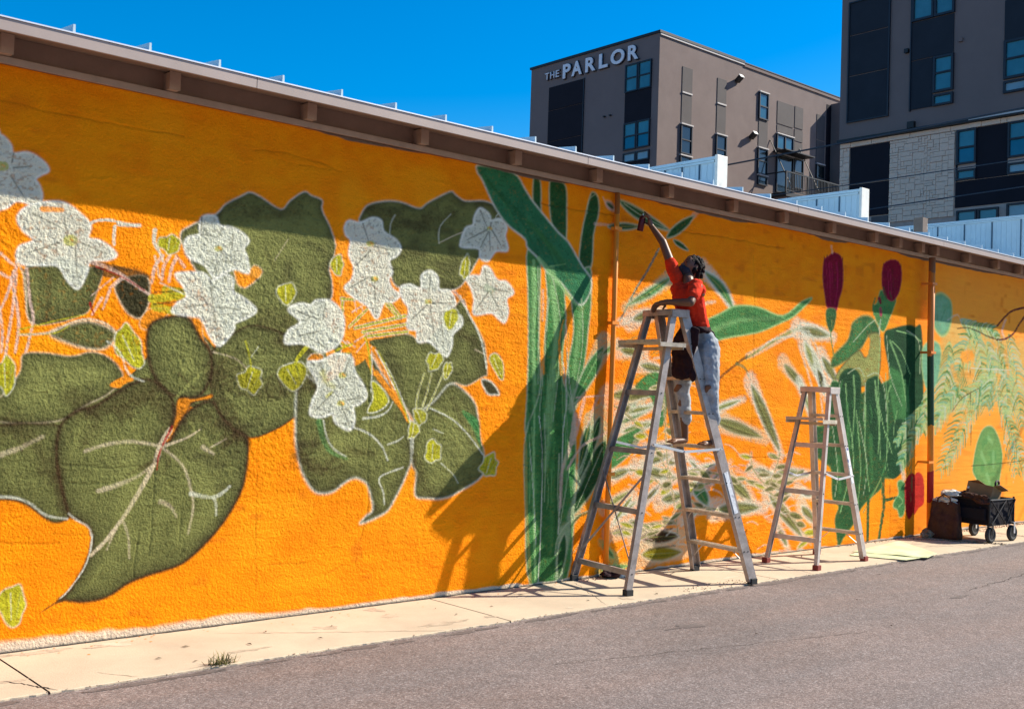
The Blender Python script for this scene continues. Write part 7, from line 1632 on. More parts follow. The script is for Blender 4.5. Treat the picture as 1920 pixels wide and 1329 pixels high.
bp = nd(nt, 'ShaderNodeBump', Distance=.0115); L.new(rr.outputs[0], bp.inputs['Strength']); L.new(nb.outputs['Fac'], bp.inputs['Height']); L.new(bp.outputs[0], b.inputs['Normal'])
tag(obj('mural_wall', me, M_mural, ware), 'rough orange rendered wall painted with white flowers, olive leaves and palms')
obj('wall_core', B(-3.2, 26, .03, .25, -.02, 3.445), M_brown, ware)
obj('wall_extension', B(19.45, 26, -.004, .03, -.02, 3.445), mat('orange_wall', tuple(oa), .8), ware)
obj('wall_extension', B(-12, -2.99, -.004, .03, -.02, 3.445), mat('orange_wall', tuple(oa), .8), ware)
obj('wall_plate', B(-12, 26, 0.0, .2, 3.447, 3.66), M_brown, ware)
bm = bmesh.new(); box(bm, -12, 26, -.045, -.002, 3.447, 3.456); box(bm, -12, 26, -.050, -.0455, 3.440, 3.482); box(bm, -12, 26, -.010, -.0035, 3.457, 3.485); obj('eave_ledge', bm, M_ledge, ware, bevel=.002)
# roof deck, fascia
bm = bmesh.new()
for (ya, za), (yb, zb) in (((-.385, 3.575), (9, 4.5)),):
    vs = [bm.verts.new(p) for p in ((-12, ya, za), (26, ya, za), (26, yb, zb), (-12, yb, zb), (-12, ya, za+.02), (26, ya, za+.02), (26, yb, zb+.02), (-12, yb, zb+.02))]
    for f in ((0, 3, 2, 1), (4, 5, 6, 7), (0, 1, 5, 4), (2, 3, 7, 6), (1, 2, 6, 5), (0, 4, 7, 3)): bm.faces.new([vs[i] for i in f])
obj('roof_deck', bm, M_brown, ware)
bm = bmesh.new()
for i in range(13):
    x0 = -11+i*3.05-.9; box(bm, x0, x0+3.047, -.405, -.388, 3.527, 3.597)
obj('fascia', bm, M_brownL, ware, bevel=.002)
obj('drip_edge', B(-12, 26, -.412, -.375, 3.598, 3.606), M_edge, ware)
rib_me = None
for i in range(-6, 34):
    x = 2.18+i*.452
    if i >= 0 or i < 0:
        bm = bmesh.new()
        a = [(-.008, 0), (-.006, .048), (.006, .048), (.008, 0)]
        f = [bm.verts.new((u, -.41, 3.606+v-.002)) for u, v in a]; g = [bm.verts.new((u, 2.2, 3.606+v+.26)) for u, v in a]
        bm.faces.new(f[::-1]); bm.faces.new(g)
        for k in range(3): bm.faces.new((f[k], f[k+1], g[k+1], g[k]))
        if rib_me is None:
            o = obj('roof_rib', bm, M_clad, ware); rib_me = o.data; o.location.x = x
        else:
            bm.free(); o = bpy.data.objects.new('roof_rib', rib_me); link(o, ware); o.location.x = x
sheet = obj('roof_sheet', B(0, .001, 0, .001, 0, .001), M_clad, ware); me = sheet.data
bm = bmesh.new(); vs = [bm.verts.new(p) for p in ((-12, -.40, 3.607), (26, -.40, 3.607), (26, 9, 4.54), (-12, 9, 4.54))]; bm.faces.new(vs); bm.to_mesh(me); bm.free()
# outriggers under the eave
om = None; RAFT = [-2.1, -1.07, -.05, 1.91, 2.93, 3.94, 4.93, 5.89, 6.85, 7.82, 8.81, 9.68, 10.59, 11.48, 12.03, 12.57, 12.94, 13.79, 14.62, 15.33, 17.4, 18.4]
for x in RAFT:
    if om is None:
        bm = bmesh.new(); box(bm, -.033, .033, -.105, -.002, 3.486, 3.598); box(bm, -.037, .037, -.108, -.1055, 3.484, 3.60)
        o = obj('outrigger', bm, M_ledge, ware); om = o.data; o.location.x = x
    else: o = bpy.data.objects.new('outrigger', om); link(o, ware); o.location.x = x
# clad firewall upstands on the roof
def upstand(x, y0, y1, zt, seams, zb=3.55):
    t = empty('roof_upstand', (x, 0, 0)); t.parent = ware
    obj('cladding', B(.0, .10, y0, y1, zb, zt-.035), M_clad, t)
    bm = bmesh.new(); box(bm, -.03, .13, y0-.02, y1, zt-.033, zt); box(bm, -.02, -.003, y0, y1, zt-.06, zt-.034); obj('coping', bm, M_clad, t, bevel=.004)
    obj('end_cap', B(-.035, .14, y0-.055, y0-.021, zb, zt+.012), M_capw, t, bevel=.004)
    for s in seams: obj('seam', B(-.012, -.001, s-.008, s+.008, zb, zt-.062), M_seam, t)
    k = y0+.03; bm = bmesh.new()
    while k < y1: box(bm, -.004, -.0005, k-.004, k+.004, zb, zt-.062); k += .079
    obj('pressed_rib', bm, M_clad, t)
upstand(9.13, .42, 5.5, 4.165, [.6247+.24*i for i in range(20)])
upstand(11.96, .42, 5.5, 4.235, [.69+.325*i for i in range(14)])
upstand(16.5, .30, 7.5, 4.51, [(v+6.76)*16.5/14.8-6.76 for v in (-.3163+.392*np.arange(16))])
# roof vent post
vp = tag(obj('flue_post', B(14.5, 14.64, .93, 1.07, 3.6, 4.27), mat('rusty_post', (.16, .12, .10), .8, col2=(.5, .46, .42), vscale=8, mix=(.55, .65)), ware), 'rusty square post rising from the roof')
# downspouts
def pipe_mat(name, bands):
    m = bpy.data.materials.new(name); m.use_nodes = True; nt = m.node_tree; L = nt.links; b = nt.nodes['Principled BSDF']; b.inputs['Roughness'].default_value = .6
    tc = nd(nt, 'ShaderNodeTexCoord'); s = nd(nt, 'ShaderNodeSeparateXYZ'); L.new(tc.outputs['Object'], s.inputs[0])
    n = nd(nt, 'ShaderNodeTexNoise', Scale=14., Detail=5.); L.new(tc.outputs['Object'], n.inputs['Vector'])
    a = nd(nt, 'ShaderNodeMath', operation='MULTIPLY_ADD'); L.new(n.outputs['Fac'], a.inputs[0]); a.inputs[1].default_value = .10; L.new(s.outputs[2], a.inputs[2])
    d = nd(nt, 'ShaderNodeMath', operation='DIVIDE'); L.new(a.outputs[0], d.inputs[0]); d.inputs[1].default_value = 3.5
    cr = nd(nt, 'ShaderNodeValToRGB'); cr.color_ramp.interpolation = 'CONSTANT'; L.new(d.outputs[0], cr.inputs[0]); e = cr.color_ramp.elements
    e[0].position = 0; e[0].color = (*bands[0][1], 1); e.remove(e[1])
    for z_, c in bands[1:]: x = e.new((z_+.05)/3.5); x.color = (*c, 1)
    L.new(cr.outputs[0], b.inputs['Base Color'])
    bp = nd(nt, 'ShaderNodeBump', Strength=.3, Distance=.003); L.new(n.outputs['Fac'], bp.inputs['Height']); L.new(bp.outputs[0], b.inputs['Normal']); return m
O1 = (.80, .25, .012); GR = tuple(PAL['H']); RD = tuple(PAL['r'])
mp1 = pipe_mat('orange_pipe_paint', [(0, O1), (3.25, (.45, .15, .03))])
mp2 = pipe_mat('painted_pipe', [(0, (.5, .30, .14)), (.12, O1), (.42, RD), (.80, O1), (1.35, GR), (2.22, (.70, .2, .02)), (3.25, (.3, .13, .06))])
def downspout(x, r, off, m, ztop, lab, lean=0):
    bm = bmesh.new(); tube(bm, [(x+lean, -off, .05), (x+lean*.7, -off, 1.2), (x, -off, 2.4), (x, -off, ztop)], r, 14)
    o = tag(obj('downspout', bm, m, ware, smooth=True), lab)
    for z_ in (.9, 2.25, 3.1):
        bm = bmesh.new(); box(bm, x-r-.02, x+r+.02, -off-r-.004, -off-r+.002, z_, z_+.03); box(bm, x-r-.006, x-r-.002, -off-r, 0, z_, z_+.03); obj('bracket', bm, m, o)
downspout(7.15, .024, .045, mp1, 3.44, 'thin orange-painted pipe running down the wall behind the tall ladder', -.01)
downspout(12.78, .040, .115, mp2, 3.44, 'thick pipe painted green, orange and red beside the red flower', .08)
bm = bmesh.new(); tube(bm, [(12.88, -.115, .14), (12.88, -.12, .06), (12.86, -.2, .03), (12.85, -.26, .025)], [.046, .048, .045, .04], 12); obj('downspout_shoe', bm, mat('rusty_shoe', (.20, .12, .07), .8, col2=(.4, .3, .2), vscale=20), ware, smooth=True)
# ---------------------------------------------------------------- buildings behind
def onx(bm, xp, y0, y1, z0, z1, n0, n1): return box(bm, xp-n1, xp-n0, min(y0, y1), max(y0, y1), min(z0, z1), max(z0, z1))
def ony(bm, yp, x0, x1, z0, z1, n0, n1): return box(bm, x0, x1, yp-n1, yp-n0, min(z0, z1), max(z0, z1))
def window(par, F, p, u0, u1, z0, z1, bars_z=(), bars_u=(), gl=M_glT, fr=.07, sill=False, gls=None):
    """frame (sub-parts: panes) on plane F at p"""
    a, b_ = min(u0, u1), max(u0, u1); bm = bmesh.new()
    F(bm, p, a, a+fr, z0, z1, .002, .10); F(bm, p, b_-fr, b_, z0, z1, .002, .10); F(bm, p, a+fr, b_-fr, z0, z0+fr, .002, .098); F(bm, p, a+fr, b_-fr, z1-fr, z1, .002, .098)
    for z_ in bars_z: F(bm, p, a+fr, b_-fr, z_-.035, z_+.035, .002, .092)
    for u in bars_u: F(bm, p, u-.05, u+.05, z0+fr, z1-fr, .002, .095)
    o = obj('window', bm, M_frame, par)
    zz = [z0+fr]+sorted(bars_z)+[z1-fr]; uu = [a+fr]+sorted(bars_u)+[b_-fr]; n = 0
    for i in range(len(zz)-1):
        for j in range(len(uu)-1):
            g = gls[n % len(gls)] if gls else gl; n += 1
            obj('pane', F(bmesh.new(), p, uu[j]+(.05 if j else 0), uu[j+1]-(.05 if j < len(uu)-2 else 0), zz[i]+(.035 if i else 0), zz[i+1]-(.035 if i < len(zz)-2 else 0), .003, .035), g, o)
    if sill: obj('sill', F(bmesh.new(), p, a-.03, b_+.03, z1+.002, z1+.07, .002, .14), M_sill, o)
    return o
XP, YP = 43.536, 31.378
par = empty('apartment_building', (XP, YP, 0), 'brown stucco apartment block with the white roof sign reading THE PARLOR', 'building'); par.location = (0, 0, 0)
obj('wall', B(XP, 72, YP, 41.5, 0, 20.86), M_stuc, par)
obj('end_wall_shade_tint', B(XP-.004, XP-.001, YP+.0, 41.5, 0, 20.86), M_stucG, par)
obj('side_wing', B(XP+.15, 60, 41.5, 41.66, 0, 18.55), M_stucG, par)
bm = bmesh.new(); box(bm, XP-.08, XP+.3, YP-.08, 41.58, 20.862, 21.0); box(bm, XP+.3, 50.9, YP-.08, YP+.25, 20.862, 21.0); obj('parapet_cap', bm, M_black, par)
obj('parapet_cap', B(50.9, 72, YP-.08, YP+.25, 20.862, 20.92), M_black, par)
obj('parapet_flashing', B(XP+.02, 50.9, YP-.06, YP-.001, 20.76, 20.86), M_sill, par); obj('parapet_flashing', B(50.9, 72, YP-.06, YP-.001, 20.68, 20.84), M_stuc, par)
# end wall (facing left)
for z0, z1 in ((16.24, 18.06), (18.09, 19.47), (14.4, 16.21), (12.4, 14.37)): obj('panel', onx(bmesh.new(), XP, 36.98, 39.86, z0, z1, .006, .05), M_dark, par)
obj('panel_trim', onx(bmesh.new(), XP, 36.93, 36.98, 12.4, 19.5, .006, .08), M_frame, par)
obj('spandrel', onx(bmesh.new(), XP, 31.87, 33.76, 16.36, 18.02, .006, .04), M_dark, par)
obj('spandrel', onx(bmesh.new(), XP, 31.87, 33.76, 12, 14.15, .006, .04), M_dark, par)
window(par, onx, XP, 31.87, 32.80, 18.03, 19.56, (18.8,), (), M_glT); window(par, onx, XP, 32.84, 33.76, 18.03, 19.56, (18.8,), (), M_glT)
window(par, onx, XP, 31.87, 32.80, 14.85, 16.34, (15.6,), (), M_glT, gls=[M_glB, M_glT]); window(par, onx, XP, 32.84, 33.76, 14.85, 16.34, (15.6,), (), M_glT, gls=[M_glB, M_glT])
window(par, onx, XP, 31.87, 32.80, 14.16, 14.68, (), (), M_glG); window(par, onx, XP, 32.84, 33.76, 14.16, 14.68, (), (), M_glG)
obj('wall_lamp', onx(bmesh.new(), XP, 35.2, 35.3, 16.95, 17.02, .006, .15), M_black, par); obj('wall_lamp', onx(bmesh.new(), XP, 34.75, 34.85, 16.95, 17.02, .006, .15), M_black, par)
# right face
for u0, u1, zt, zd in ((45.44, 46.28, 19.48, 18.07), (48.49, 49.30, 19.51, 18.08)):
    obj('screen_panel', ony(bmesh.new(), YP, u0, u1, 16.36, zd-.04, .004, .03), M_screen, par); obj('screen_panel', ony(bmesh.new(), YP, u0, u1, zd+.04, zt, .004, .03), M_screen, par)
    obj('sill', ony(bmesh.new(), YP, u0, u1, zd-.04, zd+.04, .004, .07), M_sill, par)
window(par, ony, YP, 45.39, 46.34, 14.73, 16.3, (15.5,), (), M_glD, sill=True); window(par, ony, YP, 45.39, 46.34, 13.5, 14.60, (), (), M_glD, sill=True)
window(par, ony, YP, 48.45, 49.38, 14.73, 16.3, (15.5,), (), M_glD, sill=True); window(par, ony, YP, 48.45, 49.38, 14.11, 14.60, (), (), M_glD, sill=True)
window(par, ony, YP, 52.38, 53.28, 17.95, 19.51, (18.72,), (), M_glB, sill=True)
obj('screen_panel', ony(bmesh.new(), YP, 52.43, 53.30, 16.32, 17.92, .004, .03), M_screen, par)
window(par, ony, YP, 52.38, 53.32, 14.71, 16.22, (15.5,), (), M_glD, sill=True); window(par, ony, YP, 52.42, 53.34, 14.08, 14.62, (), (), M_glD, sill=True)
for a in ((54.24, 55.9, 17.53, 17.95), (54.24, 55.9, 18.02, 19.37), (56.05, 56.92, 18.1, 19.41), (56.05, 56.92, 17.3, 18.02), (56.05, 56.92, 16.46, 17.2)): obj('screen_panel', ony(bmesh.new(), YP, *a, .004, .03), M_screen, par)
window(par, ony, YP, 54.2, 55.92, 16.49, 17.38, (), (55.06,), M_glB, sill=True)
d = window(par, ony, YP, 54.24, 55.96, 13.9, 16.18, (), (), M_glD, sill=True); window(par, ony, YP, 56.06, 57.02, 14.4, 16.22, (15.4,), (), M_glD, sill=True)
for a in ((58.43, 59.30, 16.3, 17.75), (58.43, 59.30, 17.82, 19.38)): obj('screen_panel', ony(bmesh.new(), YP, *a, .004, .03), M_screen, par)
window(par, ony, YP, 58.44, 59.30, 14.6, 16.25, (15.4,), (), M_glD, sill=True)
bm = bmesh.new(); box(bm, 59.5, 60.0, YP-.02, YP-.004, 9, 20.2); obj('recess_shade_strip', bm, M_dark, par)  # flat dark strip painted in for the shade of a wall recess
obj('projecting_bay', B(60.0, 63.5, YP-.9, YP-.005, 0, 20.3), M_stuc, par)
def scupper(x, z):
    bm = bmesh.new(); M = Matrix.Translation((x, YP, z)) @ Matrix.Rotation(R(-38), 4, 'X')
    box(bm, -.16, .16, -.42, -.02, -.1, .1, M); obj('scupper', bm, M_black, par); bm = bmesh.new(); box(bm, -.17, .17, -.46, -.425, -.11, .11, M); obj('scupper_rim', bm, M_capw, par)
scupper(50.25, 19.65); scupper(51.7, 16.65)
# balcony
bal = empty('balcony', (0, 0, 0)); bal.parent = par
obj('slab', B(53.2, 60.0, YP-1.5, YP-.02, 13.35, 13.6), M_black, bal); obj('soffit', B(53.3, 57, YP-1.4, YP-.1, 13.30, 13.348), M_stuc, bal)
for x in (53.2, 55.4, 57.6, 59.95): obj('rail_post', B(x-.04, x+.04, YP-1.5, YP-1.42, 13.6, 14.75), M_black, bal)
bm = bmesh.new(); box(bm, 53.2, 60, YP-1.49, YP-1.44, 14.75, 14.82); box(bm, 53.2, 60, YP-1.49, YP-1.44, 13.68, 13.73); box(bm, 53.2, 53.25, YP-1.45, YP-.05, 14.75, 14.82); obj('handrail', bm, M_black, bal)
bm = bmesh.new(); x = 53.3
while x < 59.95: box(bm, x-.018, x+.018, YP-1.48, YP-1.45, 13.73, 14.75); x += .16
tag(obj('balusters', bm, M_black, bal), kind='stuff')
for x in (53.6, 56.6):
    bm = bmesh.new(); tube(bm, [(x, YP-.02, 16.9), (x+.5, YP-1.4, 13.7)], .03, 6); obj('hanger_rod', bm, M_black, bal)
bm = bmesh.new(); box(bm, 53.9, 56.9, YP-.95, YP-.01, 16.24, 16.30); obj('canopy', bm, M_black, bal)
# sign letters
def letter(ch, y0, y1, z0, z1, par_, bold=.012):
    cu = bpy.data.curves.new('t', 'FONT'); cu.body = ch; cu.size = 1; cu.offset = bold; cu.extrude = .02; o = bpy.data.objects.new('t', cu); COL.objects.link(o)
    dg = bpy.context.evaluated_depsgraph_get(); me = bpy.data.meshes.new_from_object(o.evaluated_get(dg)); bpy.data.objects.remove(o); bpy.data.curves.remove(cu)
    xs2 = [v.co.x for v in me.vertices]; ys2 = [v.co.y for v in me.vertices]; x0, x1, a, b_ = min(xs2), max(xs2), min(ys2), max(ys2)
    me2 = me.copy()
    for m_, g, n0, n1 in ((me, 0, .11, .16), (me2, .035, .006, .10)):
        for v in m_.vertices:
            u = (v.co.x-x0)/(x1-x0); w_ = (v.co.y-a)/(b_-a); t_ = (v.co.z+.02)/.04
            v.co = Vector((XP-(n0+(n1-n0)*t_), (y0+g)+((y1-g)-(y0+g))*u, (z0-g)+((z1+g)-(z0-g))*w_))
    o = obj('letter_'+ch.lower(), me, M_letter, par_); obj('letter_back', me2, M_letterE, o)
sign = empty('roof_sign', (0, 0, 0)); sign.parent = par
for ch, a, b_ in (('P', 38.62, 38.0), ('A', 37.90, 37.08), ('R', 36.78, 36.0), ('L', 35.72, 35.05), ('O', 34.82, 33.80), ('R', 33.53, 32.78)):
    letter(ch, a, b_, 19.74, 20.56, sign, .03)
for ch, a, b_ in (('T', 40.13, 39.78), ('H', 39.68, 39.34), ('E', 39.22, 38.94)): letter(ch, a, b_, 19.95, 20.34, sign, .0)
# second block
XB = 39.287
b2 = empty('apartment_building', (0, 0, 0), 'grey apartment block with limestone lower floors at the right edge', 'building')
obj('upper_wall', B(XB, 60, -6, 17.8, 12.28, 26), M_stucG, b2)
obj('lower_wall', B(XB+.12, 60, -6, 17.79, 0, 12.13), M_mort, b2)
obj('ledge', B(XB-.12, XB+.2, -6, 17.84, 12.14, 12.27), M_black, b2)
obj('ledge_trim', B(XB-.125, XB-.121, -6, 12.3, 12.2, 12.262), M_sill, b2)
for z0, z1 in ((12.99, 14.82), (14.86, 16.49), (16.53, 17.84)): obj('panel', onx(bmesh.new(), XB, 15.67, 17.39, z0, z1, .004, .04), M_dkb, b2)
bm = bmesh.new(); onx(bm, XB, 15.60, 15.665, 12.93, 17.9, .004, .08); onx(bm, XB, 17.395, 17.45, 12.93, 17.9, .004, .08); onx(bm, XB, 15.67, 17.39, 12.93, 12.985, .004, .08); onx(bm, XB, 15.67, 17.39, 17.845, 17.9, .004, .08); obj('panel_trim', bm, M_frame, b2)
def bay(y0, y1, zt):
    obj('panel', onx(bmesh.new(), XB, y0, y1, 14.93, 16.42, .004, .04), M_dkb, b2); obj('panel', onx(bmesh.new(), XB, y0, y1, 18.3, 20.0, .004, .04), M_dkb, b2)
bay(12.98, 14.67, 0); obj('panel', onx(bmesh.new(), XB, 13.80, 14.67, 13.0, 14.90, .004, .04), M_dkb, b2)
window(b2, onx, XB, 12.95, 13.76, 16.45, 18.25, (17.35,), (), M_glT, .09); window(b2, onx, XB, 13.78, 14.67, 16.45, 18.25, (17.35,), (), M_glT, .09)
window(b2, onx, XB, 12.95, 13.76, 13.5, 14.90, (14.24,), (), M_glT, .09); window(b2, onx, XB, 12.95, 13.76, 12.98, 13.42, (), (), M_glT, .08)
bm = bmesh.new(); onx(bm, XB, 14.675, 14.72, 12.95, 20, .004, .08); obj('panel_trim', bm, M_frame, b2)
bay(9.1, 11.05, 0)
window(b2, onx, XB, 10.2, 11.05, 13.5, 14.92, (14.23,), (), M_glT, .09); window(b2, onx, XB, 9.3, 10.18, 13.5, 14.92, (14.23,), (), M_glT, .09); window(b2, onx, XB, 10.2, 11.05, 12.98, 13.42, (), (), M_glG, .08); window(b2, onx, XB, 9.3, 10.18, 12.98, 13.42, (), (), M_glG, .08)
obj('vent_hood', onx(bmesh.new(), XB, 14.78, 14.94, 15.28, 15.44, .004, .14), M_black, b2); obj('vent_hood', onx(bmesh.new(), XB, 14.46, 14.74, 12.28, 12.53, .004, .16), M_black, b2); obj('vent_hood', onx(bmesh.new(), XB, 12.62, 12.76, 15.26, 15.40, .004, .1), M_stucG, b2)
# lower storey: panels, windows, stones
XL = XB+.12
for z0, z1 in ((10.42, 11.92), (9.05, 10.38)): obj('panel', onx(bmesh.new(), XL, 15.58, 17.30, z0, z1, .004, .06), M_dark, b2)
obj('panel', onx(bmesh.new(), XL, 15.58, 16.3, 7.6, 9.0, .004, .06), M_screen, b2)
obj('panel', onx(bmesh.new(), XL, 10.92, 12.09, 10.0, 11.93, .004, .03), M_dark, b2); obj('panel', onx(bmesh.new(), XL, 8.5, 12.86, 9.0, 9.98, .004, .03), M_dark, b2); obj('panel', onx(bmesh.new(), XL, 12.80, 12.86, 10.0, 11.93, .004, .03), M_dark, b2)
window(b2, onx, XL, 12.07, 12.82, 10.62, 11.93, (11.25,), (), M_glT, gls=[M_glB, M_glT]); window(b2, onx, XL, 12.07, 12.82, 10.02, 10.42, (), (), M_glT)
window(b2, onx, XL, 10.05, 10.90, 10.62, 11.93, (11.3,), (), M_glT, gls=[M_glB, M_glT]); window(b2, onx, XL, 10.05, 10.90, 10.02, 10.42, (), (), M_glG)
window(b2, onx, XL, 9.15, 10.0, 10.62, 11.93, (11.3,), (), M_glT); window(b2, onx, XL, 12.0, 12.78, 7.9, 8.88, (), (), M_glT); window(b2, onx, XL, 11.2, 11.97, 7.9, 8.88, (), (), M_glT); window(b2, onx, XL, 10.05, 10.9, 7.9, 8.95, (), (), M_glG)
# ashlar stones
random.seed(12); smesh = {}
def stones(y0, y1, z0, z1, cell=.098):
    ny, nz = max(1, round((y1-y0)/cell/1.25)), max(1, round((z1-z0)/cell)); cy, cz = (y1-y0)/ny, (z1-z0)/nz
    used = [[False]*ny for _ in range(nz)]
    for i in range(nz):
        for j in range(ny):
            if used[i][j]: continue
            h = random.choice([1, 2, 2, 2, 3]); w_ = random.choice([1, 2, 2, 3, 3, 4]); 
            w_ = min(w_, ny-j); h = min(h, nz-i)
            k = 0
            while k < w_ and not used[i][j+k]: k += 1
            w_ = k
            for a in range(h):
                for b_ in range(w_): used[i+a][j+b_] = True
            key = (random.randrange(4),)
            if key not in smesh:
                bm = B(-.5, .5, -.5, .5, -.5, .5)
                for v in bm.verts: v.co += Vector((random.uniform(-.08, .08), random.uniform(-.02, .02), random.uniform(-.02, .02)))
                me = bpy.data.meshes.new('stone'); bm.to_mesh(me); bm.free(); me.materials.append(M_stone); smesh[key] = me
            o = bpy.data.objects.new('stone', smesh[key]); link(o, b2); d = random.uniform(.05, .075)
            o.location = (XL-d/2-.003, y0+(j+w_/2)*cy, z0+(i+h/2)*cz); o.scale = (d, w_*cy-.014, h*cz-.014)
stones(12.90, 15.56, 8.7, 11.92); stones(17.34, 17.78, 8.7, 11.92, .12); stones(8.6, 17.78, 11.94, 12.13, .19)
# overhead cables
def cable(pts, r, lab, sag=.0):
    bm = bmesh.new(); tube(bm, pts, r, 6); tag(obj('overhead_cable', bm, M_wire), lab, 'cable', 'cables strung in front of the grey block')
M_w = M_wire
cable([(24, 34, 7.6), (24, 20, 7.82), (24, 12.04, 7.98), (24, 8.44, 8.06), (24, 3.67, 8.18), (24, -30, 9.2)], .022, 'highest overhead cable passing in front of the grey block')
cable([(24, 34, 6.7), (24, 20, 6.93), (24, 7.93, 6.99), (24, 3.65, 7.05), (24, -30, 7.6)], .012, 'thin middle overhead cable in front of the dark panels')
cable([(24, 34, 5.9), (24, 20, 6.05), (24, 7.58, 6.31), (24, 6.84, 6.34), (24, 3.64, 6.44), (24, -30, 7.2)], .014, 'lowest overhead cable crossing the limestone')
for i in range(2):
    x = 24; y = (34, -30)[i]
    bm = bmesh.new(); tube(bm, [(x, y, 0), (x, y, 5), (x, y, 10)], [.16, .14, .11], 12); o = obj('utility_pole', bm, mat('weathered_wood', (.14, .10, .07), .9)); tag(o, ('wooden utility pole behind the warehouse holding the far cable ends', 'wooden utility pole off to the right holding the near cable ends')[i], 'utility pole', 'utility poles')
# ---------------------------------------------------------------- ladders
def ladder(loc, rz, Ht, bf, br, wf, wr, wt, nst, rows, m, shelf, label, rw=.085, rr_=.055, feet=M_foot, brace=True):
    t = empty('stepladder', loc, label, 'ladder', 'aluminium stepladders on the sidewalk', rz)
    V = Vector
    def rail(a, b, w, side_v, name='rail'):
        bm = bmesh.new(); a, b = V(a), V(b); d = (b-a).normalized(); s = V((0, side_v, 0)); f = d.cross(s).normalized()
        beam(bm, a, b, w, .004, f)
        for k in (-1, 1): fd_ = .044 if w > .065 else .034; beam(bm, a+f*k*(w/2-.002)-s*(.0025+fd_/2), b+f*k*(w/2-.002)-s*(.0025+fd_/2), fd_, .004, s)
        return obj(name, bm, m, t)
    T = Ht-.03
    P = {}
    for nm, su, bu, wb in (('f', .055, bf, wf), ('r', -.055, -br, wr)):
        for sv in (-1, 1):
            a, b = V((bu, sv*wb/2, .03)), V((su, sv*wt/2, T)); P[nm+str(sv)] = (a, b); rail(a, b, rw if nm == 'f' else rr_, sv)
            ft = obj('foot', B(-.035, .035, -.03, .03, -.03, .02), feet, t, bevel=.004); ft.location = a+V((0, -sv*.012, 0))
    def at(nm, z_, sv): a, b = P[nm+str(sv)]; k = (z_-a.z)/(b.z-a.z); return a+(b-a)*k
    for i in range(1, nst+1):
        z_ = Ht*i/(nst+1); a, b = at('f', z_, -1), at('f', z_, 1); bm = bmesh.new(); dd = .085
        box(bm, a.x-dd/2, a.x+dd/2, a.y+.006, b.y-.006, z_-.004, z_); box(bm, a.x-dd/2, a.x-dd/2+.003, a.y+.006, b.y-.006, z_-.028, z_-.0045); box(bm, a.x+dd/2-.003, a.x+dd/2, a.y+.006, b.y-.006, z_-.028, z_-.0045)
        for k in range(5): box(bm, a.x-dd/2+.012+k*.015, a.x-dd/2+.017+k*.015, a.y+.01, b.y-.01, z_+.0003, z_+.003)
        s = obj('step', bm, M_tread, t)
        if i <= 2:
            for sv in (-1, 1):
                bm = bmesh.new(); c = at('f', z_-.16 if i == 1 else z_-.10, sv); e = at('f', z_-.02, sv); beam(bm, c-V((0, sv*.012, 0)), V((e.x, sv*(abs(e.y)-(.17 if i == 1 else .08)), z_-.03)), .014, .004, (1, 0, 0)); obj('step_brace', bm, m, t)
    for z_ in rows:
        a, b = at('r', z_, -1), at('r', z_, 1); bm = bmesh.new(); beam(bm, a+V((0, .004, 0)), b-V((0, .004, 0)), .045, .003, (0, 0, 1)); beam(bm, a+V((.012, .004, .021)), b+V((.012, -.004, .021)), .024, .003, (1, 0, 0)); obj('rear_bar', bm, m, t)
    if brace:
        for sv in (-1, 1):
            bm = bmesh.new(); beam(bm, at('r', .17+.05, sv)-V((.02+.006*sv, 0, 0)), at('r', .98, -sv)-V((.02+.006*sv, 0, 0)), .018, .004, (0, 0, 1)); obj('cross_brace', bm, m, t)
    bm = bmesh.new()
    for i in range(1, nst+1):
        for sv in (-1, 1):
            a = at('f', Ht*i/(nst+1)-.015, sv)
            for k in (-.022, .022): tube(bm, [a+V((k, sv*.001, 0)), a+V((k, sv*.006, 0))], .006, 6)
    for z_ in rows:
        for sv in (-1, 1): a = at('r', z_, sv); tube(bm, [a+V((0, sv*.001, 0)), a+V((0, sv*.006, 0))], .006, 6)
    tag(obj('rivets', bm, M_foot, t), kind='stuff')
    cap = B(-.10, .10, -wt/2-.02, wt/2+.02, T+.002, T+.008); box(cap, -.10, -.096, -wt/2-.02, wt/2+.02, T-.045, T+.001); box(cap, .096, .10, -wt/2-.02, wt/2+.02, T-.045, T+.001)
    for sv in (-1, 1): box(cap, -.095, .095, *sorted((sv*(wt/2+.02), sv*(wt/2+.016))), T-.06, T+.001)
    obj('top_cap', cap, m, t, bevel=.002)
    zs_ = Ht*.5
    for sv in (-1, 1):
        a, b = at('r', zs_+.02, sv), at('f', zs_-.02, sv); o_ = V((0, sv*.012, 0)); mid = a+(b-a)*.45-V((0, 0, .045))
        bm = bmesh.new(); beam(bm, a+o_, mid+o_, .022, .004, (0, 0, 1)); beam(bm, mid+o_*1.5, b+o_*1.5, .022, .004, (0, 0, 1))
        for q_ in (a, mid, b): tube(bm, [q_+o_*.6, q_+o_*2.2], .009, 8)
        obj('spreader', bm, M_bright, t)
    if shelf:
        z_ = Ht*shelf; a = at('r', z_, -1); bm = bmesh.new(); yw = abs(a.y)+(.08 if Ht > 2 else .03)
        box(bm, a.x-.17, a.x+.12, -yw, yw, z_, z_+.006); box(bm, a.x-.17, a.x-.166, -yw, yw, z_+.0065, z_+.03); box(bm, a.x-.165, a.x+.12, -yw, -yw+.004, z_-.03, z_-.0005); box(bm, a.x-.165, a.x+.12, yw-.004, yw, z_-.03, z_-.0005)
        beam(bm, V((a.x+.09, -yw, z_-.035)), V((a.x+.09, yw, z_-.035)), .03, .004, (0, 0, 1))
        obj('pail_shelf', bm, M_tread, t)
    return t, at
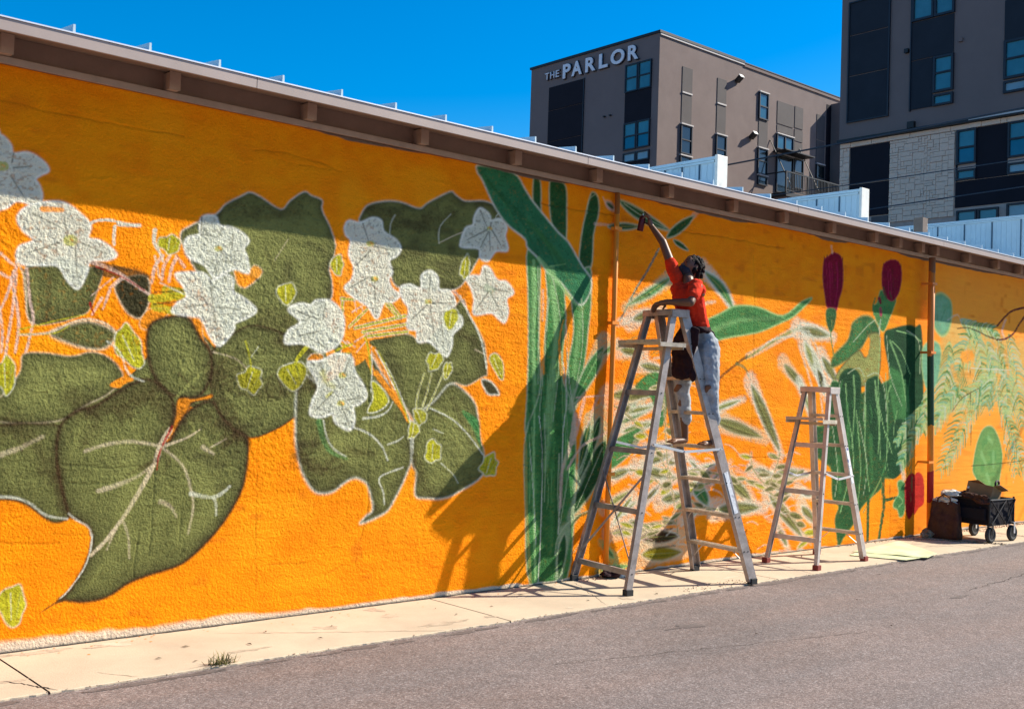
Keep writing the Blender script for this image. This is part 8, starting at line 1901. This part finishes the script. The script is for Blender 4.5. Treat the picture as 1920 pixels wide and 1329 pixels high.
L1, at1 = ladder((7.34, -.49, 0), R(-9), 2.40, .76, .64, .77, .78, .36, 7, (.17, .66, 1.15, 1.65), M_alu, .865, 'tall aluminium stepladder with a woman standing on it', rw=.088, rr_=.06)
bm = bmesh.new(); a, b_ = at1('f', .98, -1), at1('f', .62, -1); beam(bm, a+Vector((0, -.0045, 0)), b_+Vector((0, -.0045, 0)), .045, .001, (1, 0, 0)); obj('label_sticker', bm, mat('faded_sticker', (.8, .8, .8), .5, col2=(.45, .45, .5), vscale=40, mix=(.5, .6)), L1)
L2, at2 = ladder((9.70, -.545, 0), R(4), 1.79, .50, .49, .56, .58, .30, 5, (.27, .72, 1.18), M_alu2, .80, 'smaller bare aluminium stepladder standing empty near the red and green plants', rw=.07, rr_=.04, feet=M_redfoot, brace=False)
bm = bmesh.new(); a, b_ = at2('f', 1.16, -1), at2('f', .80, -1); beam(bm, a+Vector((0, -.0045, 0)), b_+Vector((0, -.0045, 0)), .045, .001, (1, 0, 0)); obj('label_sticker', bm, mat('blue_white_sticker', (.8, .8, .78), .5, col2=(.05, .08, .3), vscale=30, mix=(.56, .6)), L2)
# ---------------------------------------------------------------- the painter
M_skin = mat('brown_skin', (.150, .066, .036), .5, 0, .4, .08, 12, sheen=0)
M_shirt = mat('red_orange_shirt', (.66, .040, .014), .9, 0, .1, .16, 9, .5, 45, .008, col2=(.42, .018, .010), mix=(.48, .7), fine=.06)
M_jean = mat('washed_denim', (.36, .385, .41), .9, 0, .1, .18, 9, .35, 120, .003, col2=(.20, .225, .25), mix=(.45, .65), fine=.12)
M_hair = mat('black_hair', (.006, .004, .004), .7, 0, .15, .3, 40, .8, 90, .01)
M_jack = mat('dark_jacket', (.022, .008, .011), .85, 0, .2, .2, 10, .4, 30, .01)
M_mask = mat('dark_face_mask', (.02, .018, .028), .8)
V = Vector
pw = empty('person', (7.62, -.62, 1.2), 'woman in red-orange T-shirt and pale ripped jeans on the tall ladder, arm raised', 'person')
pm = Matrix.Translation((-7.62, .62, -1.2))
def W(p): return tuple(pm @ V(p))
def pb(name, parts, m, **k): return blob(name, [(W(a), ra, W(b), rb) for a, ra, b, rb in parts], m, pw, **k)
head = V((7.595, -.56, 2.775)); neck = V((7.50, -.60, 2.65)); chest = V((7.475, -.62, 2.50)); waist = V((7.575, -.62, 2.28)); hip = V((7.665, -.615, 2.10))
shR, elR, wrR, haR = V((7.470, -.47, 2.70)), V((7.445, -.34, 3.005)), V((7.425, -.215, 3.16)), V((7.41, -.17, 3.22))
shL, elL, wrL, haL = V((7.42, -.77, 2.58)), V((7.27, -.82, 2.43)), V((7.205, -.60, 2.437)), V((7.19, -.50, 2.42))
hN, kN, aN = V((7.65, -.72, 2.06)), V((7.63, -.77, 1.70)), V((7.70, -.76, 1.33)); hF, kF, aF = V((7.66, -.52, 2.06)), V((7.61, -.46, 1.70)), V((7.68, -.46, 1.33))
fz = 1.205
body = [(head, (.078, .072, .098), head+V((-.01, .005, .01)), (.080, .072, .095)), (head+V((-.035, .01, -.06)), .05, neck, .047), (neck, .048, chest+V((.02, 0, .08)), .06),
 (chest+V((.0, .12, .06)), .06, chest+V((-.0, -.12, .04)), .06), (chest, (.10, .14, .12), waist, (.09, .12, .10)), (waist, (.09, .12, .08), hip, (.115, .15, .10)),
 (shR, .047, elR, .036), (elR, .037, wrR, .024), (shL, .047, elL, .037), (elL, .037, wrL, .025),
 (hN, .088, kN, .056), (kN, .054, aN, .034), (hF, .088, kF, .056), (kF, .054, aF, .034)]
# feet: heel, ball and toes
for a, dy in ((aN, -.02), (aF, .01)):
    heel = V((a.x+.01, a.y, fz+.030)); ball = V((a.x-.15, a.y+dy, fz+.020)); body += [(a, .034, heel, .028), (heel, .028, ball, .026)]
    for k in range(5): body.append((ball+V((0, (k-2)*.016, 0)), .015, ball+V((-.055+abs(k-1.5)*.008, (k-2)*.018, -.006)), .009))
# hands
def hand(wr_, dirv, sidev, palmn, curl, s=1.):
    d, sv, n = V(dirv).normalized(), V(sidev).normalized(), V(palmn).normalized(); out = []; pc = wr_+d*.045*s
    out.append((wr_, .024*s, pc-sv*.014, .020*s)); out.append((wr_, .024*s, pc+sv*.014, .020*s)); out.append((pc-sv*.02, .018*s, pc+d*.035*s+sv*.02, .016*s)); out.append((pc+sv*.02, .018*s, pc+d*.035*s-sv*.02, .016*s))
    for k, ln in enumerate((.072, .08, .075, .06)):
        b0 = pc+d*.04*s+sv*(k-1.5)*.019*s; c = curl[k]; d1 = (d*math.cos(c)+n*math.sin(c)); d2 = (d*math.cos(2*c)+n*math.sin(2*c))
        m1 = b0+d1*ln*.5*s; out.append((b0, .0105*s, m1, .0095*s)); out.append((m1, .0095*s, m1+d2*ln*.5*s, .008*s))
    t0 = wr_+d*.02*s-sv*.022*s; t1 = t0+(d*.5-sv*.6+n*.5).normalized()*.04*s; out.append((t0, .013*s, t1, .011*s)); out.append((t1, .011*s, t1+(d*.7+n*.6).normalized()*.03*s, .009*s)); return out
body += hand(wrR, (-.08, .25, .80), (-.75, -.5, .1), (-.5, .5, -.45), (.25, .8, .95, 1.0), 1.05)
body += hand(wrL, (-.06, .9, -.15), (-1, -.05, .1), (0, .1, -1), (.55, .6, .6, .6), 1.05)
# ear, nose, brow on the same surface (face turned up and to the left)
fd = V((-.80, .36, .42)).normalized(); sd = V((.40, .90, 0)).normalized(); ud = fd.cross(sd).normalized(); ud = ud if ud.z > 0 else -ud
body += [(head-sd*.074+V((.01, 0, -.01)), (.022, .012, .03), head-sd*.074+V((.014, 0, .004)), (.02, .012, .026)), (head+fd*.078+ud*.005, .012, head+fd*.098-ud*.022, .014), (head+fd*.064+ud*.03-sd*.03, .016, head+fd*.064+ud*.03+sd*.03, .016), (head+fd*.055-ud*.05, .030, head+fd*.045-ud*.075, .026)]
pb('body', body, M_skin, voxel=.006, smooth=3)
M_eye = mat('eye', (.02, .015, .012), .2); M_lip = mat('lips', (.16, .05, .04), .5)
for s in (-1, 1):
    e = pb('eye', [(head+fd*.078+sd*s*.030+ud*.010, .0095, head+fd*.078+sd*s*.034+ud*.010, .0095)], M_eye, voxel=.003, smooth=1)
pb('mouth', [(head+fd*.086-ud*.045-sd*.018, .006, head+fd*.086-ud*.045+sd*.018, .006)], M_lip, voxel=.003, smooth=1)
mk = pb('face_mask', [(head+fd*.075-ud*.055, .042, head+fd*.05-ud*.085, .044), (head+fd*.05-ud*.07-sd*.03, .045, head+fd*.04-ud*.09+sd*.03, .04), (head+fd*.02-ud*.10, .05, head-ud*.12+fd*.03, .04)], M_mask, voxel=.006, smooth=3)
random.seed(21); hp = [(head+V((.012, .004, .02)), (.085, .081, .098), head+V((.028, 0, -.01)), (.084, .080, .092))]
for _ in range(170):
    u, v_ = random.uniform(-1, 1), random.random()*6.28; q_ = V((math.cos(v_)*math.sqrt(1-u*u), math.sin(v_)*math.sqrt(1-u*u), u))
    if q_.dot(fd) > .35 and q_.z < .85: continue
    if q_.z < -.75: continue
    c = head+V((.028, 0, .005))+V((q_.x*.086, q_.y*.082, q_.z*.100)); hp.append((c, random.uniform(.010, .020), c+q_*.010+V((0, 0, -.012)), random.uniform(.008, .016)))
pb('hair', [h for h in hp if True], M_hair, voxel=.005, smooth=1, wr=.004, wrs=60)
shirt = [(chest+V((.005, .115, .07)), .072, chest+V((0, -.115, .05)), .072), (chest+V((.03, 0, .10)), .06, chest, (.115, .155, .12)), (chest, (.115, .155, .12), waist+V((0, 0, .0)), (.105, .135, .08)), (waist, (.106, .138, .07), waist+V((.02, 0, -.07)), (.118, .15, .03)),
 (shR+V((0, -.02, -.02)), .064, shR+(elR-shR)*.38, .054), (shL+V((.0, .02, .01)), .066, shL+(elL-shL)*.62, .060)]
pb('shirt', shirt, M_shirt, voxel=.007, smooth=4, wr=.007, wrs=22, seed=3)
jean = [(waist+V((.025, 0, -.05)), (.105, .135, .03), hip, (.13, .18, .09)), (hip+V((.035, -.06, -.01)), (.11, .10, .10), hip+V((.03, .06, -.01)), (.11, .10, .10)),
 (hN, .104, kN+V((.01, 0, 0)), .074), (kN+V((.01, 0, 0)), .072, aN+V((0, 0, .10)), .058), (hF, .104, kF+V((.01, 0, 0)), .074), (kF+V((.01, 0, 0)), .072, aF+V((0, 0, .10)), .058), (aN+V((0, 0, .12)), .061, aN+V((0, 0, .09)), .061), (aF+V((0, 0, .12)), .061, aF+V((0, 0, .09)), .061)]
pb('jeans', jean, M_jean, voxel=.007, smooth=4, wr=.009, wrs=18, seed=9)
# rips showing the knees
for k_, nm in ((kN, 0), (kF, 1)):
    pb('knee_rip', [(k_+V((-.052, -.02, .02)), (.022, .035, .022), k_+V((-.052, .01, -.02)), (.020, .03, .018))], M_skin, voxel=.006, smooth=2)
jk = [(waist+V((.02, -.13, -.06)), (.05, .03, .035), waist+V((.12, -.03, -.07)), (.03, .06, .04)), (waist+V((.12, -.03, -.07)), (.03, .06, .04), waist+V((.02, .13, -.06)), (.05, .03, .03)),
 (waist+V((.135, -.02, -.08)), (.022, .10, .03), hip+V((.165, .0, -.02)), (.018, .085, .06)), (hip+V((.165, .0, -.02)), (.018, .085, .05), hip+V((.15, .03, -.10)), (.014, .05, .03)),
 (waist+V((-.02, -.13, -.06)), (.05, .03, .03), waist+V((-.125, -.04, -.07)), .035), (waist+V((-.125, -.04, -.07)), (.035, .12, .035), waist+V((-.13, .0, -.20)), (.028, .15, .04)),
 (waist+V((-.13, .0, -.20)), (.028, .15, .04), waist+V((-.12, .04, -.46)), (.020, .10, .05)), (waist+V((-.13, -.07, -.25)), (.02, .03, .03), waist+V((-.10, -.08, -.50)), (.016, .028, .03))]
pb('tied_jacket', jk, M_jack, voxel=.007, smooth=3, wr=.016, wrs=14, seed=5)
# spray can in the raised hand
cd = V((.05, -.18, 1)).normalized(); cb = haR+V((-.035, .045, -.105)); sc_ = empty('spray_can', cb, 'dark red spray can held up against the wall in the raised hand', 'spray can')
bm = bmesh.new(); tube(bm, [cd*0, cd*.004, cd*.12, cd*.135, cd*.142], [.026, .029, .029, .020, .012], 16); obj('can_body', bm, mat('dark_red_can', (.10, .012, .02), .35, .4), sc_, smooth=True)
bm = bmesh.new(); tube(bm, [cd*.142, cd*.158], .007, 10); obj('nozzle', bm, M_capw, sc_)
# ---------------------------------------------------------------- wagon and what lies around it
M_cloth = mat('black_canvas', (.012, .010, .014), .9, 0, .2, .2, 12, .4, 40, .006)
wg = empty('folding_wagon', (13.27, -.60, 0), 'black folding canvas wagon loaded with supplies beside the wall', 'wagon', rz=R(-4))
x0, x1, y0, y1, zb, zt = -.32, .24, -.24, .25, .205, .505
bm = bmesh.new(); n = 14
def sheet(bm, P0, P1, P2, P3, nx, nz, amp, nrm, seed=0):
    g = [[bm.verts.new(V(P0).lerp(V(P1), i/nx).lerp(V(P3).lerp(V(P2), i/nx), k/nz)+V(nrm)*amp*mn.noise(V((i*.7+seed, k*.7, seed)))*math.sin(math.pi*k/nz)) for i in range(nx+1)] for k in range(nz+1)]
    for k in range(nz):
        for i in range(nx): bm.faces.new((g[k][i], g[k][i+1], g[k+1][i+1], g[k+1][i]))
sheet(bm, (x0, y0, zb), (x1, y0, zb), (x1, y0, zt), (x0, y0, zt), 12, 6, .02, (0, -1, 0), 1); sheet(bm, (x0, y1, zb), (x1, y1, zb), (x1, y1, zt), (x0, y1, zt), 12, 6, .02, (0, 1, 0), 2)
sheet(bm, (x0, y0, zb), (x0, y1, zb), (x0, y1, zt), (x0, y0, zt), 8, 6, .02, (-1, 0, 0), 3); sheet(bm, (x1, y0, zb), (x1, y1, zb), (x1, y1, zt), (x1, y0, zt), 8, 6, .02, (1, 0, 0), 4); sheet(bm, (x0, y0, zb), (x1, y0, zb), (x1, y1, zb), (x0, y1, zb), 8, 6, .02, (0, 0, -1), 5)
obj('canvas_body', bm, M_cloth, wg)
bm = bmesh.new(); tube(bm, [(x0, y0, zt), (x1, y0, zt), (x1, y1, zt), (x0, y1, zt)], .013, 8, closed=True)
for sx_ in (x0, x1):
    for sy_ in (y0, y1): tube(bm, [(sx_, sy_, .20), (sx_, sy_, zt+.03)], .013, 8)
obj('frame', bm, M_black, wg)
for sy_ in (y0-.022, y1+.022):
    for a, b_ in (((x0, zb), (.03, zt)), ((.03, zb), (x0, zt)), ((.04, zb), (x1, zt)), ((x1, zb), (.04, zt))):
        bm = bmesh.new(); tube(bm, [(a[0], sy_, a[1]), (b_[0], sy_, b_[1])], .008, 6); obj('cross_tube', bm, M_black, wg)
obj('side_pocket', B(x0-.05, x0-.02, y0+.03, y1-.12, zb+.06, zb+.20), M_cloth, wg, bevel=.01)
for sx_ in (x0+.03, x1-.03):
    for sy_ in (y0, y1):
        w_ = empty('wheel', (sx_, sy_, .095)); w_.parent = wg; bm = bmesh.new()
        prof = [(.055, -.022), (.085, -.024), (.095, -.015), (.095, .015), (.085, .024), (.055, .022)]
        rg = [[bm.verts.new((r_*math.cos(2*math.pi*k/20), y_, r_*math.sin(2*math.pi*k/20))) for k in range(20)] for r_, y_ in prof]
        for i in range(len(prof)): 
            for k in range(20): bm.faces.new((rg[i][k], rg[i][(k+1) % 20], rg[(i+1) % 6][(k+1) % 20], rg[(i+1) % 6][k]))
        obj('tyre', bm, M_foot, w_, smooth=True)
        bm = bmesh.new(); tube(bm, [(0, -.018, 0), (0, .018, 0)], .054, 14); obj('hub', bm, M_black, w_)
        bm = bmesh.new(); beam(bm, (0, -.032, 0), (0, -.032, .13), .03, .005, (1, 0, 0)); beam(bm, (0, .032, 0), (0, .032, .13), .03, .005, (1, 0, 0)); box(bm, -.03, .03, -.035, .035, .13, .137); obj('fork', bm, M_bright if sx_ > 0 else M_black, w_)
bm = bmesh.new(); tube(bm, [(x1+.02, 0.0, .22), (x1+.10, 0, .30), (x1+.07, -.0, .60)], .012, 8); obj('handle_bar', bm, M_black, wg)
bm = bmesh.new(); ring = [(x1+.05+.075*math.cos(a_)*1.3, .0+.03*math.cos(a_), .665+.038*math.sin(a_)) for a_ in np.linspace(0, 2*math.pi, 18, endpoint=False)]; tube(bm, ring, .014, 8, closed=True); obj('handle_grip', bm, M_foot, wg, smooth=True)
bm = bmesh.new(); tube(bm, [(x1+.02, y1-.03, .18), (x1+.13, y1-.03, .22), (x1+.15, y1-.03, .40), (x1+.13, y1-.03, .545), (x1+.04, y1-.03, .56)], .016, 8); tube(bm, [(x1+.05, y1-.02, .555), (x1+.05, y0+.25, .53)], .028, 8); obj('push_bar', bm, M_foot, wg, smooth=True)
# load
M_card = mat('brown_cardboard', (.26, .155, .075), .85, 0, .2, .12, 8)
cb_ = empty('cardboard_box', (13.20, -.60, .50), 'open brown cardboard box tilted on top of the black wagon', 'box', rz=R(10)); cb_.rotation_euler = (R(8), R(14), R(8))
bm = bmesh.new()
for a in ((-.17, .17, -.15, -.145, 0, .15), (-.17, .17, .145, .15, 0, .15), (-.17, -.165, -.1449, .1449, 0, .15), (.165, .17, -.1449, .1449, 0, .15), (-.1649, .1649, -.1449, .1449, 0, .005)): box(bm, *a)
obj('carton', bm, M_card, cb_)
for s, ax in ((-1, 0), (1, 0)):
    bm = bmesh.new(); beam(bm, (-.17, s*.15, .151), (.17, s*.15, .151), .004, .001, (0, 1, 0)); bm.free(); bm = bmesh.new()
    vs = [bm.verts.new(p) for p in ((-.17, s*.151, .151), (.17, s*.151, .151), (.165, s*(.23 if s < 0 else .04), .18 if s < 0 else .19), (-.165, s*(.23 if s < 0 else .04), .18 if s < 0 else .19))]; bm.faces.new(vs); o = obj('flap', bm, M_card, cb_); so_ = o.modifiers.new('s', 'SOLIDIFY'); so_.thickness = .004
def crumple(name, c, r, m, lab, cat, seed, amp=.25, fq=9, zflat=True):
    bm = bmesh.new(); bmesh.ops.create_icosphere(bm, subdivisions=4, radius=1)
    for v in bm.verts:
        d = v.co.copy(); k = 1+amp*mn.noise(d*1.6+V((seed, 0, 0)))+amp*.6*abs(mn.noise(d*fq*.5+V((0, seed, 0)))); v.co = V((d.x*r[0]*k, d.y*r[1]*k, d.z*r[2]*k))
        if zflat: v.co.z = max(v.co.z, -r[2]*.9)
    o = obj(name, bm, m, smooth=False); o.location = c; return tag(o, lab, cat)
M_tote = mat('brown_tote', (.085, .035, .018), .85, 0, .2, .3, 12, col2=(.05, .02, .02), mix=(.45, .6)); M_plas = mat('white_plastic', (.62, .60, .55), .4, 0, .5, .1, 14); M_blue = mat('blue_label', (.01, .03, .22), .4)
tb = empty('tote_bag', (12.82, -.33, 0), 'dark brown tote bag standing between the wall and the left end of the wagon', 'bag', rz=R(12))
bm = bmesh.new(); n_ = 14; prev = None
for k in range(11):
    z_ = .008+.44*k/10; w1, w2 = .085-.02*(k/10)**2, .19-.035*(k/10)**1.5; ring = []
    for i in range(4*n_):
        t_ = i/(4*n_)*2*math.pi; cx, cy = math.cos(t_), math.sin(t_); m_ = max(abs(cx), abs(cy))**.75; q_ = mn.noise(V((cx*2.2, cy*2.2, z_*9)))
        ring.append(bm.verts.new((cx/m_*w1*(1+.22*q_), cy/m_*w2*(1+.12*q_), z_+(.03*mn.noise(V((cx*3, cy*3, 5))) if k == 10 else 0))))
    if prev:
        for i in range(4*n_): bm.faces.new((prev[i], prev[(i+1) % (4*n_)], ring[(i+1) % (4*n_)], ring[i]))
    else: bm.faces.new(ring[::-1])
    prev = ring
obj('bag_body', bm, M_tote, tb, smooth=True)
for s_ in (-1, 1):
    bm = bmesh.new(); tube(bm, [(s_*.06, -.08, .40), (s_*.075, -.07, .50), (s_*.07, 0, .55), (s_*.075, .07, .49), (s_*.06, .08, .40)], .009, 6); obj('bag_handle', bm, M_tote, tb)
crumple('paper_wad', (12.82, -.33, .46), (.06, .12, .05), M_plas, 'pale crumpled paper sticking out of the dark tote bag', 'paper', 17, .5, 12, False)
crumple('plastic_bag', (12.90, -.36, .55), (.10, .12, .04), M_plas, 'crumpled pale plastic bag lying over the end of the wagon', 'bag', 7, .4, 12)
crumple('plastic_bag', (12.95, -.56, .545), (.07, .10, .035), M_tote, 'dark cloth bundle at the left end of the wagon load', 'bundle', 9, .5, 12)
pc = empty('paint_can', (13.0, -.70, .37), 'dark paint can with a blue label inside the wagon end', 'can'); bm = bmesh.new(); tube(bm, [(0, 0, 0), (0, 0, .16)], .055, 16); obj('can_body', bm, M_black, pc, smooth=True); bm = bmesh.new(); tube(bm, [(0, 0, .04), (0, 0, .12)], .0565, 16, caps=False); obj('can_label', bm, M_blue, pc, smooth=True)
bm = bmesh.new(); tube(bm, [(0, 0, .161), (0, 0, .168)], .058, 16); obj('can_lid', bm, M_bright, pc)
bn = empty('spray_bottle', (13.05, -.50, .42), 'dark bottle standing upright in the wagon next to the box', 'bottle'); bm = bmesh.new(); tube(bm, [(0, 0, 0), (0, 0, .14), (0, 0, .17), (0, 0, .2)], [.035, .035, .02, .015], 14); obj('bottle_body', bm, mat('maroon_plastic', (.06, .012, .015), .4), bn, smooth=True); bm = bmesh.new(); tube(bm, [(0, 0, .2), (0, 0, .225)], .017, 10); obj('bottle_cap', bm, M_plas, bn)
crumple('bin_bag', (13.12, -.46, .50), (.13, .13, .07), M_jack, 'black plastic sack slumped in the middle of the wagon behind the box', 'bag', 19, .5, 12)
crumple('cloth', (12.93, -.72, .50), (.05, .09, .05), M_tote, 'brown rag hanging over the near corner of the wagon', 'rag', 23, .6, 12)
# green sheets on the sidewalk
M_gsh = mat('pale_green_sheet', (.56, .60, .34), .8, 0, .2, .12, 5, col2=(.66, .62, .42), mix=(.45, .6))
def gsheet(pts, z0, lab, sd):
    bm = bmesh.new(); a, b, c, d = [V((*p, z0)) for p in pts]; g = []
    for k in range(9): g.append([bm.verts.new(a.lerp(b, i/10).lerp(d.lerp(c, i/10), k/8)+V((0, 0, .008*(1+mn.noise(V((i*.4, k*.4, sd))))))) for i in range(11)])
    for k in range(8):
        for i in range(10): bm.faces.new((g[k][i], g[k][i+1], g[k+1][i+1], g[k+1][i]))
    o = obj('paint_sheet', bm, M_gsh); s_ = o.modifiers.new('s', 'SOLIDIFY'); s_.thickness = .004; tag(o, lab, 'sheet', 'green sheets on the sidewalk')
gsheet([(10.40, -.50), (10.62, -1.02), (10.98, -1.02), (10.9, -.36)], .004, 'pale green paper sheet nearest the small ladder', 1)
gsheet([(10.62, -.40), (10.95, -1.08), (11.35, -.98), (11.95, -.22)], .012, 'pale green paper sheet lapping over the other, further right', 6)
# rag bundle at the pipe foot
crumple('rag', (7.16, -.10, .045), (.10, .07, .045), M_jack, 'small dark rag bundle at the foot of the thin pipe', 'rag', 11, .5, 12)
crumple('rag', (7.26, -.13, .02), (.05, .03, .02), M_plas, 'small white rag scrap on the ground behind the tall ladder', 'rag', 13, .5, 12)
crumple('stone', (12.72, -.16, .045), (.10, .07, .06), mat('brown_rock', (.20, .13, .08), .9, col2=(.38, .3, .2), vscale=20), 'rough brown stone lying at the foot of the thick painted pipe', 'stone', 15, .4, 8)
